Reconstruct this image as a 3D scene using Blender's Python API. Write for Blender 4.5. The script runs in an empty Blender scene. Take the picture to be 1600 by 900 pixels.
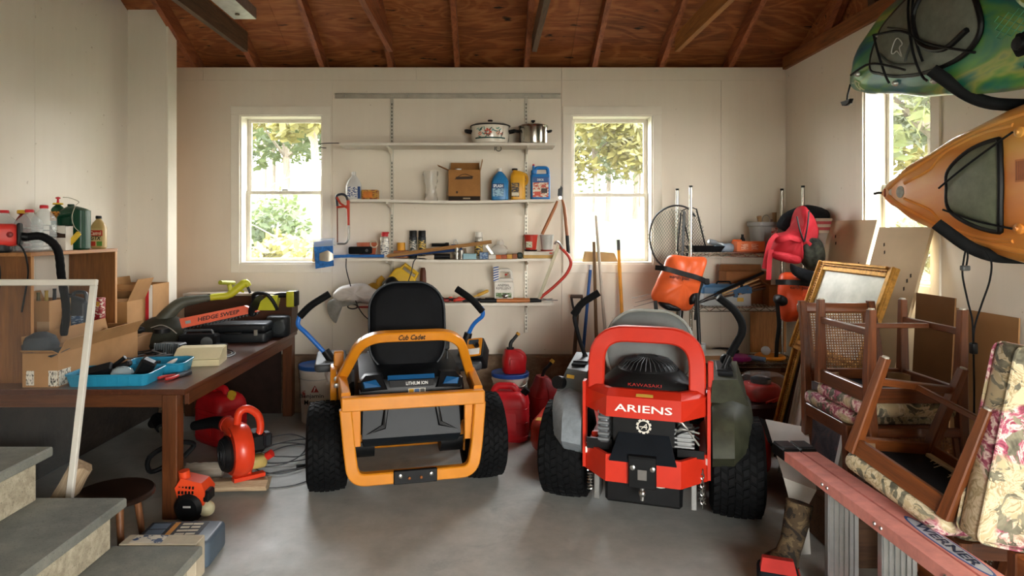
import bpy, math, random
from mathutils import Vector, Matrix, noise

random.seed(7)
C = bpy.context.scene.collection
SC = bpy.context.scene
PI = math.pi

# ------------------------------------------------------------------ camera
FX, CX, CY, EYE = 1000.0, 765.0, 360.0, 1.55
cam_d = bpy.data.cameras.new('camera')
cam_d.sensor_width = 36.0
cam_d.lens = FX * 36.0 / 1600.0
cam_d.shift_x = (800 - CX) / 1600.0
cam_d.shift_y = -(450 - CY) / 1600.0
cam_d.clip_start = 0.05
cam_d.clip_end = 300
cam = bpy.data.objects.new('camera', cam_d)
C.objects.link(cam)
cam.location = (0, 0, EYE)
cam.rotation_euler = (PI / 2, 0, 0)
SC.camera = cam

# ------------------------------------------------------------------ world, sun, exposure
world = bpy.data.worlds.new('sky')
SC.world = world
world.use_nodes = True
wn = world.node_tree
wn.nodes.clear()
w_out = wn.nodes.new('ShaderNodeOutputWorld')
w_bg = wn.nodes.new('ShaderNodeBackground')
w_bg.inputs['Strength'].default_value = 1.0
w_ramp = wn.nodes.new('ShaderNodeValToRGB')
w_tc = wn.nodes.new('ShaderNodeTexCoord')
w_sep = wn.nodes.new('ShaderNodeSeparateXYZ')
w_ramp.color_ramp.elements[0].position = 0.0
w_ramp.color_ramp.elements[0].color = (1.0, 0.965, 0.89, 1)
w_ramp.color_ramp.elements[1].position = 0.7
w_ramp.color_ramp.elements[1].color = (0.90, 0.95, 1.0, 1)
wn.links.new(w_tc.outputs['Generated'], w_sep.inputs[0])
wn.links.new(w_sep.outputs['Z'], w_ramp.inputs[0])
wn.links.new(w_ramp.outputs[0], w_bg.inputs['Color'])
wn.links.new(w_bg.outputs[0], w_out.inputs['Surface'])
WORLD_STRENGTH = 30.0
w_bg.inputs['Strength'].default_value = WORLD_STRENGTH

sun_d = bpy.data.lights.new('sun', 'SUN')
sun_d.energy = 5.0
sun_d.angle = 0.02
sun_d.color = (1.0, 0.93, 0.80)
sun = bpy.data.objects.new('sun', sun_d)
C.objects.link(sun)
sun.rotation_euler = (math.radians(52), 0, math.radians(-38))


def area_light(name, loc, rot, sx, sy, power, col=(1, 1, 1), portal=False, spread=PI):
    d = bpy.data.lights.new(name, 'AREA')
    d.shape = 'RECTANGLE'
    d.size, d.size_y = sx, sy
    d.energy = power
    d.color = col
    d.spread = spread
    if portal:
        d.cycles.is_portal = True
    o = bpy.data.objects.new(name, d)
    C.objects.link(o)
    o.location = loc
    o.rotation_euler = rot
    return o


# daylight: portals guide the sky light through the three windows and the garage door behind the camera
DOOR = (0.45, 2.4, 2.1)      # x0, x1, height of the open garage door
area_light('window_portal', (-1.78, 5.70, 1.9), (-PI / 2, 0, 0), 0.72, 1.32, 1, portal=True)
area_light('window_portal', (1.05, 5.70, 1.9), (-PI / 2, 0, 0), 0.72, 1.32, 1, portal=True)
area_light('window_portal', (2.78, 4.0, 1.9), (0, PI / 2, 0), 1.32, 0.74, 1, portal=True)
area_light('door_portal', (DOOR[0] / 2 + DOOR[1] / 2, -1.72, DOOR[2] / 2), (PI / 2, 0, 0), DOOR[1] - DOOR[0], DOOR[2], 1, portal=True)

SC.view_settings.view_transform = 'Standard'
SC.view_settings.look = 'None'
SC.view_settings.gamma = 1.0
SC.view_settings.use_curve_mapping = False
SC.view_settings.exposure = 0.0


# ------------------------------------------------------------------ helpers
def at(px, py, Y):
    """a point of the place seen at a photograph pixel, at depth Y"""
    return Vector(((px - CX) * Y / FX, Y, EYE - (py - CY) * Y / FX))


def onz(px, py, z):
    """the point at height z seen at a photograph pixel"""
    return at(px, py, FX * (EYE - z) / (py - CY))


def lin(h):
    h = h.lstrip('#')
    r = []
    for i in (0, 2, 4):
        c = int(h[i:i + 2], 16) / 255.0
        r.append(c / 12.92 if c <= 0.04045 else ((c + 0.055) / 1.055) ** 2.4)
    return (r[0], r[1], r[2], 1.0)


_mats = {}


class NT:
    def __init__(s, name):
        s.m = bpy.data.materials.new(name)
        s.m.use_nodes = True
        s.t = s.m.node_tree
        s.b = s.t.nodes['Principled BSDF']
        s.out = s.t.nodes['Material Output']

    def n(s, typ, **kw):
        x = s.t.nodes.new('ShaderNode' + typ)
        for k, v in kw.items():
            if hasattr(x, k):
                setattr(x, k, v)
            else:
                x.inputs[k.replace('_', ' ')].default_value = v
        return x

    def l(s, a, b):
        s.t.links.new(a, b)

    def coords(s, scale=(1, 1, 1), rot=(0, 0, 0)):
        tc = s.n('TexCoord')
        mp = s.n('Mapping')
        mp.inputs['Scale'].default_value = scale
        mp.inputs['Rotation'].default_value = rot
        s.l(tc.outputs['Object'], mp.inputs['Vector'])
        return mp.outputs[0]

    def noise(s, vec, scale=5, detail=4, rough=0.6, dist=0.0):
        x = s.n('TexNoise')
        x.inputs['Scale'].default_value = scale
        x.inputs['Detail'].default_value = detail
        x.inputs['Roughness'].default_value = rough
        x.inputs['Distortion'].default_value = dist
        s.l(vec, x.inputs['Vector'])
        return x.outputs['Fac']

    def ramp(s, fac, stops, interp='LINEAR'):
        r = s.n('ValToRGB')
        cr = r.color_ramp
        cr.interpolation = interp
        while len(cr.elements) < len(stops):
            cr.elements.new(0.5)
        for e, (p, c) in zip(cr.elements, stops):
            e.position = p
            e.color = lin(c) if isinstance(c, str) else c
        s.l(fac, r.inputs[0])
        return r.outputs[0]

    def mix(s, fac, a, b, mode='MIX'):
        x = s.n('Mix', data_type='RGBA', blend_type=mode)
        for sock, v in ((x.inputs[0], fac), (x.inputs[6], a), (x.inputs[7], b)):
            if hasattr(v, 'is_output'):
                s.l(v, sock)
            else:
                sock.default_value = v if not isinstance(v, str) else lin(v)
        return x.outputs[2]

    def bump(s, h, strength=0.3, dist=0.01):
        x = s.n('Bump')
        x.inputs['Strength'].default_value = strength
        x.inputs['Distance'].default_value = dist
        s.l(h, x.inputs['Height'])
        s.l(x.outputs[0], s.b.inputs['Normal'])


def M(col, rough=0.5, metal=0.0, var=0.10, scale=9.0, bump=0.0, coat=0.0, bscale=60.0, alpha=None):
    """a plain procedural material: one colour with slight mottling, cached"""
    key = (col, rough, metal, var, scale, bump, coat, bscale, alpha)
    if key in _mats:
        return _mats[key]
    t = NT('mat_' + col.strip('#') + '_%d' % len(_mats))
    v = t.coords()
    c = lin(col)
    if var:
        f = t.noise(v, scale, 3)
        dk = tuple(x * (1 - var * 1.6) for x in c[:3]) + (1,)
        lt = tuple(min(1, x * (1 + var) + var * 0.01) for x in c[:3]) + (1,)
        t.l(t.ramp(f, [(0.3, dk), (0.7, lt)]), t.b.inputs['Base Color'])
    else:
        t.b.inputs['Base Color'].default_value = c
    t.b.inputs['Roughness'].default_value = rough
    t.b.inputs['Metallic'].default_value = metal
    if not metal:
        t.b.inputs['Specular IOR Level'].default_value = (0.12 if rough > 0.5 else 0.25) if max(c[:3]) < 0.035 else 0.32
    if coat:
        t.b.inputs['Coat Weight'].default_value = coat
    if bump:
        t.bump(t.noise(v, bscale, 3), bump, 0.004)
    if alpha is not None:
        t.b.inputs['Alpha'].default_value = alpha
    _mats[key] = t.m
    return t.m


def wood(dark, light, axis='x', scale=1.0, rough=0.45, coat=0.0, ring=3.0):
    key = ('wood', dark, light, axis, scale, rough, coat, ring)
    if key in _mats:
        return _mats[key]
    t = NT('wood_' + dark.strip('#'))
    s = {'x': (0.6, 8, 8), 'y': (8, 0.6, 8), 'z': (8, 8, 0.6)}[axis]
    v = t.coords(tuple(k * scale for k in s))
    f = t.noise(v, 3.0 * ring / 3, 6, 0.65, 0.8)
    g = t.noise(v, 14, 4, 0.6, 0.2)
    mid = tuple((a + b) / 2 for a, b in zip(lin(dark), lin(light)))
    c = t.ramp(f, [(0.30, dark), (0.52, mid), (0.72, light)])
    c = t.mix(0.35, c, t.ramp(g, [(0.3, dark), (0.7, light)]))
    t.l(c, t.b.inputs['Base Color'])
    t.b.inputs['Roughness'].default_value = rough
    t.b.inputs['Coat Weight'].default_value = coat
    t.bump(g, 0.25, 0.003)
    _mats[key] = t.m
    return t.m


def clear(col='#ffffff', op=0.12, rough=0.08):
    """thin clear plastic or glass sheet: mostly see-through with a surface sheen"""
    key = ('clear', col, op, rough)
    if key in _mats:
        return _mats[key]
    t = NT('clear_' + col.strip('#'))
    tr = t.n('BsdfTransparent')
    tr.inputs[0].default_value = (1, 1, 1, 1)
    t.b.inputs['Base Color'].default_value = lin(col)
    t.b.inputs['Roughness'].default_value = rough
    mx = t.n('MixShader')
    fr = t.n('LayerWeight')
    fr.inputs['Blend'].default_value = 0.5
    pw = t.n('Math', operation='POWER')
    pw.inputs[1].default_value = 5.0
    ma = t.n('Math', operation='MAXIMUM')
    ma.inputs[1].default_value = op
    t.l(fr.outputs['Facing'], pw.inputs[0])
    t.l(pw.outputs[0], ma.inputs[0])
    t.l(ma.outputs[0], mx.inputs[0])
    t.l(tr.outputs[0], mx.inputs[1])
    t.l(t.b.outputs[0], mx.inputs[2])
    t.l(mx.outputs[0], t.out.inputs['Surface'])
    _mats[key] = t.m
    return t.m


def rrect(w, h, r, n=4):
    """rounded rectangle outline, counter-clockwise, centred"""
    r = min(r, w / 2 - 1e-5, h / 2 - 1e-5)
    p = []
    for cx, cy, a0 in ((w / 2 - r, h / 2 - r, 0), (-w / 2 + r, h / 2 - r, 90), (-w / 2 + r, -h / 2 + r, 180), (w / 2 - r, -h / 2 + r, 270)):
        for i in range(n + 1):
            a = math.radians(a0 + 90.0 * i / n)
            p.append((cx + r * math.cos(a), cy + r * math.sin(a)))
    return p


def curve(pts, n=6, closed=False):
    """Catmull-Rom through the points"""
    P = [Vector(p) for p in pts]
    L = len(P)
    out = []
    for i in range(L if closed else L - 1):
        if closed:
            a, b, c, d = P[(i - 1) % L], P[i], P[(i + 1) % L], P[(i + 2) % L]
        else:
            b, c = P[i], P[i + 1]
            a = P[i - 1] if i else b + (b - c)
            d = P[i + 2] if i + 2 < L else c + (c - b)
        for k in range(n):
            t = k / n
            out.append(0.5 * ((2 * b) + (c - a) * t + (2 * a - 5 * b + 4 * c - d) * t * t + (3 * b - a - 3 * c + d) * t ** 3))
    if not closed:
        out.append(P[-1])
    return out


def fillet(pts, r, n=5):
    """polyline with its inner corners rounded"""
    P = [Vector(p) for p in pts]
    out = [P[0]]
    for i in range(1, len(P) - 1):
        a, b, c = P[i - 1], P[i], P[i + 1]
        u, w = (a - b), (c - b)
        rr = min(r, u.length * 0.48, w.length * 0.48)
        s, e = b + u.normalized() * rr, b + w.normalized() * rr
        for k in range(n + 1):
            t = k / n
            out.append((1 - t) ** 2 * s + 2 * t * (1 - t) * b + t * t * e)
    out.append(P[-1])
    return out


class MB:
    """collects geometry for ONE mesh"""

    def __init__(s, T=None):
        s.v, s.f = [], []
        s.T = T

    def add(s, vs, fs, T=None):
        o = len(s.v)
        for p in vs:
            p = Vector(p)
            if T is not None:
                p = T @ p
            if s.T is not None:
                p = s.T @ p
            s.v.append(p)
        s.f.extend([tuple(i + o for i in f) for f in fs])
        return s

    def box(s, c, d, b=0.0, T=None):
        x, y, z = d[0] / 2, d[1] / 2, d[2] / 2
        cx, cy, cz = c
        if b <= 0:
            v = [(cx + i * x, cy + j * y, cz + k * z) for i in (-1, 1) for j in (-1, 1) for k in (-1, 1)]
            f = [(0, 1, 3, 2), (4, 6, 7, 5), (0, 4, 5, 1), (2, 3, 7, 6), (0, 2, 6, 4), (1, 5, 7, 3)]
            return s.add(v, f, T)
        b = min(b, x * 0.95, y * 0.95, z * 0.95)
        v, idx = [], {}
        for i in (-1, 1):
            for j in (-1, 1):
                for k in (-1, 1):
                    for ax in range(3):
                        e = [x, y, z]
                        for q in range(3):
                            if q != ax:
                                e[q] -= b
                        idx[(i, j, k, ax)] = len(v)
                        v.append((cx + i * e[0], cy + j * e[1], cz + k * e[2]))
        f = []
        for sg in (-1, 1):
            for ax in range(3):
                q = [(-1, -1), (1, -1), (1, 1), (-1, 1)]
                if sg < 0:
                    q = q[::-1]
                r = []
                for u, w in q:
                    k = [0, 0, 0]
                    k[ax] = sg
                    k[(ax + 1) % 3] = u
                    k[(ax + 2) % 3] = w
                    r.append(idx[(k[0], k[1], k[2], ax)])
                f.append(tuple(r))
        for ax in range(3):
            a1, a2 = (ax + 1) % 3, (ax + 2) % 3
            for u in (-1, 1):
                for w in (-1, 1):
                    r = []
                    for e, fa in ((-1, a1), (-1, a2), (1, a2), (1, a1)):
                        k = [0, 0, 0]
                        k[ax], k[a1], k[a2] = e, u, w
                        r.append(idx[(k[0], k[1], k[2], fa)])
                    if u * w > 0:
                        r = r[::-1]
                    f.append(tuple(r))
        for i in (-1, 1):
            for j in (-1, 1):
                for k in (-1, 1):
                    r = [idx[(i, j, k, a)] for a in range(3)]
                    if i * j * k < 0:
                        r = r[::-1]
                    f.append(tuple(r))
        return s.add(v, f, T)

    def bx(s, x0, x1, y0, y1, z0, z1, b=0.0, T=None):
        return s.box(((x0 + x1) / 2, (y0 + y1) / 2, (z0 + z1) / 2), (abs(x1 - x0), abs(y1 - y0), abs(z1 - z0)), b, T)

    def loft(s, rings, cap=True, close=True, T=None):
        n = len(rings[0])
        v = [p for r in rings for p in r]
        f = []
        for i in range(len(rings) - 1):
            for j in range(n if close else n - 1):
                k = (j + 1) % n
                f.append((i * n + j, i * n + k, (i + 1) * n + k, (i + 1) * n + j))
        if cap and close:
            f.append(tuple(range(n - 1, -1, -1)))
            o = (len(rings) - 1) * n
            f.append(tuple(range(o, o + n)))
        return s.add(v, f, T)

    def _frames(s, P, closed):
        n = len(P)
        tan = []
        for i in range(n):
            if closed:
                t = P[(i + 1) % n] - P[i - 1]
            else:
                t = P[min(i + 1, n - 1)] - P[max(i - 1, 0)]
            tan.append(t.normalized() if t.length > 1e-9 else Vector((0, 0, 1)))
        return tan

    def tube(s, pts, r, n=8, closed=False, T=None, cap=True):
        P = [Vector(p) for p in pts]
        tan = s._frames(P, closed)
        ref = Vector((0, 0, 1)) if abs(tan[0].z) < 0.9 else Vector((1, 0, 0))
        u = (ref - tan[0] * ref.dot(tan[0])).normalized()
        rings = []
        for i, p in enumerate(P):
            u = u - tan[i] * u.dot(tan[i])
            u = u.normalized() if u.length > 1e-6 else tan[i].orthogonal().normalized()
            w = tan[i].cross(u)
            ri = r[i] if isinstance(r, (list, tuple)) else r
            rings.append([p + (u * math.cos(2 * PI * k / n) + w * math.sin(2 * PI * k / n)) * ri for k in range(n)])
        if closed:
            rings.append(rings[0])
            cap = False
        return s.loft(rings, cap, True, T)

    def ribbon(s, pts, w, h, up=(0, 0, 1), closed=False, T=None, prof=None):
        """sweep a w (across) x h (along up) rectangle; corners mitred"""
        P = [Vector(p) for p in pts]
        n = len(P)
        up0 = Vector(up)
        rings = []
        b = min(w, h) * 0.12
        prof = prof or [(w / 2, h / 2 - b), (w / 2 - b, h / 2), (-w / 2 + b, h / 2), (-w / 2, h / 2 - b), (-w / 2, -h / 2 + b), (-w / 2 + b, -h / 2), (w / 2 - b, -h / 2), (w / 2, -h / 2 + b)]
        for i in range(n):
            if closed:
                a, c = P[i] - P[i - 1], P[(i + 1) % n] - P[i]
            else:
                a = P[i] - P[i - 1] if i else P[1] - P[0]
                c = P[i + 1] - P[i] if i < n - 1 else P[i] - P[i - 1]
            a, c = a.normalized(), c.normalized()
            t = (a + c).normalized()
            k = 1.0 / max(0.4, t.dot(a))
            sd = t.cross(up0)
            sd = sd.normalized() if sd.length > 1e-6 else t.orthogonal().normalized()
            uu = sd.cross(t).normalized()
            bend = (c - a)
            rr = []
            for x, y in prof:
                q = sd * x + uu * y
                if k > 1.0001 and bend.length > 1e-6:
                    bn = bend.normalized()
                    q = q + bn * q.dot(bn) * (k - 1)
                rr.append(P[i] + q)
            rings.append(rr)
        if closed:
            rings.append(rings[0])
        return s.loft(rings, not closed, True, T)

    def cyl(s, p0, p1, r0, r1=None, n=14, T=None):
        return s.tube([p0, p1], [r0, r0 if r1 is None else r1], n, T=T)

    def lathe(s, prof, c=(0, 0, 0), n=20, T=None, axis='z'):
        rings = []
        for r, z in prof:
            rg = []
            for k in range(n):
                a = 2 * PI * k / n
                x, y = r * math.cos(a), r * math.sin(a)
                p = {'z': (x, y, z), 'x': (z, x, y), 'y': (y, z, x)}[axis]
                rg.append((p[0] + c[0], p[1] + c[1], p[2] + c[2]))
            rings.append(rg)
        return s.loft(rings, True, True, T)

    def prism(s, poly, a, b, plane='xz', T=None, bev=0.0):
        """extrude a 2-D outline along the third axis from a to b"""
        def mk(q, w):
            x, y = q
            return {'xy': (x, y, w), 'xz': (x, w, y), 'yz': (w, x, y)}[plane]
        if bev:
            cx = sum(p[0] for p in poly) / len(poly)
            cy = sum(p[1] for p in poly) / len(poly)
            sc = []
            for p in poly:
                d = math.hypot(p[0] - cx, p[1] - cy) or 1
                k = max(0.0, 1 - bev / d)
                sc.append((cx + (p[0] - cx) * k, cy + (p[1] - cy) * k))
            sg = 1 if b > a else -1
            r = [[mk(p, a) for p in sc], [mk(p, a + sg * bev) for p in poly], [mk(p, b - sg * bev) for p in poly], [mk(p, b) for p in sc]]
        else:
            r = [[mk(p, a) for p in poly], [mk(p, b) for p in poly]]
        return s.loft(r, True, True, T)

    def rsolid(s, c, d, r=0.02, e=0.01, n=4, T=None, top=1.0, steps=3):
        """rounded slab: c = centre of the base, d = size, r = plan radius, e = edge radius, top = taper"""
        w, dp, h = d
        e = min(e, h / 2 - 1e-5)
        rings = []
        zs = []
        for i in range(steps + 1):
            a = PI / 2 * i / steps
            zs.append((e - e * math.sin(a), e * (1 - math.cos(a))))
        seq = [(ins, z) for ins, z in zs] + [(ins, h - z) for ins, z in reversed(zs)]
        for ins, z in seq:
            k = 1 + (top - 1) * z / h
            ww, dd = max(1e-4, w * k - 2 * ins), max(1e-4, dp * k - 2 * ins)
            rings.append([(c[0] + x, c[1] + y, c[2] + z) for x, y in rrect(ww, dd, max(r - ins, min(r, 0.002)), n)])
        return s.loft(rings, True, True, T)

    def ball(s, c, r, n=14, m=8, T=None):
        r = r if isinstance(r, (list, tuple)) else (r, r, r)
        rings = []
        for i in range(1, m):
            a = PI * i / m
            rings.append([(c[0] + r[0] * math.sin(a) * math.cos(2 * PI * k / n), c[1] + r[1] * math.sin(a) * math.sin(2 * PI * k / n), c[2] - r[2] * math.cos(a)) for k in range(n)])
        return s.loft(rings, True, True, T)

    def grid(s, fn, nu, nv, thick=0.0, T=None):
        """surface fn(u, v) with u, v in 0..1; optional thickness along the normal"""
        pts = [[Vector(fn(i / nu, j / nv)) for j in range(nv + 1)] for i in range(nu + 1)]
        v = [p for r in pts for p in r]
        N = nv + 1
        f = [(i * N + j, (i + 1) * N + j, (i + 1) * N + j + 1, i * N + j + 1) for i in range(nu) for j in range(nv)]
        if thick:
            o = len(v)
            nr = []
            for i in range(nu + 1):
                for j in range(nv + 1):
                    a = pts[min(i + 1, nu)][j] - pts[max(i - 1, 0)][j]
                    b = pts[i][min(j + 1, nv)] - pts[i][max(j - 1, 0)]
                    q = a.cross(b)
                    nr.append(q.normalized() if q.length > 1e-9 else Vector((0, 0, 1)))
            v = v + [p - q * thick for p, q in zip(v, nr)]
            f = f + [tuple(reversed([k + o for k in q])) for q in f]
            ed = [(i * N, (i + 1) * N) for i in range(nu)][::-1]
            for i in range(nu):
                f.append(((i + 1) * N, i * N, i * N + o, (i + 1) * N + o))
                f.append((i * N + nv, (i + 1) * N + nv, (i + 1) * N + nv + o, i * N + nv + o))
            for j in range(nv):
                f.append((j, j + 1, j + 1 + o, j + o))
                k = nu * N
                f.append((k + j + 1, k + j, k + j + o, k + j + 1 + o))
        return s.add(v, f, T)

    def mesh(s, name, m, ang=38):
        me = bpy.data.meshes.new(name)
        me.from_pydata([tuple(p) for p in s.v], [], s.f)
        for x in (m if isinstance(m, (list, tuple)) else [m]):
            me.materials.append(x)
        me.polygons.foreach_set('use_smooth', [True] * len(me.polygons))
        me.set_sharp_from_angle(angle=math.radians(ang))
        me.update()
        return me


def link(name, me, parent=None, loc=None, rot=None):
    o = bpy.data.objects.new(name, me)
    C.objects.link(o)
    if parent is not None:
        o.parent = parent
    if loc is not None:
        o.location = loc
    if rot is not None:
        o.rotation_euler = rot
    return o


def obj(name, mb, m, parent=None, loc=None, rot=None, ang=38, label=None):
    o = link(name, mb.mesh(name, m, ang), parent, loc, rot)
    if label:
        o['label'] = label
    return o


def tag(o, label, cat, group=None):
    o['label'] = label
    o['category'] = cat
    if group:
        o['group'] = group
    return o


def thing(name, label, cat, loc=(0, 0, 0), rz=0.0, group=None, rot=None):
    o = bpy.data.objects.new(name, None)
    C.objects.link(o)
    o.empty_display_size = 0.05
    o.location = loc
    o.rotation_euler = rot if rot is not None else (0, 0, rz)
    return tag(o, label, cat, group)


def struct(name, mb, m, parent=None, ang=38):
    o = obj(name, mb, m, parent, ang=ang)
    if parent is None:
        o['kind'] = 'structure'
    return o


def stuff(o):
    o['kind'] = 'stuff'
    return o


def copy_tree(o, parent=None):
    c = o.copy()
    C.objects.link(c)
    c.parent = parent
    for ch in list(o.children):
        copy_tree(ch, c)
    return c


def frame(origin, u, v):
    """matrix whose x axis runs along u, y axis along v, z = normal"""
    u = Vector(u).normalized()
    v = Vector(v)
    v = (v - u * v.dot(u)).normalized()
    w = u.cross(v)
    m = Matrix((u, v, w)).transposed().to_4x4()
    m.translation = Vector(origin)
    return m


FACE = frame((0, 0, 0), (1, 0, 0), (0, 0, 1))      # a plate that faces -Y (the camera)


def text(s, w, h, c, m, parent, name='lettering', u=(1, 0, 0), v=(0, 0, 1), shear=0.0, ext=0.0006, bold=0.0, label=None):
    """flat raised lettering, fitted into w x h around the centre c of its parent"""
    cu = bpy.data.curves.new(name, 'FONT')
    cu.body = s
    cu.align_x = 'CENTER'
    cu.size = 1.0
    cu.shear = shear
    cu.offset = bold
    cu.resolution_u = 2
    to = bpy.data.objects.new('tmp', cu)
    C.objects.link(to)
    dg = bpy.context.evaluated_depsgraph_get()
    me = bpy.data.meshes.new_from_object(to.evaluated_get(dg))
    bpy.data.objects.remove(to)
    me.name = name
    xs = [p.co.x for p in me.vertices]
    ys = [p.co.y for p in me.vertices]
    x0, x1, y0, y1 = min(xs), max(xs), min(ys), max(ys)
    sx, sy = w / (x1 - x0), (h / (y1 - y0) if h else w / (x1 - x0))
    F = frame(c, u, v)
    for p in me.vertices:
        p.co = F @ Vector(((p.co.x - (x0 + x1) / 2) * sx, (p.co.y - (y0 + y1) / 2) * sy, ext))
    me.materials.clear()
    me.materials.append(m)
    o = link(name, me, parent)
    if label:
        o['label'] = label
    return o


def plate(w, h, c, m, parent, name='sticker', u=(1, 0, 0), v=(0, 0, 1), t=0.0008, r=0.0, label=None):
    """a thin printed label lying on a face"""
    mb = MB()
    p = rrect(w, h, r, 3) if r else [(-w / 2, -h / 2), (w / 2, -h / 2), (w / 2, h / 2), (-w / 2, h / 2)]
    mb.prism(p, -t, t, 'xy', T=frame(c, u, v))
    return obj(name, mb, m, parent, label=label)


# common materials
BLACK = M('#0c0d0f', 0.45, var=0.15)
MATTE = M('#0f1012', 0.75, var=0.2)
RUBBER = M('#0a0b0c', 0.85, var=0.15, bump=0.15)
STEEL = M('#b9b9b6', 0.28, 1.0, var=0.08)
GALV = M('#a9aaa8', 0.42, 0.9, var=0.12, scale=20)
WHITE = M('#e9e6df', 0.5, var=0.04)
PAPER = M('#efece4', 0.8, var=0.03)
RED = M('#b5161c', 0.42, var=0.12)
CARD = M('#a67c50', 0.85, var=0.10, scale=5)
CARD_IN = M('#8a6644', 0.9, var=0.10, scale=5)
YEL = M('#e3ab2a', 0.45, var=0.08)
LIME = M('#b5b428', 0.45, var=0.08)

# ================================================================== THE SETTING
WALL_Y, LEFT_X, RIGHT_X, TOP_Z, REAR_Y = 5.5, -2.87, 2.546, 2.95, -1.6
SLOPE, RIDGE_Y = 0.5, 1.95
TH = 0.16


def deck_z(y):
    return 3.09 + SLOPE * (WALL_Y - y) if y >= RIDGE_Y else 3.09 + SLOPE * (WALL_Y - RIDGE_Y) - SLOPE * (RIDGE_Y - y)


def wall_mat(name, c1, c2, tan_end=False):
    t = NT(name)
    v = t.coords()
    c = t.ramp(t.noise(v, 1.1, 5, 0.6), [(0.3, c1), (0.7, c2)])
    st = t.noise(t.coords((9, 9, 0.5)), 2.2, 4, 0.6)
    c = t.mix(0.035, c, t.ramp(st, [(0.42, '#b9a684'), (0.62, '#f3ece0')]), 'MULTIPLY')
    sp = t.noise(v, 26, 2, 0.5)
    c = t.mix(t.ramp(sp, [(0.72, (0, 0, 0, 1)), (0.80, (0.5, 0.5, 0.5, 1))]), c, '#8d7455')
    if tan_end:
        # tanner towards the far end of the wall, beside the wall end
        sx = t.n('SeparateXYZ')
        t.l(v, sx.inputs[0])
        mr = t.n('MapRange')
        mr.inputs[1].default_value, mr.inputs[2].default_value = -2.75, -2.1
        mr.inputs[3].default_value, mr.inputs[4].default_value = 0.55, 0.0
        t.l(sx.outputs['X'], mr.inputs[0])
        c = t.mix(mr.outputs[0], c, '#c08a55')
    t.l(c, t.b.inputs['Base Color'])
    t.b.inputs['Roughness'].default_value = 0.55
    t.bump(t.noise(v, 45, 4), 0.12, 0.003)
    return t.m


WALL = wall_mat('painted_wall_panel', '#e2dacb', '#e9e2d5')
WALL_B = wall_mat('painted_back_wall_panel', '#dfd5c4', '#e7dece', True)
TRIMW = M('#e9e2d3', 0.5, var=0.04, scale=3, bump=0.05)

# ---- floor
t = NT('concrete_floor')
v = t.coords()
c = t.ramp(t.noise(v, 0.9, 6, 0.65, 0.3), [(0.25, '#8b8d8b'), (0.5, '#a9aaa5'), (0.75, '#bdbcb3')])
c = t.mix(0.5, c, t.ramp(t.noise(v, 7, 6, 0.7), [(0.3, '#93958f'), (0.7, '#c0c0b8')]), 'MIX')
st = t.noise(v, 2.3, 5, 0.7, 1.0)
c = t.mix(t.ramp(st, [(0.58, (0, 0, 0, 1)), (0.75, (0.55, 0.55, 0.55, 1))]), c, '#74787a')
t.l(c, t.b.inputs['Base Color'])
t.l(t.ramp(t.noise(v, 3.0, 4), [(0.3, (0.38, 0.38, 0.38, 1)), (0.7, (0.62, 0.62, 0.62, 1))]), t.b.inputs['Roughness'])
t.bump(t.noise(v, 35, 5), 0.12, 0.004)
struct('floor', MB().bx(-3.3, 3.1, REAR_Y - 0.1, 5.66, -0.12, 0.0), t.m)

# ---- back wall: an empty carrying its panels, the windows are cut out
W1 = (-2.145, -1.437, 1.262, 2.54)     # opening x0 x1 z0 z1
W2 = (0.704, 1.4025, 1.262, 2.54)


def rects_with_hole(mb, x0, x1, z0, z1, hole, y0, y1):
    """a wall panel between x0..x1, z0..z1, with a window opening through it"""
    if hole is None or hole[0] >= x1 or hole[1] <= x0:
        mb.bx(x0, x1, y0, y1, z0, z1)
        return
    a, b, c0, c1 = hole
    n = [x0, a, b, x1]
    m = [z0, c0, c1, z1]
    vs = [(x, y, z) for y in (y0, y1) for x in n for z in m]
    I = lambda y, i, j: y * 16 + i * 4 + j
    fs = []
    for i in range(3):
        for j in range(3):
            if i == 1 and j == 1:
                continue
            fs.append((I(0, i, j), I(0, i + 1, j), I(0, i + 1, j + 1), I(0, i, j + 1)))
            fs.append((I(1, i, j), I(1, i, j + 1), I(1, i + 1, j + 1), I(1, i + 1, j)))
    ring = [(0, 0), (3, 0), (3, 3), (0, 3)]
    for (i, j), (k, l) in zip(ring, ring[1:] + ring[:1]):
        fs.append((I(0, i, j), I(1, i, j), I(1, k, l), I(0, k, l)))
    ring = [(1, 1), (1, 2), (2, 2), (2, 1)]
    for (i, j), (k, l) in zip(ring, ring[1:] + ring[:1]):
        fs.append((I(0, i, j), I(1, i, j), I(1, k, l), I(0, k, l)))
    mb.add(vs, fs)


wall_back = struct('wall_back', MB().bx(-3.3, W1[0], 5.52, 5.66, 0.0, TOP_Z).bx(W1[1], W2[0], 5.52, 5.66, 0.0, TOP_Z)
                   .bx(W2[1], 3.0, 5.52, 5.66, 0.0, TOP_Z).bx(W1[0], W1[1], 5.52, 5.66, 0, W1[2]).bx(W1[0], W1[1], 5.52, 5.66, W1[3], TOP_Z)
                   .bx(W2[0], W2[1], 5.52, 5.66, 0, W2[2]).bx(W2[0], W2[1], 5.52, 5.66, W2[3], TOP_Z), WALL_B)
G = 0.0012
for x0, x1, hole in ((-3.3, -1.352, W1), (-1.352, 0.62, None), (0.62, 1.99, W2), (1.99, RIGHT_X, None)):
    mb = MB()
    rects_with_hole(mb, x0 + G, x1 - G, 0.52, TOP_Z - 0.111, hole, 5.5, 5.519)
    obj('wall_panel', mb, WALL_B, wall_back)
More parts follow.
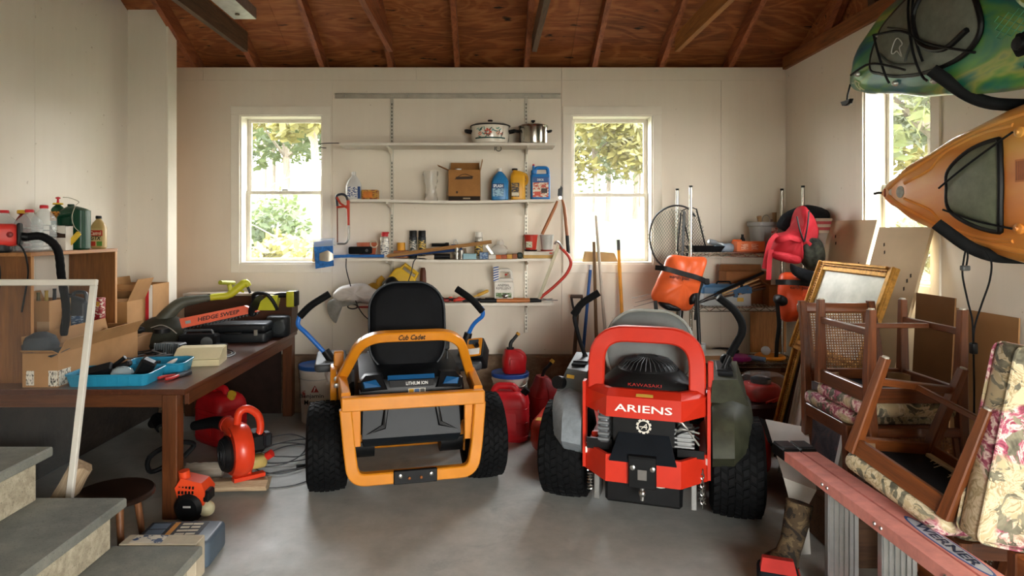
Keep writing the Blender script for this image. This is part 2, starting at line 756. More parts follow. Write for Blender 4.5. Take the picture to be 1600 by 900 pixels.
for x0, x1 in ((-3.3, -2.46), (-2.46, -0.63), (-0.63, 0.62), (0.62, RIGHT_X)):
    obj('header_panel', MB().bx(x0 + G, x1 - G, 5.4995, 5.519, TOP_Z - 0.11, TOP_Z), WALL_B, wall_back)

t = NT('foundation')
v = t.coords((1, 1, 1.6))
c = t.ramp(t.noise(v, 4.0, 6, 0.7), [(0.3, '#4d3a2b'), (0.55, '#77604a'), (0.75, '#93806a')])
t.l(c, t.b.inputs['Base Color'])
t.b.inputs['Roughness'].default_value = 0.9
t.bump(t.noise(v, 18, 5), 0.6, 0.02)
struct('baseboard_back', MB().bx(-2.86, RIGHT_X, 5.42, 5.52, 0.0, 0.485, 0.012), t.m)
t2 = NT('shaded_foundation')  # dark strip along the lower left wall; under-bench shade put into its colour
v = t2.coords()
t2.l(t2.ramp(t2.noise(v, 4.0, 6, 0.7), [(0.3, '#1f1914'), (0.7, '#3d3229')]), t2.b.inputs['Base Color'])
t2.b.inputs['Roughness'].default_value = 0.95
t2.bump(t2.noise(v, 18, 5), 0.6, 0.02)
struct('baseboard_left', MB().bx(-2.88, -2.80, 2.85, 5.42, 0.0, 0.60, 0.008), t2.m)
struct('baseboard_right', MB().bx(RIGHT_X - 0.008, RIGHT_X + 0.01, 1.0, 5.42, 0.0, 0.485, 0.004), t.m)

# ---- left wall, running towards the camera, with its panel seams; its end sticks out beside the back wall
lw = MB()
lw.prism([(REAR_Y, 0), (5.5, 0), (5.5, deck_z(5.5)), (RIDGE_Y, deck_z(RIDGE_Y)), (REAR_Y, deck_z(REAR_Y))], LEFT_X - 0.16, LEFT_X - 0.02, 'yz')
wall_left = struct('wall_left', lw, WALL)
for a, b in ((5.5, 4.04), (4.04, 2.82), (2.82, 1.6), (1.6, 0.38), (0.38, REAR_Y)):
    p = [(b + G, 0.0), (a - G, 0.0), (a - G, deck_z(a) - 0.01)]
    if b < RIDGE_Y < a:
        p.append((RIDGE_Y, deck_z(RIDGE_Y) - 0.01))
    p.append((b + G, deck_z(b) - 0.01))
    obj('wall_panel', MB().prism(p, LEFT_X - 0.0199, LEFT_X, 'yz'), WALL, wall_left)
col = struct('column', MB().bx(LEFT_X, -2.566, 5.077, 5.20, 0.60, deck_z(5.077) - 0.0), WALL)
col['label'] = 'white wall end standing out from the left wall'
obj('edge_trim', MB().bx(-2.566, -2.548, 5.07, 5.215, 0.60, 3.22, 0.003), TRIMW, col)

# ---- right wall with window 3
W3 = (3.68, 4.35, 1.225, 2.54)        # y0 y1 z0 z1
rw = MB()
mm = MB()
R_TOP = 2.93
for y0, y1, z0, z1 in ((REAR_Y, W3[0], 0, R_TOP), (W3[1], 5.52, 0, R_TOP), (W3[0], W3[1], 0, W3[2]), (W3[0], W3[1], W3[3], R_TOP)):
    rw.bx(RIGHT_X, RIGHT_X + TH, y0, y1, z0, z1)
wall_right = struct('wall_right', rw, WALL)
gable = MB().prism([(REAR_Y, 2.9), (5.66, 2.9), (5.66, deck_z(5.66)), (RIDGE_Y, deck_z(RIDGE_Y)), (REAR_Y, deck_z(REAR_Y))], RIGHT_X + 0.09, RIGHT_X + 0.15, 'yz')

# ---- rear wall with the open garage door behind the camera
struct('wall_rear', MB().bx(-3.0, DOOR[0], REAR_Y - 0.15, REAR_Y, 0, 3.05).bx(DOOR[1], 2.7, REAR_Y - 0.15, REAR_Y, 0, 3.05)
       .bx(DOOR[0], DOOR[1], REAR_Y - 0.15, REAR_Y, DOOR[2], 3.05), WALL)

# ---- roof: deck, plywood, rafters, ties
DK, LT = '#34190b', '#8a4d20'
RAFT = wood('#5e2c17', '#b56a40', 'y', 1.0, 0.6)
RAFT_D = wood('#33241a', '#75553b', 'y', 1.0, 0.7)


def plywood():
    t = NT('plywood_deck')
    v = t.coords((0.45, 1.5, 1.5))
    f = t.noise(v, 1.5, 3, 0.5, 0.9)
    mu = t.n('Math', operation='MULTIPLY')
    mu.inputs[1].default_value = 85.0
    t.l(f, mu.inputs[0])
    sn = t.n('Math', operation='SINE')
    t.l(mu.outputs[0], sn.inputs[0])
    fine = t.noise(t.coords((2, 26, 26)), 3.0, 4, 0.7)
    c = t.ramp(t.noise(t.coords((0.5, 1.2, 1.2)), 2.0, 5, 0.65, 0.6), [(0.28, '#57260f'), (0.5, '#9a5226'), (0.72, '#c98350')])
    gr = t.ramp(sn.outputs[0], [(0.0, '#652e12'), (0.45, '#a86030'), (1.0, '#cc8a52')])
    c = t.mix(0.30, c, gr)
    c = t.mix(0.28, c, t.ramp(fine, [(0.35, '#4a2410'), (0.65, '#b37240')]))
    k = t.noise(t.coords((1.6, 6, 6)), 3.2, 3, 0.5)
    c = t.mix(t.ramp(k, [(0.66, (0, 0, 0, 1)), (0.72, (1, 1, 1, 1))]), c, '#241308')
    t.l(c, t.b.inputs['Base Color'])
    t.b.inputs['Roughness'].default_value = 0.7
    return t.m


PLY = plywood()
ceil = MB()
for y0, y1 in ((RIDGE_Y, 5.82), (REAR_Y - 0.3, RIDGE_Y)):
    ceil.prism([(y0, deck_z(y0) + 0.013), (y1, deck_z(y1) + 0.013), (y1, deck_z(y1) + 0.06), (y0, deck_z(y0) + 0.06)], -3.2, 2.9, 'yz')
ceiling = struct('ceiling', ceil, PLY)
yy = [5.82, 4.84, 3.76, 2.68, RIDGE_Y]
for r in range(len(yy) - 1):
    off = 0.0 if r % 2 else 1.22
    xs = [-3.2] + [x for x in (-2.95 + off, -0.51 + off, 1.93 + off) if -3.1 < x < 2.85] + [2.9]
    for xa, xb in zip(xs, xs[1:]):
        y1, y0 = yy[r], yy[r + 1]
        o = obj('plywood_panel', MB().prism([(y0 + G, deck_z(y0 + G)), (y1 - G, deck_z(y1 - G)), (y1 - G, deck_z(y1 - G) + 0.0125), (y0 + G, deck_z(y0 + G) + 0.0125)], xa + G, xb - G, 'yz'), PLY, ceiling)
# the rafters
RX = [(px - CX) * WALL_Y / FX for px in (303, 396, 503, 610, 714, 823, 929, 1034, 1142)]
for x in RX:
    y0, y1 = RIDGE_Y, 5.79
    p = [(y0, deck_z(y0) - 0.002), (y0, deck_z(y0) - 0.142), (5.5, 2.952), (5.5, 3.04), (y1, deck_z(y1) - 0.03), (y1, deck_z(y1) - 0.002)]
    obj('rafter', MB().prism(p, x - 0.021, x + 0.021, 'yz', bev=0.002), RAFT, ceiling)
    y0, y1 = REAR_Y, RIDGE_Y
    obj('rafter', MB().prism([(y0, deck_z(y0) - 0.142), (y0, deck_z(y0) - 0.002), (y1, deck_z(y1) - 0.002), (y1, deck_z(y1) - 0.142)], x - 0.021, x + 0.021, 'yz'), RAFT, ceiling)
# horizontal ties beside every second rafter
for x, m, h in ((RX[1] + 0.045, RAFT_D, 0.16), (RX[3] + 0.045, RAFT, 0.15), (RX[5] + 0.045, RAFT_D, 0.14), (RX[7] + 0.045, wood('#6b3c14', '#b87a35', 'y', 1.0, 0.6), 0.14)):
    ye = 5.2
    zb = 3.0
    obj('ceiling_tie', MB().prism([(REAR_Y, zb), (ye, zb), (ye, min(zb + h, deck_z(ye) - 0.01)), (ye - 0.2, zb + h), (REAR_Y, zb + h)], x - 0.02, x + 0.02, 'yz', bev=0.002), m, ceiling)
# the gable wall above the right wall: sheathing, tie beam and struts
obj('gable_board', gable, PLY, ceiling)
BEAM = wood('#4b260f', '#a2622f', 'y', 1.0, 0.6)
obj('gable_beam', MB().bx(RIGHT_X - 0.03, RIGHT_X + 0.09, REAR_Y, 5.5, 2.93, 3.04, 0.004), BEAM, ceiling)
for y0, y1 in ((4.98, 4.2), (4.15, 3.1)):
    obj('gable_strut', MB().prism([(y0, 3.04), (y0 - 0.12, 3.04), (y1 - 0.12, deck_z(y1 - 0.12)), (y1, deck_z(y1))], RIGHT_X + 0.03, RIGHT_X + 0.075, 'yz'), RAFT, ceiling)
obj('gable_stud', MB().bx(RIGHT_X + 0.03, RIGHT_X + 0.085, 4.28, 4.36, 3.04, deck_z(4.4)), RAFT_D, ceiling)
# eave board closing the roof over the back wall
obj('eave_board', MB().bx(-3.2, 2.9, 5.80, 5.84, 2.78, 3.0).bx(-3.2, 2.9, 5.66, 5.80, 2.86, 2.9), RAFT_D, ceiling)

# ---- windows
SASH = M('#dcd6c8', 0.5, var=0.05)
GLASS = clear('#f4f8f6', 0.04, 0.02)


def window(name, T, w, h, meet):
    """a two-sash window in local x (across), z (up), y (out of the room)"""
    e = bpy.data.objects.new(name, None)
    C.objects.link(e)
    e.matrix_world = T
    e['kind'] = 'structure'
    c = 0.075
    for n, b in (('head_casing', (-c, w + c, -0.014, 0, h, h + c)), ('side_casing', (-c, 0, -0.014, 0, -c, h)),
                 ('side_casing', (w, w + c, -0.014, 0, -c, h)), ('apron', (0, w, -0.014, 0, -c, 0))):
        obj(n, MB().bx(*b, 0.002), TRIMW, e)
    j = MB()
    j.bx(0, 0.012, 0, 0.165, 0, h).bx(w - 0.012, w, 0, 0.165, 0, h).bx(0.012, w - 0.012, 0, 0.165, h - 0.012, h)
    obj('jamb', j, TRIMW, e)
    obj('sill', MB().bx(0, w, -0.004, 0.165, -0.004, 0.016, 0.003), TRIMW, e)
    for k, (z0, z1, y) in enumerate(((0.016, meet + 0.015, 0.115), (meet - 0.015, h - 0.012, 0.143))):
        s = MB()
        a, b, f = 0.012, w - 0.012, 0.034
        s.bx(a, a + f, y, y + 0.026, z0, z1, 0.003).bx(b - f, b, y, y + 0.026, z0, z1, 0.003)
        s.bx(a + f, b - f, y, y + 0.026, z0, z0 + 0.03, 0.003).bx(a + f, b - f, y, y + 0.026, z1 - 0.03, z1, 0.003)
        so = obj('sash', s, SASH, e)
        obj('pane', MB().bx(a + f - 0.004, b - f + 0.004, y + 0.011, y + 0.015, z0 + 0.026, z1 - 0.026), GLASS, so)
    obj('latch', MB().bx(w / 2 - 0.03, w / 2 + 0.03, 0.098, 0.115, meet + 0.012, meet + 0.03, 0.004), STEEL, e)
    return e


window('window_1', Matrix.Translation((W1[0], 5.5, W1[2])), W1[1] - W1[0], W1[3] - W1[2], 0.62)
window('window_2', Matrix.Translation((W2[0], 5.5, W2[2])), W2[1] - W2[0], W2[3] - W2[2], 0.60)
window('window_3', Matrix.Translation((RIGHT_X, W3[1], W3[2])) @ Matrix.Rotation(-PI / 2, 4, 'Z'), W3[1] - W3[0], W3[3] - W3[2], 0.62)

# ---- out of doors: a rising lawn, trees and bushes
t = NT('lawn')
v = t.coords()
c = t.ramp(t.noise(v, 0.35, 6, 0.7), [(0.3, '#2c3420'), (0.5, '#3f442c'), (0.7, '#54543e')])
t.l(c, t.b.inputs['Base Color'])
t.b.inputs['Roughness'].default_value = 0.9
lawn = MB()
lawn.grid(lambda a, b: (-45 + 90 * a, 5.9 + 44 * b, -0.25 + 4.6 * b + 0.25 * math.sin(a * 31 + b * 9)), 30, 16)
lawn.grid(lambda a, b: (-45 + 42 * a, -20 + 25.9 * b, -0.25), 2, 2)
lawn.grid(lambda a, b: (2.75 + 42 * a, -20 + 25.9 * b, -0.25 + 1.2 * a), 6, 6)
lawn.grid(lambda a, b: (-3.1 + 6 * a, -20 + 18.3 * b, -0.04), 2, 2)
lo = struct('ground', lawn, t.m)
lo['label'] = 'sunlit lawn rising behind the garage'


def leaf_mat(a, b):
    t = NT('leaves')
    v = t.coords()
    t.l(t.ramp(t.noise(v, 0.9, 3), [(0.35, a), (0.65, b)]), t.b.inputs['Base Color'])
    t.b.inputs['Roughness'].default_value = 0.6
    t.b.inputs['Subsurface Weight'].default_value = 0.0
    tl = t.n('BsdfTranslucent')
    tl.inputs[0].default_value = lin(b)
    mx = t.n('MixShader')
    mx.inputs[0].default_value = 0.4
    t.l(t.b.outputs[0], mx.inputs[1])
    t.l(tl.outputs[0], mx.inputs[2])
    t.l(mx.outputs[0], t.out.inputs['Surface'])
    return t.m


LEAF = [leaf_mat('#3f4c25', '#64693c'), leaf_mat('#57552b', '#7d763f'), leaf_mat('#334225', '#545f37')]
BARK = wood('#4b4238', '#8d8375', 'z', 0.6, 0.9)


def crown(n, rx, rz, cz, sz, seed):
    r = random.Random(seed)
    mb = MB()
    cl = [(Vector((r.gauss(0, 0.5) * rx, r.gauss(0, 0.5) * rx, cz + r.uniform(-0.8, 0.8) * rz)), r.uniform(0.25, 0.5) * rx) for _ in range(16)]
    for _ in range(n):
        c, q = r.choice(cl)
        d = Vector((r.gauss(0, 1), r.gauss(0, 1), r.gauss(0, 0.8))).normalized() * q * r.uniform(0.5, 1.0)
        p = c + d
        u = Vector((r.gauss(0, 1), r.gauss(0, 1), r.gauss(0, 0.6))).normalized()
        w = u.orthogonal().normalized()
        k = sz * r.uniform(0.6, 1.3)
        mb.add([p - u * k, p + w * k * 0.5, p + u * k, p - w * k * 0.5], [(0, 1, 2, 3)])
    return mb


def tree(kind, label, x, y, seed, h, rx, li, trunk=0.16, bush=False):
    z0 = -0.25 + 4.6 * max(0, (y - 5.9) / 44)
    if x > 2.75 and y < 5.9:
        z0 = -0.25 + 1.2 * (x - 2.75) / 42
    e = thing(kind, label, 'bush' if bush else 'tree', (x, y, z0), 0, 'bushes on the lawn' if bush else 'trees beyond the lawn')
    stuff(obj('foliage', crown(4200 if not bush else 1500, rx, h * (0.33 if not bush else 0.3), h * (0.62 if not bush else 0.45), 0.17 if not bush else 0.085, seed), LEAF[li], e))
    t = MB()
    t.tube(curve([(0, 0, -0.1), (0.06, 0.03, h * 0.25), (-0.05, 0.05, h * 0.5), (0.03, 0, h * 0.9)], 4), [trunk * (1 - 0.045 * i) for i in range(13)], 9)
    rr = random.Random(seed + 50)
    for k in range(6 if not bush else 3):
        z = h * rr.uniform(0.3, 0.8)
        a = rr.uniform(0, 6.28)
        t.tube([(0, 0, z), (math.cos(a) * rx * 0.4, math.sin(a) * rx * 0.4, z + h * 0.1), (math.cos(a) * rx * 0.75, math.sin(a) * rx * 0.75, z + h * 0.16)], [trunk * 0.4, trunk * 0.22, 0.02], 6)
    obj('trunk', t, BARK, e)
    return e


tree('tree', 'pale green tree seen high through the window beside the workbench', -9.6, 27, 1, 9.5, 3.4, 0)
tree('tree', 'yellow green tree seen at the top corner of the window beside the workbench', -5.2, 19, 2, 7.5, 2.4, 1)
tree('tree', 'dense green tree filling the middle of the window beside the workbench', -7.2, 22.5, 21, 8.5, 2.6, 2)
tree('bush', 'yellow flowering bush filling the lower panes of the window beside the workbench', -3.2, 9.6, 3, 1.7, 0.75, 1, 0.03, True)
tree('bush', 'green bush low behind the sash of the window beside the workbench', -4.5, 12.4, 4, 2.4, 0.95, 2, 0.03, True)
tree('tree', 'slim grey trunked tree seen high in the window beside the garden tools', 4.6, 25, 5, 7.0, 3.0, 0, 0.12)
tree('tree', 'yellow leaved tree at the wall side of the window beside the garden tools', 3.3, 20, 6, 5.6, 1.7, 1, 0.08)
tree('tree', 'dark green tree far beyond the lawn in the window beside the garden tools', 5.4, 33, 7, 10, 3.0, 2, 0.14)
tree('tree', 'broad pale tree far beyond the lawn in the window beside the garden tools', 8.6, 37, 22, 10, 3.0, 0, 0.14)
tree('tree', 'thick grey trunk seen through the side wall window', 9.4, 13.2, 8, 9, 2.4, 0, 0.42)
tree('tree', 'yellow green tree seen through the side wall window', 13.4, 18.5, 9, 7.5, 2.6, 1)
tree('bush', 'pale bush seen low through the side wall window', 6.3, 9.4, 10, 2.2, 0.9, 1, 0.03, True)
rr = random.Random(40)
for k, (x, y) in enumerate(((-13.5, 30), (-12.2, 36), (-7.4, 33), (0.2, 38), (2.2, 30), (6.6, 29), (10.2, 31), (13.5, 36), (17.5, 25), (16.5, 20), (20, 30))):
    tree('tree', '%s tree, %s along the far tree belt beyond the lawn' % (('pale green', 'dark green', 'yellow green')[k % 3], ('second', 'first', 'third', 'fourth', 'fifth', 'sixth', 'seventh', 'eighth', 'tenth', 'ninth', 'last')[k]), x, y, 60 + k, rr.uniform(9, 12), rr.uniform(2.8, 3.6), (0, 2, 1)[k % 3], 0.15)

# ================================================================== THE TWO RIDING MOWERS
def tire(parent, x, r, w, side, y=0.0, dirt=True):
    """rear turf tyre with its own tread blocks, rim and hub; side = +1 when its outer face looks to +x"""
    h = w / 2
    prof = [(r * 0.52, -h * 0.82), (r * 0.60, -h * 0.98), (r * 0.78, -h * 1.0), (r * 0.90, -h * 0.93), (r * 0.955, -h * 0.80), (r * 0.975, -h * 0.4), (r * 0.98, 0)]
    prof = prof + [(a, -b) for a, b in reversed(prof[:-1])]
    to = obj('tire', MB().lathe(prof, (x, y, r), 36, axis='x'), RUBBER, parent)
    mb = MB()
    cols, N = 7, 34
    cw = 1.78 * h / cols
    for c in range(cols):
        xc = -0.89 * h + cw * (c + 0.5)
        edge = abs(c - (cols - 1) / 2) / ((cols - 1) / 2)
        ro = r * (1.0 - 0.035 * edge ** 2.2)
        for k in range(N):
            a = 2 * PI * (k + (0.5 if c % 2 else 0.0)) / N
            da = 2 * PI / N * 0.36
            sk = (0.25 if c % 2 else -0.25) * 2 * PI / N
            vs = []
            for rad, sh in ((ro - 0.016, 1.06), (ro, 0.90)):
                for ex, ea in ((-1, -1), (1, -1), (1, 1), (-1, 1)):
                    aa = a + ea * da * sh + sk * ex * 0.6
                    xx = xc + ex * cw * 0.44 * sh
                    vs.append((x + xx, y + rad * math.cos(aa), r + rad * math.sin(aa)))
            mb.add(vs, [(4, 5, 6, 7), (0, 1, 5, 4), (1, 2, 6, 5), (2, 3, 7, 6), (3, 0, 4, 7)])
    tm = M('#0c0d0f', 0.72, var=0.25, scale=5)
    stuff(obj('tread', mb, tm, to))
    rim = MB().lathe([(0.02, side * h * 0.55), (r * 0.2, side * h * 0.5), (r * 0.42, side * h * 0.45), (r * 0.5, side * h * 0.72), (r * 0.56, side * h * 0.95), (r * 0.56, side * h * 0.6), (r * 0.3, 0), (0.02, 0)], (x, y, r), 24, axis='x')
    obj('rim', rim, M('#c8c4b8', 0.4, 0.3), parent)
    return to


def bolts(pts, m, parent, r=0.011, axis='y', name='bolt'):
    for p in pts:
        obj(name, MB().lathe([(r * 0.6, -0.008), (r, -0.006), (r, 0.002), (r * 0.5, 0.006)], p, 8, axis=axis), m, parent)


# ------------------------------------------------------------------ orange-yellow electric mower
MY = M('#cf821a', 0.36, var=0.05, coat=0.3)
HOOD = M('#0d0f12', 0.38, var=0.2, scale=14, bump=0.05)
NAVY = M('#10161c', 0.45, var=0.12)
BLUE = M('#17507f', 0.4, var=0.06)
GRIP = M('#0e0f10', 0.8, var=0.1, bump=0.25, bscale=120)
om = thing('riding_mower', 'yellow-orange riding mower with a black seat, blue lever arms and a square rear guard', 'riding mower', (-0.51, 3.95, 0), math.radians(13))
OT = Matrix.Translation((-0.51, 3.95, 0)) @ Matrix.Rotation(math.radians(13), 4, 'Z')
OI = OT.inverted()
oL = lambda px, py, Y: OI @ at(px, py, Y)
for s in (-1, 1):
    tire(om, s * 0.475, 0.262, 0.235, s)
# guard behind the battery cover
g = MB()
g.ribbon(fillet([(-0.40, -0.03, 0.655), (-0.275, -0.27, 0.945), (0.275, -0.27, 0.945), (0.385, -0.06, 0.655)], 0.13, 7), 0.055, 0.06, (0, 1, 0.2))
gh = obj('guard_hoop', g, MY, om)
text('Cub Cadet', 0.155, 0.032, (0.0, -0.3005, 0.939), M('#15130f', 0.5, var=0), gh, u=(1, 0, 0), v=(0, -0.196, 0.98), shear=0.25, bold=0.03)
obj('guard_crossbar', MB().bx(-0.395, 0.40, -0.42, -0.362, 0.566, 0.642, 0.006), MY, om)
for s in (-1, 1):
    obj('guard_side_rail', MB().ribbon([(s * 0.37, -0.37, 0.62), (s * 0.392, -0.03, 0.655)], 0.05, 0.085), MY, om)
    obj('guard_strut', MB().bx(s * 0.315 - 0.024, s * 0.315 + 0.024, -0.375, -0.345, 0.36, 0.57, 0.003), MY, om)
lo_ = obj('guard_loop', MB().ribbon(fillet([(-0.372, -0.385, 0.575), (-0.35, -0.39, 0.33), (-0.33, -0.40, 0.19), (0.33, -0.40, 0.19), (0.355, -0.39, 0.33), (0.375, -0.385, 0.575)], 0.13, 7), 0.066, 0.05, (0, 1, 0)), MY, om)
hp = obj('hitch_plate', MB().bx(-0.115, 0.125, -0.438, -0.42, 0.157, 0.232, 0.004), BLACK, om)
bolts([(-0.08, -0.441, 0.205), (0.09, -0.441, 0.205)], STEEL, hp, 0.011)
bolts([(-0.03, -0.441, 0.19), (0.035, -0.441, 0.19)], M('#9a5a24', 0.6, 0.4), hp, 0.008)
# battery cover
body = MB()
pf = [(-0.20, 0.30), (-0.265, 0.50), (-0.275, 0.585), (-0.245, 0.64), (-0.12, 0.685), (0.20, 0.715), (0.24, 0.66), (0.24, 0.30)]
rings = []
for x, k in ((-0.315, 0.86), (-0.295, 0.97), (-0.20, 1.0), (0.20, 1.0), (0.295, 0.97), (0.315, 0.86)):
    rings.append([(x, 0.0 + y * (k if y < 0 else 1), 0.30 + (z - 0.30) * k) for y, z in pf])
body.loft(rings)
bd = obj('battery_cover', body, HOOD, om, loc=(0, 0, 0.055))
for s in (-1, 1):
    w = MB()
    w.loft([[(s * x, y, z) for x, y, z in ((0.135, -0.272, 0.585), (0.29, -0.262, 0.575), (0.305, -0.25, 0.63), (0.265, -0.20, 0.668), (0.165, -0.20, 0.672))],
            [(s * x, y - 0.022, z + 0.006) for x, y, z in ((0.15, -0.272, 0.59), (0.28, -0.262, 0.582), (0.29, -0.25, 0.628), (0.26, -0.215, 0.658), (0.175, -0.215, 0.66))]])
    wo = obj('tail_pod', w, HOOD, bd)
    obj('blue_inset', MB().loft([[(s * x, y, z) for x, y, z in ((0.175, -0.287, 0.606), (0.268, -0.28, 0.60), (0.278, -0.268, 0.632), (0.20, -0.258, 0.640))],
                                 [(s * x, y - 0.010, z + 0.005) for x, y, z in ((0.18, -0.287, 0.606), (0.263, -0.28, 0.60), (0.273, -0.268, 0.632), (0.205, -0.258, 0.640))]]), BLUE, bd)
obj('blue_band', MB().loft([[(-0.135, -0.255, 0.634), (0.135, -0.255, 0.634), (0.135, -0.235, 0.653), (-0.135, -0.235, 0.653)],
                            [(-0.135, -0.266, 0.639), (0.135, -0.266, 0.639), (0.135, -0.243, 0.659), (-0.135, -0.243, 0.659)]]), BLUE, bd)
obj('badge_bar', MB().loft([[(-0.125, -0.268, 0.595), (0.125, -0.268, 0.595), (0.125, -0.256, 0.632), (-0.125, -0.256, 0.632)],
                            [(-0.125, -0.283, 0.599), (0.125, -0.283, 0.599), (0.125, -0.270, 0.634), (-0.125, -0.270, 0.634)]]), HOOD, bd)
text('LITHIUM ION', 0.125, 0.019, (0.03, -0.2785, 0.617), M('#e8e8e4', 0.5, var=0), bd, u=(1, 0, 0), v=(0, 0.35, 0.94), bold=0.01)
sk = plate(0.10, 0.03, (0.03, -0.2755, 0.572), M('#d9d4c8', 0.6, var=0), bd, 'warning_sticker', v=(0, -0.05, 1))
plate(0.026, 0.022, (-0.002, -0.2768, 0.572), M('#d9a51c', 0.5, var=0), sk, 'sticker_print', v=(0, -0.05, 1))
plate(0.026, 0.022, (0.03, -0.2768, 0.572), M('#5b7dab', 0.5, var=0), sk, 'sticker_print', v=(0, -0.05, 1))
plate(0.024, 0.022, (0.062, -0.2768, 0.572), M('#6b6b68', 0.5, var=0), sk, 'sticker_print', v=(0, -0.05, 1))
# lower cover with two raised ribs
lc = MB().loft([[(-0.27, -0.29, 0.34), (0.27, -0.29, 0.34), (0.27, -0.20, 0.30), (-0.27, -0.20, 0.30)],
                [(-0.28, -0.315, 0.38), (0.28, -0.315, 0.38), (0.28, -0.2, 0.38), (-0.28, -0.2, 0.38)],
                [(-0.275, -0.275, 0.55), (0.275, -0.275, 0.55), (0.275, -0.2, 0.57), (-0.275, -0.2, 0.57)]])
lco = obj('lower_cover', lc, NAVY, om)
for s in (-1, 1):
    obj('cover_rib', MB().loft([[(s * x, y, z) for x, y, z in ((0.13, -0.285, 0.555), (0.155, -0.285, 0.555), (0.175, -0.306, 0.45), (0.26, -0.318, 0.405), (0.15, -0.312, 0.43))],
                                [(s * x, y - 0.011, z) for x, y, z in ((0.135, -0.285, 0.555), (0.15, -0.285, 0.555), (0.165, -0.306, 0.455), (0.245, -0.318, 0.412), (0.155, -0.312, 0.44))]]), BLACK, lco)
# axle tubes, motors and frame
ax = MB()
ax.cyl((-0.36, 0.0, 0.262), (0.36, 0.0, 0.262), 0.03, n=12)
for x in (-0.25, -0.1, 0.1, 0.25):
    ax.cyl((x - 0.02, -0.12, 0.30), (x + 0.02, -0.12, 0.30), 0.028, n=10)
ax.cyl((-0.34, -0.12, 0.31), (0.34, -0.12, 0.31), 0.014, n=10)
obj('axle', ax, M('#1d1f21', 0.35, 0.6), om)
for s in (-1, 1):
    obj('drive_motor', MB().cyl((s * 0.20, 0.0, 0.262), (s * 0.36, 0.0, 0.262), 0.085, n=18).bx(s * 0.21, s * 0.27, -0.06, 0.06, 0.26, 0.44, 0.01), BLACK, om)
    obj('frame_rail', MB().bx(s * 0.30 - 0.025, s * 0.30 + 0.025, -0.2, 1.30, 0.33, 0.42, 0.004), MY, om)
    obj('axle_bracket', MB().prism([(-0.10, 0.20), (0.10, 0.20), (0.08, 0.45), (-0.36, 0.60), (-0.36, 0.50), (-0.12, 0.36)], s * 0.335, s * 0.345, 'yz'), MY, om)
# seat, floor pan, deck and front casters
st_ = MB()
st_.rsolid((0, 0, 0), (0.47, 0.55, 0.13), 0.17, 0.05, 8, T=OI @ OT @ frame((0.0, 0.085, 0.945), (1, 0, 0), (0, 0.16, 1)))
so = obj('seat_back', st_, M('#080a0e', 0.65, var=0.15, bump=0.1), om)
obj('seat_piping', MB().tube([frame((0.0, 0.083, 0.945), (1, 0, 0), (0, 0.16, 1)) @ Vector((x, y, 0.112)) for x, y in rrect(0.462, 0.54, 0.17, 8)], 0.007, 6, True), M('#23272c', 0.5), so)
obj('seat_cushion', MB().rsolid((0.0, 0.36, 0.60), (0.47, 0.50, 0.13), 0.1, 0.04), M('#0a0d12', 0.6), om)
obj('seat_bracket', MB().bx(-0.14, 0.14, 0.05, 0.5, 0.55, 0.61), BLACK, om)
obj('belt_buckle', MB().bx(0.235, 0.27, 0.02, 0.05, 0.80, 0.86, 0.006).bx(0.245, 0.26, 0.0, 0.05, 0.66, 0.80, 0.003), BLACK, om)
obj('floor_pan', MB().bx(-0.33, 0.33, 0.55, 1.22, 0.40, 0.44, 0.01), BLACK, om)
obj('seat_base', MB().bx(-0.36, 0.36, 0.2, 0.62, 0.38, 0.58, 0.03), BLACK, om)
obj('cutting_deck', MB().rsolid((0, 0.68, 0.09), (1.02, 0.66, 0.17), 0.22, 0.04), MY, om)
for s in (-1, 1):
    cw = obj('caster', MB().lathe([(0.03, -0.045), (0.12, -0.04), (0.138, 0), (0.12, 0.04), (0.03, 0.045)], (s * 0.36, 1.22, 0.14), 18, axis='x'), RUBBER, om)
    obj('caster_fork', MB().bx(s * 0.36 - 0.06, s * 0.36 - 0.05, 1.2, 1.24, 0.14, 0.36).bx(s * 0.36 + 0.05, s * 0.36 + 0.06, 1.2, 1.24, 0.14, 0.36).bx(s * 0.36 - 0.06, s * 0.36 + 0.06, 1.19, 1.25, 0.36, 0.40), MY, om)
# side fender: orange quarter disc, pale fender plates
qd = [(0.14, 0.48)] + [(0.14 - 0.15 * math.sin(a), 0.60 + 0.12 * math.cos(a)) for a in [PI * k / 10 for k in range(0, 9)]]
obj('fender_bracket', MB().prism(qd, -0.46, -0.42, 'yz', bev=0.006), MY, om)
obj('fender_bracket', MB().bx(-0.44, -0.38, 0.10, 0.15, 0.64, 0.80, 0.006), MY, om)
obj('fender_plate', MB().rsolid((-0.46, 0.42, 0.66), (0.2, 0.5, 0.05), 0.04, 0.015), M('#3a3d40', 0.5), om)
obj('fender_plate', MB().rsolid((0.42, 0.42, 0.62), (0.2, 0.5, 0.06), 0.05, 0.02), M('#3a3d40', 0.5), om)
bolts([(-0.425, -0.02, 0.66), (-0.425, -0.02, 0.62)], STEEL, om, 0.014)
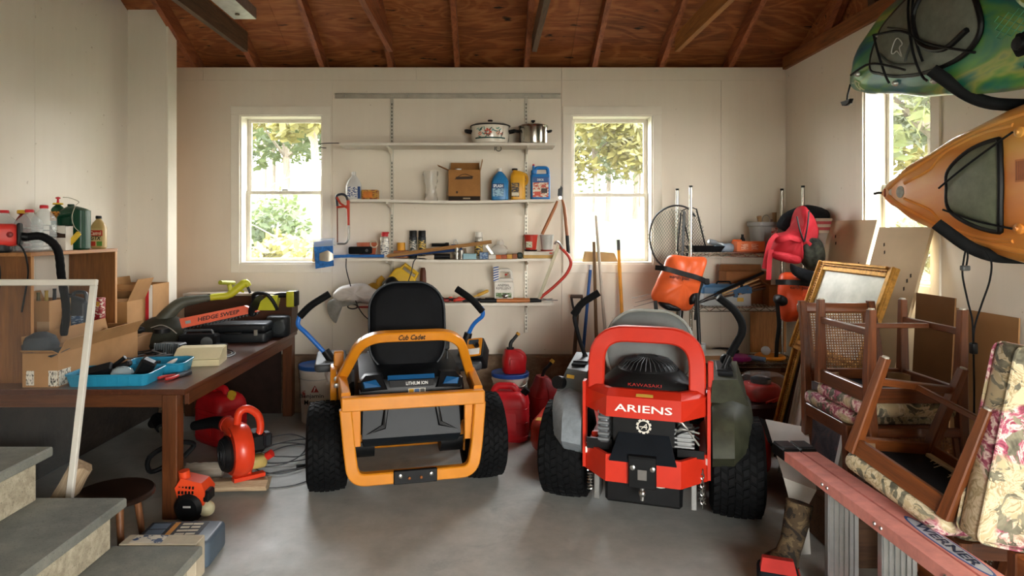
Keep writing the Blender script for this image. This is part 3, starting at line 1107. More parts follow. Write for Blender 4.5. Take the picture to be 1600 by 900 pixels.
# control console on its right fender
F = frame(oL(741, 543, 4.33), (0.9, -0.45, 0.15), (0.45, 0.7, 0.75))
cn = MB()
cn.rsolid((0, 0, -0.14), (0.125, 0.165, 0.14), 0.015, 0.01, T=F)
co = obj('control_console', cn, BLACK, om)
obj('console_face', MB().rsolid((0, 0, 0.0), (0.105, 0.15, 0.008), 0.01, 0.002, T=F), MY, co)
obj('console_screen', MB().rsolid((-0.005, 0.04, 0.008), (0.07, 0.035, 0.006), 0.006, 0.002, T=F), M('#39434c', 0.2), co)
obj('console_label', MB().rsolid((0.0, -0.04, 0.008), (0.085, 0.05, 0.002), 0.003, 0.0005, T=F), WHITE, co)
obj('console_knob', MB().lathe([(0.018, 0.0), (0.018, 0.02), (0.004, 0.024)], (0.02, 0.005, 0.008), 12, T=F), BLACK, co)
# levers
for boot, rod, grip in (
        ((oL(533, 583, 4.15), oL(508, 548, 4.15)), [oL(512, 556, 4.15), oL(478, 520, 4.12), oL(464, 508, 4.12), oL(468, 494, 4.13)], [oL(468, 495, 4.13), oL(484, 478, 4.15), oL(515, 459, 4.18)]),
        ((oL(722, 556, 4.45), oL(732, 520, 4.45)), [oL(729, 528, 4.45), oL(740, 505, 4.42), oL(756, 493, 4.40), oL(752, 480, 4.40)], [oL(754, 487, 4.40), oL(738, 468, 4.40), oL(713, 451, 4.42)])):
    obj('lever_boot', MB().cyl(boot[0], boot[1], 0.034, 0.028, 12), BLACK, om)
    rd = obj('lever_arm', MB().tube(fillet(rod, 0.05), 0.0145, 10), M('#1b62b4', 0.35, var=0.05), om)
    obj('lever_grip', MB().tube(fillet(grip, 0.05), 0.0235, 12), GRIP, rd)

# ------------------------------------------------------------------ red petrol mower
AR = M('#c42d18', 0.42, var=0.05, coat=0.12)
ar = thing('riding_mower', 'red-orange riding mower with a grey seat and black lever arms', 'riding mower', (0.906, 3.64, 0), math.radians(-17.9))
AT = Matrix.Translation((0.906, 3.64, 0)) @ Matrix.Rotation(math.radians(-17.9), 4, 'Z')
AI = AT.inverted()
aL = lambda px, py, Y: AI @ at(px, py, Y)
for s in (-1, 1):
    tire(ar, s * 0.462, 0.272, 0.275, s)


def facet(z0, z1, y0, y1, hw, ho, yo, th=0.02, top=None):
    """three-sided plate bent round the back: centre half width hw at depth y0 (z0) / y1 (z1), ends at ho, yo"""
    pl = lambda z, y: [(-ho, yo, z), (-hw, y, z), (hw, y, z), (ho, yo, z), (ho - th, yo + th * 0.3, z), (hw - th * 0.4, y + th, z), (-hw + th * 0.4, y + th, z), (-ho + th, yo + th * 0.3, z)]
    r = [pl(z0, y0), pl(z1, y1)]
    if top:
        z2, y2 = top
        r.append([(x * 0.985, yy + (y2 - y1) * (1 if abs(x) < hw + 0.01 else 0.75), z2) for x, yy, zz in pl(z1, y1)])
    return MB().loft(r)


bp = obj('rear_bumper', facet(0.272, 0.408, -0.452, -0.447, 0.185, 0.318, -0.29, 0.02), AR, ar, ang=20)
hb = obj('hitch_plate', MB().bx(-0.068, 0.068, -0.475, -0.452, 0.262, 0.418, 0.004).bx(-0.068, 0.068, -0.475, -0.40, 0.405, 0.42, 0.003), BLACK, ar)
bolts([(-0.047, -0.478, 0.365), (0.05, -0.478, 0.365)], STEEL, hb, 0.013)
obj('hitch_slot', MB().bx(-0.022, 0.022, -0.4765, -0.470, 0.305, 0.355), M('#6d6a66', 0.6), hb)
obj('hitch_pin', MB().cyl((0, -0.46, 0.262), (0, -0.46, 0.20), 0.012, n=10).ball((0, -0.46, 0.235), 0.02, 10, 6), STEEL, hb)
for s in (-1, 1):
    plate(0.022, 0.032, (s * 0.302, -0.306 - 0.0035, 0.375), WHITE, bp, 'warning_sticker', u=(0.64, -s * 0.77, 0))
sh = obj('rear_shroud', facet(0.598, 0.695, -0.435, -0.405, 0.185, 0.318, -0.27, 0.03, top=(0.722, -0.345)), AR, ar, ang=20)
text('ARIENS', 0.285, 0.036, (0.0, -0.4245, 0.645), M('#f2ede6', 0.5, var=0), sh, u=(1, 0, 0), v=(0, 0.3, 0.95), bold=0.012, ext=0.001)
gl = plate(0.085, 0.02, (0.005, -0.388, 0.705), M('#caa347', 0.5, var=0.05), sh, 'gold_sticker', v=(0, 0.86, 0.5))
ah = obj('guard_hoop', MB().ribbon(fillet([(-0.262, -0.25, 0.66), (-0.262, -0.20, 0.99), (0.262, -0.20, 0.99), (0.262, -0.25, 0.66)], 0.17, 8), 0.085, 0.065, (0, 1, 0)), AR, ar)
for s in (-1, 1):
    obj('rear_post', MB().bx(s * 0.318 - 0.008, s * 0.318 + 0.008, -0.31, -0.25, 0.28, 0.74), AR, ar)
    obj('side_frame', MB().bx(s * 0.29 - 0.02, s * 0.29 + 0.02, -0.25, 1.25, 0.30, 0.40, 0.004), AR, ar)
ep = obj('engine_guard_plate', MB().bx(-0.155, 0.155, -0.375, -0.368, 0.46, 0.62), BLACK, ar)
# round emblem: toothed ring with a bar across it
em = MB()
n = 10
outer = []
for k in range(n):
    for da, rr in ((-0.34, 0.032), (-0.2, 0.039), (0.2, 0.039), (0.34, 0.032)):
        a = 2 * PI * (k + 0.5) / n + da * 2 * PI / n * 1.2
        outer.append((rr * math.cos(a), rr * math.sin(a)))
em.prism(outer, 0.0, 0.002, 'xy', T=frame((0.0, -0.376, 0.545), (1, 0, 0), (0, 0, 1)))
eo = obj('gear_emblem', em, M('#ded9cd', 0.5, var=0), ep)
obj('emblem_disc', MB().lathe([(0.0265, 0.002), (0.0265, 0.003)], (0, 0, 0), 20, T=frame((0.0, -0.376, 0.545), (1, 0, 0), (0, 0, 1))), BLACK, eo)
text('A', 0.030, 0.030, (0.0, -0.3795, 0.545), M('#ded9cd', 0.5, var=0), eo, 'emblem_letter', shear=0.45)
plate(0.040, 0.004, (-0.001, -0.3795, 0.543), M('#ded9cd', 0.5, var=0), eo, 'emblem_bar')
obj('emblem_ring', MB().tube([(0.0285 * math.cos(a), -0.379, 0.545 + 0.0285 * math.sin(a)) for a in [2 * PI * k / 20 for k in range(20)]], 0.002, 5, True), M('#ded9cd', 0.5, var=0), eo)
obj('guard_ramp', MB().loft([[(-0.165, -0.47, 0.385), (0.165, -0.47, 0.385), (0.165, -0.455, 0.385), (-0.165, -0.455, 0.385)],
                             [(-0.125, -0.372, 0.51), (0.125, -0.372, 0.51), (0.125, -0.36, 0.51), (-0.125, -0.36, 0.51)]]), NAVY, ar)
# engine
en = MB()
en.bx(-0.22, 0.22, -0.32, 0.08, 0.40, 0.62, 0.03)
eg = obj('engine_block', en, M('#1a1b1c', 0.5, 0.3), ar)
cvr = MB()
cvr.loft([[(x * 0.25, -0.13 + y * 0.20, 0.62) for x, y in rrect(2, 2, 0.6, 4)], [(x * 0.235, -0.13 + y * 0.18, 0.73) for x, y in rrect(2, 2, 0.7, 4)],
          [(x * 0.17, -0.11 + y * 0.15, 0.79) for x, y in rrect(2, 2, 0.9, 4)]])
ec = obj('engine_cowl', cvr, M('#0f1011', 0.45, var=0.1), ar)
text('KAWASAKI', 0.17, 0.016, (0.0, -0.318, 0.742), M('#9c1f1a', 0.5, var=0), ec, u=(1, 0, 0), v=(0, 0.3, 1))
dm = MB().lathe([(0.165, 0.775), (0.158, 0.80), (0.125, 0.832), (0.065, 0.85), (0.01, 0.853)], (0, -0.10, 0), 28)
do_ = obj('cooling_screen', dm, BLACK, ec)
fin = MB()
for k in range(36):
    a = 2 * PI * k / 36
    fin.tube([(math.cos(a) * q, -0.10 + math.sin(a) * q, z + 0.003) for q, z in ((0.16, 0.798), (0.125, 0.833), (0.055, 0.852))], 0.0022, 4)
stuff(obj('screen_fins', fin, M('#3a3c3e', 0.4), do_))
# muffler, filter, hoses
for k in range(6):
    obj('silencer_fin', MB().bx(-0.235, -0.175, -0.385 + 0.001 * k, -0.33, 0.452 + k * 0.028, 0.470 + k * 0.028, 0.004), M('#7f8386', 0.45, 0.7), eg)
obj('silencer', MB().rsolid((-0.205, -0.345, 0.44), (0.05, 0.06, 0.18), 0.012, 0.01), M('#6a6e72', 0.45, 0.7), eg)
obj('cylinder_head', MB().bx(0.16, 0.24, -0.37, -0.30, 0.45, 0.56, 0.006), M('#9a9c9d', 0.4, 0.8), eg)
for k in range(5):
    obj('cylinder_fin', MB().bx(0.152, 0.248, -0.382, -0.31, 0.455 + k * 0.021, 0.463 + k * 0.021), M('#a5a7a8', 0.4, 0.8), eg)
for k in range(4):
    obj('hose', MB().tube(curve([(0.14 + 0.01 * k, -0.36, 0.50 + 0.02 * k), (0.19, -0.40, 0.54 + 0.015 * k), (0.27, -0.36, 0.56 - 0.03 * k)], 5), 0.005, 6), M('#a9a9a4', 0.4, 0.5) if k % 2 else BLACK, eg)
obj('red_cap', MB().bx(-0.28, -0.24, -0.30, -0.27, 0.44, 0.47, 0.006), AR, eg)
obj('side_shield', MB().bx(-0.295, -0.165, -0.36, -0.35, 0.40, 0.455), BLACK, ar)
obj('side_shield', MB().bx(0.165, 0.295, -0.36, -0.35, 0.40, 0.44), BLACK, ar)
# rear axle, springs, chain
obj('rear_axle_box', MB().bx(-0.20, 0.19, -0.36, -0.02, 0.13, 0.275, 0.015), BLACK, ar)
obj('axle', MB().cyl((-0.36, 0, 0.272), (0.36, 0, 0.272), 0.04, n=12), BLACK, ar)
for s in (-1, 1):
    obj('axle_plate', MB().bx(s * 0.245 - 0.014, s * 0.245 + 0.014, -0.34, -0.20, 0.13, 0.29, 0.003), GALV, ar)
    obj('transaxle', MB().cyl((s * 0.14, 0, 0.272), (s * 0.32, 0, 0.272), 0.09, n=16), BLACK, ar)
    sp = MB().tube([(s * 0.285 + 0.016 * math.cos(a), -0.30 + 0.016 * math.sin(a), 0.155 + a * 0.0026) for a in [k * 0.5 for k in range(84)]], 0.0042, 5)
    obj('spring', sp, STEEL, ar)
for k in range(9):
    obj('chain_link', MB().tube([(0.285 + (0.009 * math.cos(a) if k % 2 else 0.003), -0.335 + (0 if k % 2 else 0.009 * math.cos(a)), 0.16 + 0.021 * k + 0.015 * math.sin(a)) for a in [2 * PI * j / 8 for j in range(8)]], 0.0035, 5, True), STEEL, ar)
obj('oil_filter', MB().cyl((0.08, -0.40, 0.262), (0.08, -0.40, 0.285), 0.04, n=16), M('#c5c0b4', 0.5), ar)
# seat
sb = MB()
F = frame((0.0, 0.10, 0.86), (1, 0, 0), (0, 0.2, 1))
sb.rsolid((0, 0, 0), (0.50, 0.44, 0.11), 0.19, 0.045, 8, T=F)
so = obj('seat_back', sb, M('#6f7676', 0.5, var=0.08, bump=0.08), ar)
obj('seat_piping', MB().tube([F @ Vector((x, y, 0.10)) for x, y in rrect(0.485, 0.425, 0.185, 8)], 0.009, 6, True), M('#8f948d', 0.5), so)
obj('seat_cushion', MB().rsolid((0, 0.40, 0.60), (0.50, 0.50, 0.12), 0.1, 0.04), M('#6f7676', 0.55), ar)
obj('seat_base', MB().bx(-0.30, 0.30, 0.15, 0.65, 0.42, 0.60, 0.03), BLACK, ar)
obj('floor_pan', MB().bx(-0.34, 0.34, 0.62, 1.25, 0.38, 0.42, 0.01), BLACK, ar)
dk = obj('cutting_deck', MB().rsolid((-0.06, 0.64, 0.08), (1.50, 0.62, 0.20), 0.16, 0.05, 6), AR, ar)
plate(0.10, 0.07, (-0.72, 0.46, 0.2805), M('#d8a83a', 0.5, var=0.1), dk, 'deck_sticker', u=(1, 0, 0), v=(0, 1, 0))
for s in (-1, 1):
    ca_ = obj('caster', MB().lathe([(0.03, -0.06), (0.13, -0.055), (0.15, 0), (0.13, 0.055), (0.03, 0.06)], (s * 0.40, 1.28, 0.15), 18, axis='x'), RUBBER, ar)
obj('discharge_chute', MB().loft([[(0.66, 0.35, 0.31), (0.66, 0.85, 0.31), (0.66, 0.85, 0.30), (0.66, 0.35, 0.30)], [(0.76, 0.30, 0.26), (0.76, 0.80, 0.26), (0.76, 0.80, 0.25), (0.76, 0.30, 0.25)], [(0.84, 0.24, 0.05), (0.84, 0.75, 0.05), (0.83, 0.75, 0.05), (0.83, 0.24, 0.05)]]), MATTE, ar)
# fenders and consoles
GREYP = M('#7d858b', 0.5, var=0.12, scale=25)
OLIVE = M('#333526', 0.55, var=0.25, scale=12)
ARCH = [(-0.30, 0.50), (-0.24, 0.60), (-0.10, 0.66), (0.30, 0.66), (0.34, 0.56), (0.12, 0.54), (-0.06, 0.52), (-0.16, 0.36), (-0.22, 0.34)]
for s, mat_ in ((-1, GREYP), (1, OLIVE)):
    fb = MB()
    a = [(-0.33, 0.40), (-0.30, 0.52), (-0.20, 0.60), (0.05, 0.64), (0.30, 0.62), (0.32, 0.50), (0.10, 0.55), (-0.10, 0.53), (-0.20, 0.44), (-0.25, 0.33)]
    fb.loft([[(s * (0.335), y, z) for y, z in a], [(s * 0.44, y * 0.99, z + 0.01) for y, z in a], [(s * 0.51, y * 0.80 + 0.05, z * 0.9 + 0.05) for y, z in a], [(s * 0.545, y * 0.62 + 0.10, z * 0.75 + 0.115) for y, z in a]])
    fo = obj('fender', fb, mat_, ar)
    cb = MB()
    cb.loft([[(s * 0.33, -0.12, 0.63), (s * 0.53, -0.02, 0.60), (s * 0.53, 0.42, 0.63), (s * 0.33, 0.42, 0.63)], [(s * 0.34, -0.08, 0.74), (s * 0.47, 0.0, 0.735), (s * 0.49, 0.42, 0.755), (s * 0.34, 0.42, 0.755)]])
    co = obj('side_console', cb, M('#54595a', 0.5) if s < 0 else OLIVE, ar)
    obj('console_recess', MB().bx(s * 0.365, s * 0.455, 0.10, 0.36, 0.752, 0.762, 0.004), BLACK, co)
    for k in range(4):
        obj('console_slot', MB().bx(s * 0.37, s * 0.45, 0.03 + k * 0.015, 0.037 + k * 0.015, 0.745, 0.757), MATTE, co)
    if s < 0:
        plate(0.05, 0.02, (-0.44, -0.056, 0.70), M('#c9a03a', 0.5, var=0), co, 'console_sticker', u=(0.9, -0.35, 0), v=(0, 0.3, 1))
        obj('fuel_cap', MB().cyl((-0.50, -0.03, 0.655), (-0.515, -0.07, 0.665), 0.038, n=14), BLACK, co)
    else:
        obj('key_knob', MB().ball((0.42, 0.22, 0.80), 0.034, 12, 8).cyl((0.42, 0.22, 0.75), (0.42, 0.22, 0.80), 0.022, n=10), BLACK, co)
# deck height lever with its grey cup
obj('lift_lever', MB().cyl(aL(1093, 545, 3.62), aL(1089, 458, 3.68), 0.011, n=10), BLACK, ar)
obj('lever_cup', MB().loft([[aL(1094, 560, 3.62) + Vector((x, y, 0)) for x, y in rrect(0.04, 0.05, 0.012, 3)], [aL(1094, 552, 3.62) + Vector((x, y, 0)) for x, y in rrect(0.058, 0.06, 0.015, 3)], [aL(1094, 537, 3.62) + Vector((x, y, 0)) for x, y in rrect(0.062, 0.065, 0.016, 3)]]), M('#6d7270', 0.4), ar)
obj('lever_post', MB().bx(0.315, 0.345, -0.08, -0.05, 0.60, 0.84, 0.004), AR, ar)
for pts in ([(918, 566, 4.02), (905, 530, 4.0), (896, 492, 3.98), (908, 474, 3.97), (936, 457, 3.96)], [(1128, 580, 3.66), (1140, 555, 3.66), (1160, 520, 3.64), (1160, 505, 3.64), (1148, 484, 3.64), (1122, 464, 3.64)]):
    P = [aL(*p) for p in pts]
    lv = obj('lever_arm', MB().tube(fillet(P, 0.04, 4), 0.0135, 10), M('#15171a', 0.4), ar)
    obj('lever_grip', MB().tube(fillet(P[2:] if len(pts) == 5 else P[1:], 0.04, 4), 0.022, 12), GRIP, lv)
    obj('lever_boot', MB().cyl(P[0] - Vector((0, 0, 0.03)), P[0] + (P[1] - P[0]) * 0.35, 0.03, 0.016, 10), BLACK, ar)

# ================================================================== STEPS, WORKBENCH AND WHAT IS ON AND UNDER IT
# ---- generic containers
def carton(name, label, loc, rz, w, d, h, flaps=(), group=None, mat_=CARD, th=0.006, solid=False):
    """open cardboard box; flaps = (side, tilt degrees from upright outward, length) with side in 'f b l r'"""
    e = thing(name, label, 'box', loc, rz, group)
    mb = MB()
    mb.bx(-w / 2, w / 2, -d / 2, d / 2, 0, th)
    mb.bx(-w / 2, w / 2, -d / 2, -d / 2 + th, th, h).bx(-w / 2, w / 2, d / 2 - th, d / 2, th, h)
    mb.bx(-w / 2, -w / 2 + th, -d / 2 + th, d / 2 - th, th, h).bx(w / 2 - th, w / 2, -d / 2 + th, d / 2 - th, th, h)
    if solid:
        mb.bx(-w / 2, w / 2, -d / 2, d / 2, h - th, h)
    obj('carton_body', mb, mat_, e)
    for side, tilt, L in flaps:
        a = math.radians(tilt)
        dx, dz = math.sin(a) * L, math.cos(a) * L
        if side in 'fb':
            s = -1 if side == 'f' else 1
            p = [(-w / 2 + 0.004, s * d / 2, h), (w / 2 - 0.004, s * d / 2, h), (w / 2 - 0.012, s * (d / 2 + dx), h + dz), (-w / 2 + 0.012, s * (d / 2 + dx), h + dz)]
            n = Vector((0, s * math.cos(a), -math.sin(a))) * 0.004
        else:
            s = -1 if side == 'l' else 1
            p = [(s * w / 2, -d / 2 + 0.004, h), (s * w / 2, d / 2 - 0.004, h), (s * (w / 2 + dx), d / 2 - 0.012, h + dz), (s * (w / 2 + dx), -d / 2 + 0.012, h + dz)]
            n = Vector((s * math.cos(a), 0, -math.sin(a))) * 0.004
        p = [Vector(q) for q in p]
        obj('flap', MB().loft([p, [q - n for q in p]]), mat_, e)
    return e


def jug(name, label, loc, w, d, h, m, cap, rz=0.0, handle=True, neck=0.32, capname='cap', group=None, r=0.025, off=0.0, neck_m=None, capr=0.022, cat='jug'):
    """blow-moulded jug: body with rounded shoulders, neck, cap and a handle loop"""
    e = thing(name, label, cat, loc, rz, group)
    b = MB()
    hb = h * (1 - neck)
    rings = []
    for ins, z in ((0.008, 0), (0, 0.01), (0, hb * 0.5), (0, hb)):
        rings.append([(x, y, z) for x, y in rrect(w - 2 * ins, d - 2 * ins, r, 4)])
    for k, z in ((0.86, hb + h * neck * 0.28), (0.58, hb + h * neck * 0.52), (0.36, hb + h * neck * 0.68)):
        rings.append([(x * k + off * (1 - k), y * k, z) for x, y in rrect(w, d, min(w, d) * 0.46, 4)])
    q = capr / max(w, d) * 2 * 0.9
    for z in (hb + h * neck * 0.74, hb + h * neck * 0.82):
        rings.append([(math.copysign(1, 1) * (capr * 0.9 * math.cos(a)) + off, capr * 0.9 * math.sin(a), z) for a in [math.atan2(y, x) for x, y in rrect(w, d, min(w, d) * 0.46, 4)]])
    b.loft(rings)
    bo = obj('body', b, m, e)
    if handle:
        hx = w / 2 - 0.004
        obj('grip', MB().tube(curve([(hx - 0.01, 0, hb * 0.62), (hx + 0.018, 0, hb * 0.75), (hx + 0.012, 0, hb + 0.01), (off + capr * 1.1, 0, hb + h * neck * 0.6)], 4), 0.011, 7), m, bo)
    obj(capname, MB().lathe([(capr, h - h * neck * 0.24), (capr * 1.02, h - 0.006), (capr * 0.9, h)], (off, 0, 0), 16), cap, e)
    return e


def spray_can(name, label, loc, r, h, m, cap, group=None, nozzle=False, band=None):
    e = thing(name, label, 'spray can', loc, 0, group)
    obj('can', MB().lathe([(r * 0.9, 0), (r, 0.006), (r, h * 0.74), (r * 0.94, h * 0.79), (r * 0.7, h * 0.83), (r * 0.6, h * 0.83)], n=16), m, e)
    if band:
        obj('can_label', MB().lathe([(r * 1.012, h * 0.12), (r * 1.012, h * 0.66)], n=16), band, e)
    if nozzle:
        obj('cap', MB().lathe([(r * 0.75, h * 0.82), (r * 0.8, h * 0.92), (r * 0.55, h)], n=14).box((r * 0.3, 0, h * 0.97), (r * 1.3, r * 0.6, h * 0.06), 0.002), cap, e)
    else:
        obj('cap', MB().lathe([(r * 0.93, h * 0.80), (r * 0.93, h * 0.985), (r * 0.85, h)], n=16), cap, e)
    return e


def label_mat(base, ink, scale=60, thr=0.55, stretch=(1, 1, 3)):
    """printed label: flat colour with small blocks of print"""
    key = ('label', base, ink, scale)
    if key in _mats:
        return _mats[key]
    t = NT('print_' + base.strip('#'))
    v = t.coords(stretch)
    f = t.noise(v, scale, 2, 0.5)
    c = t.ramp(f, [(thr - 0.02, base), (thr + 0.02, ink)])
    t.l(c, t.b.inputs['Base Color'])
    t.b.inputs['Roughness'].default_value = 0.5
    _mats[key] = t.m
    return t.m


# ---- stone steps
def stone(name, a, b, c, sc, bump):
    t = NT(name)
    v = t.coords()
    col_ = t.ramp(t.noise(v, sc, 6, 0.7), [(0.3, a), (0.5, b), (0.72, c)])
    k = t.noise(v, 140, 2, 0.5)
    col_ = t.mix(t.ramp(k, [(0.6, (0, 0, 0, 1)), (0.72, (0.5, 0.5, 0.5, 1))]), col_, '#3c3b34')
    t.l(col_, t.b.inputs['Base Color'])
    t.b.inputs['Roughness'].default_value = 0.85
    t.bump(t.noise(v, 90, 4), bump, 0.006)
    return t.m


TREAD = stone('bluestone', '#5d605a', '#767870', '#8d8c80', 3.2, 0.2)
PEBBLE = stone('pebbledash', '#8f8672', '#aca38c', '#c6bfa9', 22, 0.9)
stp = thing('stone_steps', 'grey stone steps with thick slab treads over rough pale risers', 'steps', (-1.6, 2.8, 0))
for k, (xr, zt, L) in enumerate(((-1.254, 0.172, 0.40), (-1.585, 0.382, 0.40), (-1.907, 0.606, 0.85))):
    obj('tread', MB().bx(xr - L + 1.6, xr + 1.6, -1.75, 0.0, zt - 0.042, zt, 0.006), TREAD, stp)
    zb = (0.0, 0.172, 0.382)[k]
    obj('riser_block', MB().bx(-2.75 + 1.6, xr - 0.055 + 1.6, -1.74, -0.03, zb, zt - 0.042, 0.004), PEBBLE, stp)

# ---- white framed glazed panel leaning behind the steps
sp_ = thing('storm_window', 'clear storm window with a thin white frame leaning behind the stone steps', 'window panel', (-1.917, 2.885, 0), rot=(-math.radians(10.6), 0, 0))
f_ = 0.03
Wp, Hp = 0.84, 1.333
for n, b in (('frame_rail', (-Wp, 0, -0.011, 0.011, Hp - f_, Hp)), ('frame_rail', (-Wp, 0, -0.011, 0.011, 0, f_)), ('frame_stile', (-f_, 0, -0.011, 0.011, f_, Hp - f_)), ('frame_stile', (-Wp, -Wp + f_, -0.011, 0.011, f_, Hp - f_))):
    obj(n, MB().bx(*b, 0.003), M('#d9d6cc', 0.45, var=0.05), sp_)
obj('pane', MB().bx(-Wp + f_ - 0.004, -f_ + 0.004, -0.002, 0.002, f_ - 0.004, Hp - f_ + 0.004), clear('#c8cfd2', 0.025, 0.05), sp_)

# ---- the workbench
TW = wood('#361a0c', '#6a391d', 'y', 1.0, 0.35, 0.2)
TWZ = wood('#3a1c0c', '#70401f', 'z', 1.0, 0.4, 0.2)
TZ = 0.70
wb = thing('workbench', 'long dark wooden table loaded with tools along the white wall', 'table', (-2.25, 4.42, 0))
obj('tabletop', MB().prism([(-0.61, -1.0), (0.62, -1.0), (0.62, 1.0), (-0.29, 1.0), (-0.29, 0.65), (-0.61, 0.65)], TZ - 0.03, TZ, 'xy', bev=0.003), wood('#33190e', '#633620', 'y', 1.0, 0.3, 0.2), wb)
for n, b in (('apron', (-0.59, 0.55, -0.985, -0.96, TZ - 0.10, TZ - 0.03)), ('apron', (-0.27, 0.55, 0.95, 0.975, TZ - 0.10, TZ - 0.03)),
             ('apron', (0.585, 0.61, -0.93, 0.90, TZ - 0.10, TZ - 0.03)), ('apron', (-0.60, -0.575, -0.93, 0.62, TZ - 0.10, TZ - 0.03))):
    obj(n, MB().bx(*b, 0.002), TW if b[1] - b[0] < 0.1 else wood('#3a1c0c', '#70401f', 'x', 1.0, 0.4, 0.2), wb)
for x, y in ((0.535, -0.955), (0.565, 0.95), (-0.565, -0.955), (-0.25, 0.95)):
    obj('leg', MB().bx(x - 0.04, x + 0.04, y - 0.04, y + 0.04, 0, TZ - 0.03, 0.004), TWZ, wb)
obj('end_panel', MB().bx(-0.10, 0.505, 0.93, 0.945, 0.02, TZ - 0.03), M('#24130c', 0.5, var=0.2), wb)

# ---- bookcase on the bench, against the wall
BK = wood('#4a2a12', '#8b5a2b', 'z', 0.8, 0.5)
bk = thing('bookcase', 'low brown bookcase standing on the workbench against the wall', 'bookcase', (-2.865, 3.56, TZ))
BT = 1.427 - TZ
obj('top_board', MB().bx(0, 0.318, -0.005, 0.825, BT - 0.022, BT, 0.002), wood('#8a5a33', '#c08a56', 'y', 0.8, 0.5), bk)
for y in (0.0, 0.80):
    sd = obj('side_panel', MB().bx(0, 0.312, y, y + 0.02, 0, BT - 0.022), BK, bk)
    obj('edge_strip', MB().bx(0.312, 0.316, y, y + 0.02, 0, BT - 0.022), wood('#a06c3c', '#c99560', 'z', 0.8, 0.5), sd)
obj('shelf_board', MB().bx(0.0, 0.29, 0.02, 0.80, 0.165, 0.185), BK, bk)
SH = TZ + 0.185

# things on top of the bookcase
B0 = 1.427
CLR = clear('#dfe6e4', 0.30, 0.25)


def clear_jug(x, y, w, h, label, jn='clear jugs on the bookcase'):
    e = jug('plastic_jug', label, (x, y, B0), w, w, h, CLR, M('#c4202a', 0.4), handle=False, neck=0.30, group=jn, r=w * 0.3, capr=0.023)
    for k in range(5):
        z = h * (0.10 + 0.115 * k)
        obj('rib', MB().tube([(a * 1.0, b * 1.0, z) for a, b in rrect(w + 0.002, w + 0.002, w * 0.3, 4)], 0.003, 5, True), CLR, e)
    return e


clear_jug(-2.687, 3.86, 0.112, 0.275, 'tallest clear ribbed plastic jug with red cap, beside the green jug')
clear_jug(-2.685, 3.735, 0.115, 0.245, 'clear ribbed plastic jug with red cap just behind the red blower')
clear_jug(-2.805, 3.70, 0.11, 0.24, 'clear plastic jug with red cap nearest the frame edge, half hidden by red blower')
e = jug('oil_bottle', 'dark red plastic bottle with a yellow cap behind the clear jugs', (-2.80, 3.84, B0), 0.085, 0.07, 0.245, M('#7d1a18', 0.4), M('#d6a72b', 0.5), handle=False, neck=0.35, capr=0.03, cat='bottle')
gj = jug('fluid_jug', 'large dark green plastic jug with a yellow tag hanging on its front', (-2.645, 4.09, B0), 0.155, 0.11, 0.29, M('#12402c', 0.35, var=0.08), M('#0f3323', 0.4), handle=False, neck=0.14, capr=0.02, off=-0.03, r=0.03)
obj('handle', MB().tube(fillet([(-0.065, -0.045, 0.135), (-0.07, -0.062, 0.215), (0.02, -0.062, 0.225), (0.0, -0.045, 0.13)], 0.03), 0.012, 7), M('#12402c', 0.35, var=0.08), gj)
tg = thing('funnel_tube', 'flat yellow plastic spout hanging by a string on the green jug', 'spout', (-2.56, 4.02, B0 + 0.004))
obj('spout', MB().rsolid((0, 0, 0), (0.032, 0.135, 0.012), 0.008, 0.003, T=frame((-0.045, -0.02, 0.055), (0.74, 0, -0.67), (0.67, 0.0, 0.74))), M('#d9b63a', 0.5, var=0.05), tg)
obj('string', MB().tube(curve([(0.005, -0.022, 0.105), (-0.03, -0.025, 0.14), (-0.05, -0.02, 0.20), (-0.035, -0.012, 0.27), (-0.04, 0.03, 0.30), (-0.11, 0.05, 0.325), (-0.16, 0.06, 0.33)], 6), 0.0022, 5), M('#bfb9a4', 0.8), tg)
ob = jug('oil_bottle', 'small dark green oil bottle with yellow collar and red spout beside the large jug', (-2.785, 4.13, B0), 0.075, 0.06, 0.30, M('#1d4a30', 0.4), M('#d6b02c', 0.5), handle=False, neck=0.14, capr=0.03, cat='bottle')
obj('red_spout', MB().lathe([(0.008, 0.30), (0.006, 0.325), (0.014, 0.328), (0.014, 0.335), (0.004, 0.34)], n=10), M('#c4202a', 0.4), ob)
plate(0.06, 0.06, (0, -0.031, 0.215), label_mat('#c9862a', '#3a2412'), ob, 'bottle_label')
cb = carton('carton', 'small white and brown carton in front of the green jug', (-2.66, 3.975, B0), 0.0, 0.10, 0.07, 0.155, mat_=M('#e2ddd2', 0.7, var=0.04), solid=True)
plate(0.099, 0.075, (0, -0.0355, 0.115), M('#3b261a', 0.6, var=0.1), cb, 'carton_print')
obj('print_arc', MB().prism([(0.0, 0.0)] + [(0.085 * math.cos(a), 0.05 * math.sin(a)) for a in [PI + PI / 2 * k / 8 for k in range(9)]], 0, 0.0008, 'xy', T=frame((0.049, -0.0366, 0.152), (1, 0, 0), (0, 0, 1))), M('#e2ddd2', 0.7, var=0.04), cb)
ca = jug('oil_bottle', 'tan motor oil bottle with black cap at the far end of the bookcase', (-2.605, 4.265, B0), 0.095, 0.06, 0.22, M('#b59a63', 0.35, var=0.05), BLACK, handle=False, neck=0.36, capr=0.018, cat='bottle', r=0.02)
lb = plate(0.088, 0.115, (0, -0.0305, 0.078), M('#c8b27a', 0.45), ca, 'bottle_label')
plate(0.088, 0.038, (0, -0.0318, 0.105), M('#b83a26', 0.45), lb, 'label_band', v=(0.18, 0, 1))
plate(0.036, 0.03, (0.024, -0.0318, 0.035), M('#5d8a3a', 0.45), lb, 'label_patch')
plate(0.036, 0.03, (-0.02, -0.0318, 0.035), M('#b83a26', 0.45), lb, 'label_patch')
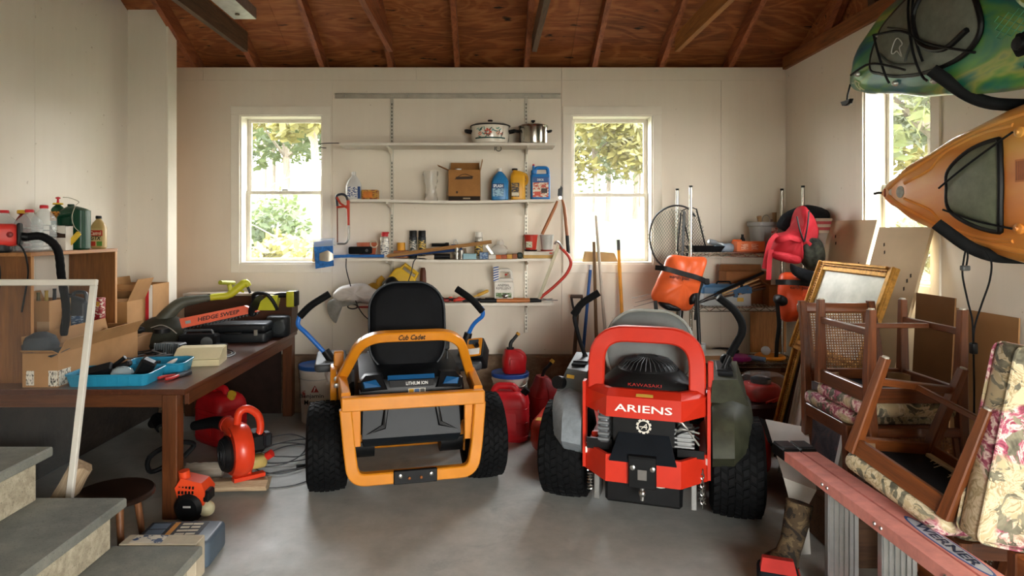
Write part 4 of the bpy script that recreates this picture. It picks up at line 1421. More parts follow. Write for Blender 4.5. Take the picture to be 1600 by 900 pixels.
text('Castrol', 0.07, 0.024, (0, -0.0332, 0.105), M('#f0e3c0', 0.5, var=0), lb, bold=0.01)
text('GTX', 0.07, 0.026, (0.002, -0.0332, 0.072), M('#171410', 0.5, var=0), lb, shear=0.25, bold=0.03)

# red portable blower on the near end
vb = thing('portable_vacuum', 'red and black portable vacuum with a thick black hose, on the bookcase', 'vacuum', (-2.725, 3.53, B0), math.radians(32))
b = MB()
b.rsolid((0, 0, 0.035), (0.22, 0.15, 0.125), 0.04, 0.03)
vo = obj('housing', b, M('#cf3b33', 0.38, var=0.05), vb)
obj('base_shell', MB().rsolid((-0.02, 0, 0.0), (0.19, 0.13, 0.055), 0.04, 0.012), BLACK, vb)
obj('switch', MB().lathe([(0.016, 0), (0.016, 0.006), (0.01, 0.009)], T=frame((0.07, -0.0755, 0.10), (1, 0, 0), (0, 0, 1)), n=12), M('#7e1b1b', 0.4), vo)
obj('front_ring', MB().rsolid((0.108, 0, 0.04), (0.018, 0.155, 0.125), 0.008, 0.01), BLACK, vb)
obj('hose_collar', MB().cyl((0.11, 0, 0.09), (0.145, 0, 0.085), 0.024, n=14), BLACK, vb)
obj('carry_strap', MB().tube(curve([(-0.02, -0.08, 0.05), (0.0, -0.085, 0.12), (-0.03, -0.06, 0.17), (-0.08, 0, 0.175)], 6), 0.009, 7), BLACK, vb)
VT = (Matrix.Translation((-2.725, 3.53, B0)) @ Matrix.Rotation(math.radians(32), 4, 'Z')).inverted()
hs = [VT.inverted() @ Vector((0.135, 0, 0.087)), Vector((-2.55, 3.655, 1.513)), Vector((-2.485, 3.68, 1.44)), Vector((-2.475, 3.70, 1.28)), Vector((-2.50, 3.78, 1.08)), Vector((-2.53, 3.80, 0.93))]
hs = curve(hs, 8)
hp_ = MB().tube([VT @ p for p in hs], [0.0215 + (0.0016 if i % 2 else 0) for i in range(len(hs))], 10)
obj('hose', hp_, MATTE, vb)
obj('power_cord', MB().tube(curve([(0.10, -0.06, 0.06), (0.135, -0.07, 0.0), (0.15, -0.06, -0.1), (0.14, -0.055, -0.2), (0.12, -0.05, -0.33)], 6), 0.005, 6), BLACK, vb)
obj('power_cord', MB().tube(curve([(-0.02, -0.075, 0.0), (0.02, -0.085, -0.06), (0.02, -0.08, -0.2), (-0.01, -0.075, -0.32), (0.0, -0.075, -0.45)], 6), 0.008, 6), BLACK, vb)
# inside the bookcase
ic = carton('carton', 'brown carton of bottles on the bookcase shelf, behind the glass panel', (-2.735, 3.95, SH), 0.0, 0.17, 0.20, 0.24, (('l', 20, 0.05),))
plate(0.075, 0.11, (0.05, -0.1005, 0.06), M('#b89a74', 0.7), ic, 'carton_print')
for k, (dx, c_) in enumerate(((-0.05, '#5c5b3a'), (0.0, '#a78a3a'), (0.05, '#1b1d20'))):
    tag(obj('bottle', MB().lathe([(0.022, 0), (0.024, 0.17), (0.012, 0.21), (0.009, 0.26 + 0.01 * k), (0.011, 0.275 + 0.012 * k)], n=12), M(c_, 0.45), loc=(-2.735 + dx, 3.95, SH + 0.007)),
        ('olive bottle top in the carton on the bookcase shelf', 'mustard bottle top in the carton on the bookcase shelf', 'black nozzle bottle in the carton on the bookcase shelf')[k], 'bottle')
gk = jug('oil_jug', 'dark grey oil jug with a blue label, on the bookcase shelf', (-2.645, 4.10, SH), 0.15, 0.09, 0.26, M('#363c42', 0.4, var=0.1), BLACK, handle=False, neck=0.22, capr=0.02, off=-0.04, r=0.02)
obj('handle', MB().tube(fillet([(-0.03, 0, 0.20), (-0.02, 0, 0.27), (0.06, 0, 0.27), (0.065, 0, 0.17)], 0.025), 0.012, 7), M('#363c42', 0.4, var=0.1), gk)
plate(0.13, 0.095, (0.005, -0.0455, 0.075), label_mat('#2f5277', '#9fb3c4', 40), gk, 'jug_label')
rc = tag(obj('fluid_can', MB().rsolid((0, 0, 0), (0.085, 0.06, 0.22), 0.01, 0.006), label_mat('#8e1a22', '#c9b9a8', 34), loc=(-2.60, 4.24, SH)), 'red fluid can with yellow lettering on the bookcase shelf', 'can')
text('SO-SI', 0.07, 0.03, (0, -0.0315, 0.18), M('#e0b52c', 0.5, var=0), rc, bold=0.03)

# ---- long open carton on the bench
lc_ = carton('carton', 'long open cardboard box with shipping stickers at the front of the bench', (-2.432, 3.855, TZ), 0.0, 0.195, 0.78, 0.182, (('r', 28, 0.085), ('l', 10, 0.09), ('b', -20, 0.06), ('f', 60, 0.04)))
stk = label_mat('#d9d4c6', '#3b3a36', 55, 0.56, (3, 3, 1))
plate(0.042, 0.078, (-0.055, -0.3915, 0.05), stk, lc_, 'shipping_sticker')
plate(0.05, 0.085, (0.07, -0.3915, 0.048), stk, lc_, 'shipping_sticker')
plate(0.10, 0.085, (0.0985, -0.34, 0.048), stk, lc_, 'shipping_sticker', u=(0, 1, 0))
cp = thing('cap', 'dark grey baseball cap lying in the long cardboard box', 'cap', (-2.475, 3.53, TZ + 0.19), 0.3)
obj('crown', MB().lathe([(0.085, 0), (0.088, 0.03), (0.07, 0.075), (0.03, 0.098), (0.005, 0.10)], n=18), M('#3b4147', 0.9, bump=0.3), cp)
obj('visor', MB().grid(lambda u, v: ((0.075 + 0.075 * v) * math.cos((u - 0.5) * 1.9), (0.075 + 0.075 * v) * math.sin((u - 0.5) * 1.9), 0.006 - 0.03 * (u - 0.5) ** 2 * 4), 10, 3, 0.004), M('#3b4147', 0.9, bump=0.3), cp)

# ---- turquoise trays with odds and ends
TQ = M('#2489ad', 0.42, var=0.08)


def tray(label, loc, rz, w, d, h):
    e = thing('parts_tray', label, 'tray', loc, rz)
    a = MB()
    o = rrect(w * 0.93, d * 0.93, 0.03, 4)
    p = rrect(w, d, 0.035, 4)
    q = rrect(w - 0.012, d - 0.012, 0.03, 4)
    i = rrect(w * 0.93 - 0.012, d * 0.93 - 0.012, 0.026, 4)
    z = lambda pts, h_: [(x, y, h_) for x, y in pts]
    a.loft([z(o, 0), z(p, h), z(q, h), z(i, 0.006)])
    bo = obj('shell', a, TQ, e)
    obj('rim', MB().tube(z(rrect(w + 0.004, d + 0.004, 0.036, 4), h), 0.005, 6, True), TQ, bo)
    n = 7
    for k in range(n):
        x = -w * 0.4 + w * 0.8 * k / (n - 1)
        obj('wall_rib', MB().loft([[(x - 0.008, -d * 0.468, 0.004), (x + 0.008, -d * 0.468, 0.004), (x + 0.008, -d * 0.468 + 0.006, 0.004), (x - 0.008, -d * 0.468 + 0.006, 0.004)],
                                   [(x - 0.008, -d * 0.503, h - 0.006), (x + 0.008, -d * 0.503, h - 0.006), (x + 0.008, -d * 0.5 + 0.006, h - 0.006), (x - 0.008, -d * 0.5 + 0.006, h - 0.006)]]), TQ, bo)
    return e


tray('turquoise plastic tray at the front edge of the bench, full of black tools', (-2.095, 3.60, TZ), math.radians(4), 0.44, 0.25, 0.062)
tray('smaller turquoise plastic tray behind the first, holding a white scoop', (-1.995, 3.865, TZ), math.radians(8), 0.34, 0.22, 0.062)
for nm, lab, ct, mb, m, lc2, ro in (
        ('battery_pack', 'black cordless battery pack tilted in the front turquoise tray', 'battery', MB().box((0, 0, 0.05), (0.08, 0.06, 0.14), 0.012), BLACK, (-1.965, 3.60, TZ + 0.022), (0.25, 0.5, 0.3)),
        ('battery_charger', 'flat black charger lying in the front turquoise tray', 'charger', MB().box((0, 0, 0.03), (0.16, 0.11, 0.05), 0.012), MATTE, (-2.21, 3.62, TZ + 0.02), (0.25, -0.22, 0.4)),
        ('tool_holder', 'black tool holder propped up in the front turquoise tray', 'holder', MB().box((0, 0, 0.02), (0.15, 0.05, 0.035), 0.008).cyl((-0.05, 0, 0.03), (0.06, 0, 0.06), 0.012), BLACK, (-2.12, 3.665, TZ + 0.045), (0, -0.4, 0.1)),
        ('plastic_bag', 'crumpled clear plastic bag between the black tools in the tray', 'bag', MB().ball((0, 0, 0.045), (0.06, 0.05, 0.04), 9, 6), clear('#d5e3e6', 0.35, 0.15), (-2.05, 3.57, TZ + 0.008), (0, 0, 0.5)),
        ('plastic_scoop', 'white plastic scoop in the smaller turquoise tray', 'scoop', MB().ball((0, 0, 0.0), (0.055, 0.022, 0.012), 12, 6), WHITE, (-1.93, 3.86, TZ + 0.045), (0, -0.5, 0.9)),
        ('socket_block', 'black socket rail in the smaller turquoise tray', 'socket rail', MB().box((0, 0, 0.012), (0.12, 0.03, 0.024), 0.004).cyl((-0.04, 0, 0.024), (-0.04, 0, 0.045), 0.012).cyl((0.0, 0, 0.024), (0.0, 0, 0.045), 0.012).cyl((0.04, 0, 0.024), (0.04, 0, 0.045), 0.012), BLACK, (-2.05, 3.88, TZ + 0.012), (0, 0, 0.2))):
    tag(obj(nm, mb, m, loc=lc2, rot=ro), lab, ct)

# pliers and file at the bench edge
pl = thing('pliers', 'steel pliers with red handles on the corner of the bench', 'pliers', (-1.80, 3.72, TZ), math.radians(62))
for s in (-1, 1):
    obj('handle', MB().tube(curve([(-0.115, s * 0.03, 0.012), (-0.07, s * 0.034, 0.012), (-0.02, s * 0.012, 0.012)], 4), 0.0085, 8), M('#b83230', 0.45), pl)
    obj('jaw', MB().prism([(-0.02, s * 0.002), (-0.02, s * 0.018), (0.02, s * 0.02), (0.075, s * 0.006), (0.075, 0)], 0.003, 0.019, 'xy', bev=0.002), M('#55565a', 0.4, 0.8), pl)
tl = thing('file', 'black handled steel file lying next to the red pliers', 'file', (-1.90, 3.70, TZ), math.radians(58))
obj('blade', MB().bx(-0.02, 0.16, -0.011, 0.011, 0.003, 0.011, 0.002), M('#3a3b3d', 0.5, 0.6), tl)
obj('handle', MB().tube([(-0.14, 0, 0.012), (-0.10, 0, 0.013), (-0.05, 0, 0.011), (-0.02, 0, 0.009)], [0.009, 0.012, 0.011, 0.008], 9), BLACK, tl)

# beige parts bin
BEI = M('#cfc39c', 0.5, var=0.05)
bn = thing('parts_bin', 'beige plastic parts bin with a sloping front on the bench', 'bin', (-1.855, 4.10, TZ), math.radians(10))
b = MB()
pr = [(-0.105, 0), (0.105, 0), (0.105, 0.092), (0.0, 0.092), (-0.105, 0.04)]
for x in (-0.14, 0.134):
    b.prism(pr, x, x + 0.006, 'yz')
b.bx(-0.134, 0.134, -0.105, 0.105, 0, 0.006).bx(-0.134, 0.134, 0.099, 0.105, 0.006, 0.092)
b.bx(-0.134, 0.134, -0.105, -0.099, 0.006, 0.04)
obj('shell', b, BEI, bn)
obj('lid', MB().loft([[(-0.136, -0.10, 0.042), (0.136, -0.10, 0.042), (0.136, 0.0, 0.094), (-0.136, 0.0, 0.094)], [(-0.136, -0.10, 0.047), (0.136, -0.10, 0.047), (0.136, 0.0, 0.099), (-0.136, 0.0, 0.099)]]).bx(-0.136, 0.136, 0.0, 0.105, 0.092, 0.098), BEI, bn)

# finned charger, radio, adapter with its cables
ch = thing('battery_charger', 'dark grey charger with upright cooling fins behind the beige bin', 'charger', (-2.165, 4.33, TZ), math.radians(-4))
obj('case', MB().bx(-0.085, 0.085, -0.03, 0.07, 0.0, 0.085, 0.008), M('#3c4143', 0.5), ch)
for k in range(11):
    x = -0.08 + 0.016 * k
    obj('fin', MB().bx(x - 0.004, x + 0.004, -0.045, -0.03, 0.008, 0.092, 0.001), M('#60676a', 0.5), ch)
rd_ = thing('radio', 'black portable radio with a carrying handle on the bench', 'radio', (-2.08, 4.58, TZ), math.radians(8))
obj('case', MB().bx(-0.13, 0.13, -0.06, 0.06, 0.0, 0.11, 0.014), MATTE, rd_)
obj('handle', MB().tube(fillet([(-0.10, 0, 0.10), (-0.09, 0, 0.135), (0.09, 0, 0.135), (0.10, 0, 0.10)], 0.02), 0.009, 8), M('#3d4043', 0.4), rd_)
obj('speaker_grille', MB().lathe([(0.04, 0), (0.042, 0.004), (0.03, 0.007), (0.004, 0.004)], T=frame((0.07, -0.0605, 0.055), (1, 0, 0), (0, 0, 1)), n=18), M('#5a5e60', 0.5), rd_)
ad = thing('power_adapter', 'black power adapter with looped cable beside the tool case', 'adapter', (-1.93, 4.55, TZ), math.radians(-8))
obj('case', MB().box((0, 0, 0.022), (0.12, 0.06, 0.044), 0.008), BLACK, ad)
for j, (r, z) in enumerate(((0.0, 0.006), (0.012, 0.012), (0.024, 0.007))):
    obj('cable', MB().tube(curve([(0.06, 0.0, 0.02), (0.09, -0.03, z), (0.16 + r, -0.10, z), (0.20 + r, -0.20, z), (0.17 + r, -0.27 - r, z), (0.09, -0.25 - r, z), (0.02, -0.20, z), (-0.06 - 3 * r, -0.16, z)], 7), 0.0042, 6), BLACK if j % 2 else M('#8d8f90', 0.5), ad)
ct_ = MB()
rr = random.Random(3)
for k, lab in enumerate(('black cable snaking between the charger and the small turquoise tray', 'thin dark cable tangled under the trimmer guard', 'grey cable looped behind the beige parts bin')):
    x, y = rr.uniform(-0.35, 0.05), rr.uniform(-0.1, 0.2)
    ct_ = MB().tube(curve([(x + rr.uniform(-0.16, 0.16), y + rr.uniform(-0.14, 0.14), 0.006 + 0.004 * q + rr.uniform(0, 0.02)) for q in range(11)], 6), 0.004, 6)
    tag(obj('cable', ct_, BLACK if k < 2 else M('#7b7d80', 0.5), loc=(-2.05, 4.25, TZ)), lab, 'cable', 'tangled cables on the bench')

# ---- cartons at the far end
c2 = carton('carton', 'open brown carton with one beige flap hanging out, behind the trimmer', (-2.68, 4.64, TZ), 0.0, 0.24, 0.24, 0.345, (('l', 55, 0.08), ('r', 24, 0.17), ('b', -50, 0.1), ('f', -84, 0.11)))
c3 = carton('carton', 'brown carton with red and white stripes at the end of the bench', (-2.665, 4.90, TZ), 0.0, 0.30, 0.24, 0.445, (('l', 5, 0.05),))
for k in range(4):
    plate(0.026, 0.44, (0.134 - 0.026 * k, -0.1208, 0.222), M('#c2262e', 0.6) if k % 2 else WHITE, c3, 'stripe')
# drill
dr = thing('cordless_drill', 'lime and black cordless drill lying behind the long cardboard box', 'drill', (-2.50, 4.42, TZ + 0.13), math.radians(15))
obj('motor_body', MB().cyl((-0.10, 0, 0.03), (0.03, 0, 0.03), 0.033, n=14), LIME, dr)
obj('chuck', MB().lathe([(0.02, 0.03), (0.026, 0.04), (0.026, 0.08), (0.014, 0.105), (0.005, 0.107)], (0, 0, 0.03), 14, axis='x'), BLACK, dr)
obj('drill_grip', MB().cyl((-0.07, 0, 0.03), (-0.09, 0.12, 0.02), 0.022, n=10), BLACK, dr)
obj('battery', MB().box((-0.09, 0.15, 0.02), (0.09, 0.06, 0.07), 0.01), LIME, dr)
tag(obj('carton', MB().bx(-0.14, 0.1, -0.06, 0.21, 0, 0.123, 0.004), CARD_IN, loc=(-2.50, 4.42, TZ)), 'dark brown closed box under the cordless drill', 'box')
# dark chest on the far end of the bench
ck = thing('wooden_chest', 'long dark wooden chest with a pale top at the wall end of the bench', 'chest', (-2.06, 5.325, TZ))
obj('case', MB().bx(-0.44, 0.44, -0.085, 0.085, 0, 0.315, 0.004), wood('#26130b', '#4a2715', 'x', 1.0, 0.45), ck)
obj('lid', MB().bx(-0.45, 0.45, -0.095, 0.09, 0.315, 0.335, 0.003), M('#b9ada0', 0.6, var=0.08), ck)

# ---- string trimmer lying along the bench
tr = thing('string_trimmer', 'lime and grey string trimmer lying across the bench', 'string trimmer', (0, 0, 0))
P = [at(248, 512, 4.72), at(262, 492, 4.74), at(282, 474, 4.78), at(308, 468, 4.82), at(328, 465, 4.86)]
obj('lower_boom', MB().tube(curve(P, 5), [0.075 - 0.05 * (i / 20) ** 0.6 for i in range(21)], 12), M('#4c4e44', 0.5, var=0.15), tr)
obj('boom_collar', MB().cyl(at(322, 466.5, 4.85), at(329, 464, 4.87), 0.028, n=14), BLACK, tr)
hb_ = obj('upper_boom', MB().tube(curve([at(327, 465, 4.86), at(340, 463.5, 4.89), at(355, 462, 4.92), at(366, 455, 4.94), at(377, 446, 4.96), at(384, 441, 4.97), at(388, 447, 4.98)], 5), [0.026] * 12 + [0.030] * 12 + [0.024] * 7, 10), LIME, tr)
obj('trigger', MB().tube([at(370, 452, 4.95), at(381, 456, 4.95)], 0.009, 6), LIME, tr)
obj('loop_handle', MB().tube(fillet([at(361, 459, 4.93), at(358, 443, 4.93)], 0.01), 0.017, 8), LIME, tr)
obj('loop_bar', MB().tube([at(344, 441.5, 4.80), at(365, 442, 4.99)], 0.017, 9), M('#98992a', 0.5), tr)
obj('trigger_guard', MB().tube([at(384, 441, 4.97), at(391, 458, 4.98)], 0.010, 8), BLACK, tr)
gd = MB()
gd.lathe([(0.17, 0.0), (0.165, 0.022), (0.12, 0.055), (0.05, 0.075), (0.005, 0.078)], n=24)
gd.T = None
o = obj('line_guard', gd, M('#33342c', 0.55, var=0.2), tr, loc=at(252, 518, 4.66) + Vector((0, 0, -0.045)), rot=(0.62, 0.15, 0))
o.location.z = max(o.location.z, TZ + 0.105)
obj('line_spool', MB().lathe([(0.055, 0), (0.055, 0.03), (0.03, 0.035)], n=16), BLACK, tr, loc=at(253, 513, 4.56) + Vector((0, 0, -0.03)))
obj('cutting_line', MB().tube(curve([at(236, 512, 4.55), at(252, 508, 4.5), at(266, 513, 4.45), at(276, 521, 4.42)], 5), 0.0035, 5), M('#9b9d98', 0.4), tr)

# ---- black tool cases and the hedge trimmer on top
BC = M('#15181b', 0.42, var=0.1)
tc = thing('tool_case', 'black moulded tool case with a steel latch at the edge of the bench', 'tool case', (-1.945, 4.93, TZ), math.radians(5))
obj('lower_shell', MB().rsolid((0, 0, 0), (0.50, 0.22, 0.075), 0.035, 0.012), BC, tc)
obj('upper_shell', MB().rsolid((0, 0, 0.078), (0.50, 0.22, 0.065), 0.035, 0.02), BC, tc)
for x in (0.17, -0.15):
    obj('latch', MB().box((x, -0.113, 0.077), (0.03, 0.008, 0.045), 0.003), STEEL if x > 0 else BLACK, tc)
obj('carry_handle', MB().tube(fillet([(-0.06, -0.108, 0.077), (-0.05, -0.128, 0.077), (0.05, -0.128, 0.077), (0.06, -0.108, 0.077)], 0.015), 0.008, 7), BLACK, tc)
tc2 = thing('tool_case', 'second black case with a round end, behind the latched tool case', 'tool case', (-1.69, 5.12, TZ), math.radians(5))
obj('shell', MB().rsolid((0, 0, 0), (0.19, 0.15, 0.17), 0.06, 0.03), BC, tc2)
obj('end_disc', MB().lathe([(0.05, 0), (0.052, 0.004), (0.04, 0.008), (0.004, 0.008)], T=frame((0.02, -0.075, 0.085), (1, 0, 0), (0, 0, 1)), n=20), M('#2a2e31', 0.5), tc2)
ht = thing('hedge_trimmer', 'lime cordless hedge trimmer with its blade in an orange printed sleeve', 'hedge trimmer', (0, 0, 0))
cvp = [at(280, 498, 4.66), at(381, 477.6, 4.80), at(403, 487, 4.82), at(284, 513, 4.66)]
d_ = Vector((0.01, 0.03, 0.0))
sl = obj('blade_sleeve', MB().loft([cvp, [p + d_ for p in cvp]]), M('#dd5a35', 0.5, var=0.05), ht)
ud = (at(381, 478.5, 4.80) - at(280, 498, 4.66)).normalized()
c0 = (cvp[0] + cvp[1] + cvp[2] + cvp[3]) / 4 - Vector((0.0008, 0.004, 0))
text('HEDGE SWEEP', 0.29, 0.03, c0 + ud * 0.02 + Vector((0, -0.001, 0)), M('#1c1512', 0.5, var=0), sl, u=ud, v=Vector((0, 0, 1)), shear=0.2, bold=0.02)
plate(0.035, 0.022, c0 - ud * 0.19 + Vector((0, -0.001, -0.004)), M('#8a8f8e', 0.5), sl, 'sleeve_print', u=ud, v=Vector((0, 0, 1)))
tb = MB()
for k in range(22):
    q = at(286, 513.5, 4.665).lerp(at(402, 488, 4.825), k / 21)
    tb.add([q + ud * 0.008, q - ud * 0.008, q - Vector((0, 0, 0.016)), q + ud * 0.008 + Vector((0, 0.02, 0)), q - ud * 0.008 + Vector((0, 0.02, 0)), q + Vector((0, 0.02, -0.016))], [(0, 1, 2), (3, 5, 4), (0, 2, 5, 3), (2, 1, 4, 5), (1, 0, 3, 4)])
stuff(obj('blade_teeth', tb, M('#2a2b2c', 0.4, 0.7), ht))
obj('motor_body', MB().loft([[at(405, 484, 4.83) + Vector((x, y, 0)) for x, y in ((-0.0, -0.035), (0.13, -0.035), (0.13, 0.035), (0.0, 0.035))], [at(410, 470, 4.83) + Vector((x, y, 0)) for x, y in ((0.0, -0.04), (0.12, -0.04), (0.12, 0.04), (0, 0.04))],
                             [at(421, 461, 4.83) + Vector((x, y, 0)) for x, y in ((0, -0.03), (0.07, -0.03), (0.07, 0.03), (0, 0.03))]]), LIME, ht)
obj('hand_guard', MB().lathe([(0.09, 0), (0.088, 0.01), (0.05, 0.018), (0.006, 0.018)], n=20, T=frame(at(399, 477, 4.83), (0.15, 1, 0), (0.3, 0.0, 0.95))), BLACK, ht)
obj('front_handle', MB().tube(curve([at(396, 470, 4.80), at(396, 461, 4.78), at(405, 458, 4.77), at(418, 461, 4.77), at(428, 473, 4.79), at(433, 484, 4.81)], 5), 0.014, 9), BLACK, ht)
obj('rear_handle', MB().tube(curve([at(424, 466, 4.83), at(437, 461, 4.84), at(453, 461, 4.85)], 5), 0.020, 10), BLACK, ht)
bt_ = obj('battery', MB().rsolid(at(456, 479, 4.85), (0.065, 0.09, 0.118), 0.012, 0.01), LIME, ht)
obj('battery_base', MB().rsolid(at(463, 478, 4.85), (0.022, 0.085, 0.115), 0.008, 0.008), BLACK, bt_)

# ================================================================== UNDER AND BESIDE THE BENCH
def gas_can(label, loc, rz, w, d, h, m=RED, spout='short', extra=None):
    """moulded fuel can: body, recessed top with a carrying handle, side panel, filler cap"""
    e = thing('gas_can', label, 'gas can', loc, rz)
    b = MB()
    rings = []
    for ins, z in ((0.02, 0), (0.004, 0.015), (0, 0.04), (0, h * 0.66)):
        rings.append([(x, y, z) for x, y in rrect(w - 2 * ins, d - 2 * ins, 0.05, 5)])
    for k, kz, ox in ((0.96, 0.76, 0), (0.84, 0.84, 0.0), (0.66, 0.885, 0.0)):
        rings.append([(x * k + ox, y * k, h * kz) for x, y in rrect(w, d, 0.06, 5)])
    b.loft(rings)
    bo = obj('body', b, m, e)
    obj('handle', MB().tube(fillet([(-w * 0.36, 0, h * 0.80), (-w * 0.27, 0, h * 0.975), (w * 0.16, 0, h * 0.975), (w * 0.24, 0, h * 0.84)], 0.05, 5), 0.026, 10), m, bo)
    for k in range(3):
        obj('body_rib', MB().tube([(x * 1.0, y * 1.0, h * (0.12 + 0.25 * k)) for x, y in rrect(w, d, 0.05, 5)], 0.004, 5, True), m, bo)
    obj('side_panel', MB().rsolid((0, 0, 0), (w * 0.5, h * 0.38, 0.006), 0.02, 0.003, T=frame((0, -d / 2 + 0.0015, h * 0.36), (1, 0, 0), (0, 0, 1))), m, bo)
    return e


g1 = gas_can('big red gas can on the floor under the workbench', (-1.98, 4.72, 0), math.radians(-35), 0.32, 0.26, 0.40)
obj('filler_cap', MB().cyl((0.12, 0, 0.335), (0.14, 0, 0.37), 0.03, n=14), M('#caa02c', 0.5), g1)

# leaf blower
lb_ = thing('leaf_blower', 'orange-red handheld leaf blower with a round black fan grille on the floor', 'leaf blower', (-1.49, 3.80, 0.085), math.radians(38))
OR = M('#d63d1f', 0.35, var=0.05, coat=0.2)
vl = MB()
vl.lathe([(0.05, -0.055), (0.135, -0.055), (0.155, -0.03), (0.158, 0.02), (0.14, 0.05), (0.04, 0.055)], (0.0, 0, 0.165), 28, axis='x')
vo = obj('fan_housing', vl, OR, lb_)
gr_ = obj('fan_grille', MB().lathe([(0.10, 0), (0.105, -0.02), (0.09, -0.045), (0.04, -0.055), (0.004, -0.055)], (-0.052, 0, 0.15), 24, axis='x'), BLACK, lb_)
for k in range(5):
    r_ = 0.03 + 0.016 * k
    obj('grille_ring', MB().tube([(-0.108 + 0.003 * k + (0.012 if k == 4 else 0), r_ * math.cos(a), 0.15 + r_ * math.sin(a)) for a in [2 * PI * j / 20 for j in range(20)]], 0.003, 5, True), M('#2b2c2e', 0.5), gr_)
obj('outlet', MB().tube([(0.0, -0.02, 0.265), (-0.01, 0.06, 0.275), (-0.02, 0.15, 0.28)], [0.058, 0.054, 0.046], 16), OR, lb_)
obj('outlet_tip', MB().tube([(-0.018, 0.14, 0.28), (-0.021, 0.165, 0.281)], [0.051, 0.051], 14), M('#a82a1b', 0.45), lb_)
obj('blow_tube', MB().tube(curve([(-0.02, 0.16, 0.28), (-0.06, 0.30, 0.265), (-0.14, 0.46, 0.22)], 5), [0.044 - 0.0015 * i for i in range(11)], 12), BLACK, lb_)
obj('grip', MB().tube(curve([(-0.01, 0.0, 0.31), (0.0, -0.01, 0.385), (0.05, -0.01, 0.40), (0.11, -0.01, 0.35), (0.125, -0.01, 0.27), (0.10, -0.01, 0.20)], 5), 0.023, 10), OR, lb_)
obj('engine', MB().box((0.11, 0.03, 0.19), (0.10, 0.14, 0.12), 0.02), BLACK, lb_)
obj('muffler', MB().box((0.155, -0.03, 0.205), (0.05, 0.07, 0.085), 0.012), M('#24272b', 0.35, 0.4), lb_)
obj('fuel_tank', MB().rsolid((0.10, -0.02, 0.045), (0.11, 0.10, 0.07), 0.03, 0.02), M('#b09a5a', 0.35, var=0.1), lb_)
obj('fuel_cap', MB().cyl((0.15, -0.05, 0.105), (0.175, -0.07, 0.125), 0.024, n=12), M('#c7281d', 0.4), lb_)
obj('stand_foot', MB().ribbon([(-0.05, -0.06, 0.012), (0.13, -0.06, 0.012)], 0.05, 0.024), OR, lb_)
obj('stand_foot', MB().ribbon([(0.03, -0.05, 0.02), (0.03, 0.09, 0.02)], 0.05, 0.024), OR, lb_)
obj('stand_post', MB().bx(0.0, 0.06, -0.06, -0.02, 0.02, 0.09, 0.008), OR, lb_)
# split firewood and boards under it
LOGM = wood('#7d6347', '#cbb696', 'x', 1.4, 0.85)
LOGD = wood('#6f655a', '#b7ac9c', 'x', 1.4, 0.9)


def split_log(label, loc, rot, L, w, h, seed, m=LOGM):
    r = random.Random(seed)
    rings = []
    n = 9
    base = [(math.cos(2 * PI * k / n) * w / 2 * r.uniform(0.85, 1.1), max(-h / 2, math.sin(2 * PI * k / n) * h / 2 * r.uniform(0.85, 1.15))) for k in range(n)]
    for i in range(9):
        x = -L / 2 + L * i / 8
        rings.append([(x + (r.uniform(-0.012, 0.012) if i in (0, 8) else 0), y * r.uniform(0.93, 1.06), z * r.uniform(0.93, 1.06)) for y, z in base])
    return tag(obj('split_log', MB().loft(rings), m, loc=loc, rot=rot, ang=25), label, 'log')


split_log('pale split log under the orange leaf blower', (-1.515, 3.79, 0.046), (0, 0, math.radians(4)), 0.40, 0.16, 0.075, 4)
split_log('weathered grey slab of wood behind the string trimmer engine', (-1.74, 3.88, 0.075), (math.radians(55), 0, math.radians(6)), 0.22, 0.14, 0.03, 9, LOGD)
split_log('rough pale log end sticking up behind the stone steps', (-2.02, 3.0, 0.26), (0, math.radians(-62), math.radians(20)), 0.40, 0.12, 0.10, 12)
# petrol string trimmer
pt = thing('string_trimmer', 'petrol string trimmer with an orange engine lying under the bench', 'string trimmer', (-1.588, 3.465, 0.0), 0)
EN = M('#e04a22', 0.4, var=0.05)
obj('engine_cover', MB().loft([[(x, y * 0.8, z) for x, y, z in ((-0.075, -0.06, 0.10), (0.06, -0.06, 0.08), (0.06, 0.06, 0.08), (-0.075, 0.06, 0.10))], [(-0.085, -0.065, 0.18), (0.075, -0.065, 0.15), (0.075, 0.065, 0.15), (-0.085, 0.065, 0.18)], [(-0.06, -0.05, 0.225), (0.05, -0.05, 0.20), (0.05, 0.05, 0.20), (-0.06, 0.05, 0.225)]]), EN, pt)
for i in range(3):
    for j in range(5):
        obj('cooling_slot', MB().box((-0.062 + 0.018 * j, -0.0655 + 0.006 * (i == 2), 0.135 + 0.022 * i), (0.010, 0.006, 0.016), 0.001), BLACK, pt)
obj('filler_neck', MB().cyl((-0.055, -0.01, 0.20), (-0.06, -0.015, 0.255), 0.03, 0.028, 14), EN, pt)
obj('starter_case', MB().lathe([(0.07, 0.0), (0.075, -0.015), (0.055, -0.035), (0.005, -0.037)], (-0.015, -0.05, 0.075), 20, axis='y'), BLACK, pt)
plate(0.04, 0.010, (-0.01, -0.089, 0.09), M('#c9c9c4', 0.4), pt, 'badge', v=(0.25, 0, 1))
obj('fuel_tank', MB().ball((0.06, -0.01, 0.05), (0.045, 0.04, 0.042), 12, 8), M('#cdc6a2', 0.35, var=0.08), pt)
obj('crankcase', MB().box((-0.02, 0.0, 0.05), (0.12, 0.10, 0.10), 0.015), BLACK, pt)
obj('air_filter', MB().box((0.075, -0.02, 0.13), (0.04, 0.08, 0.06), 0.01), BLACK, pt)
obj('shaft', MB().tube([(-0.08, 0.03, 0.12), (-0.58, 0.72, 0.30)], 0.0135, 10), M('#8d897c', 0.35, 0.7), pt)
obj('shaft_grip', MB().tube([(-0.10, 0.055, 0.127), (-0.20, 0.19, 0.163)], 0.021, 10), BLACK, pt)
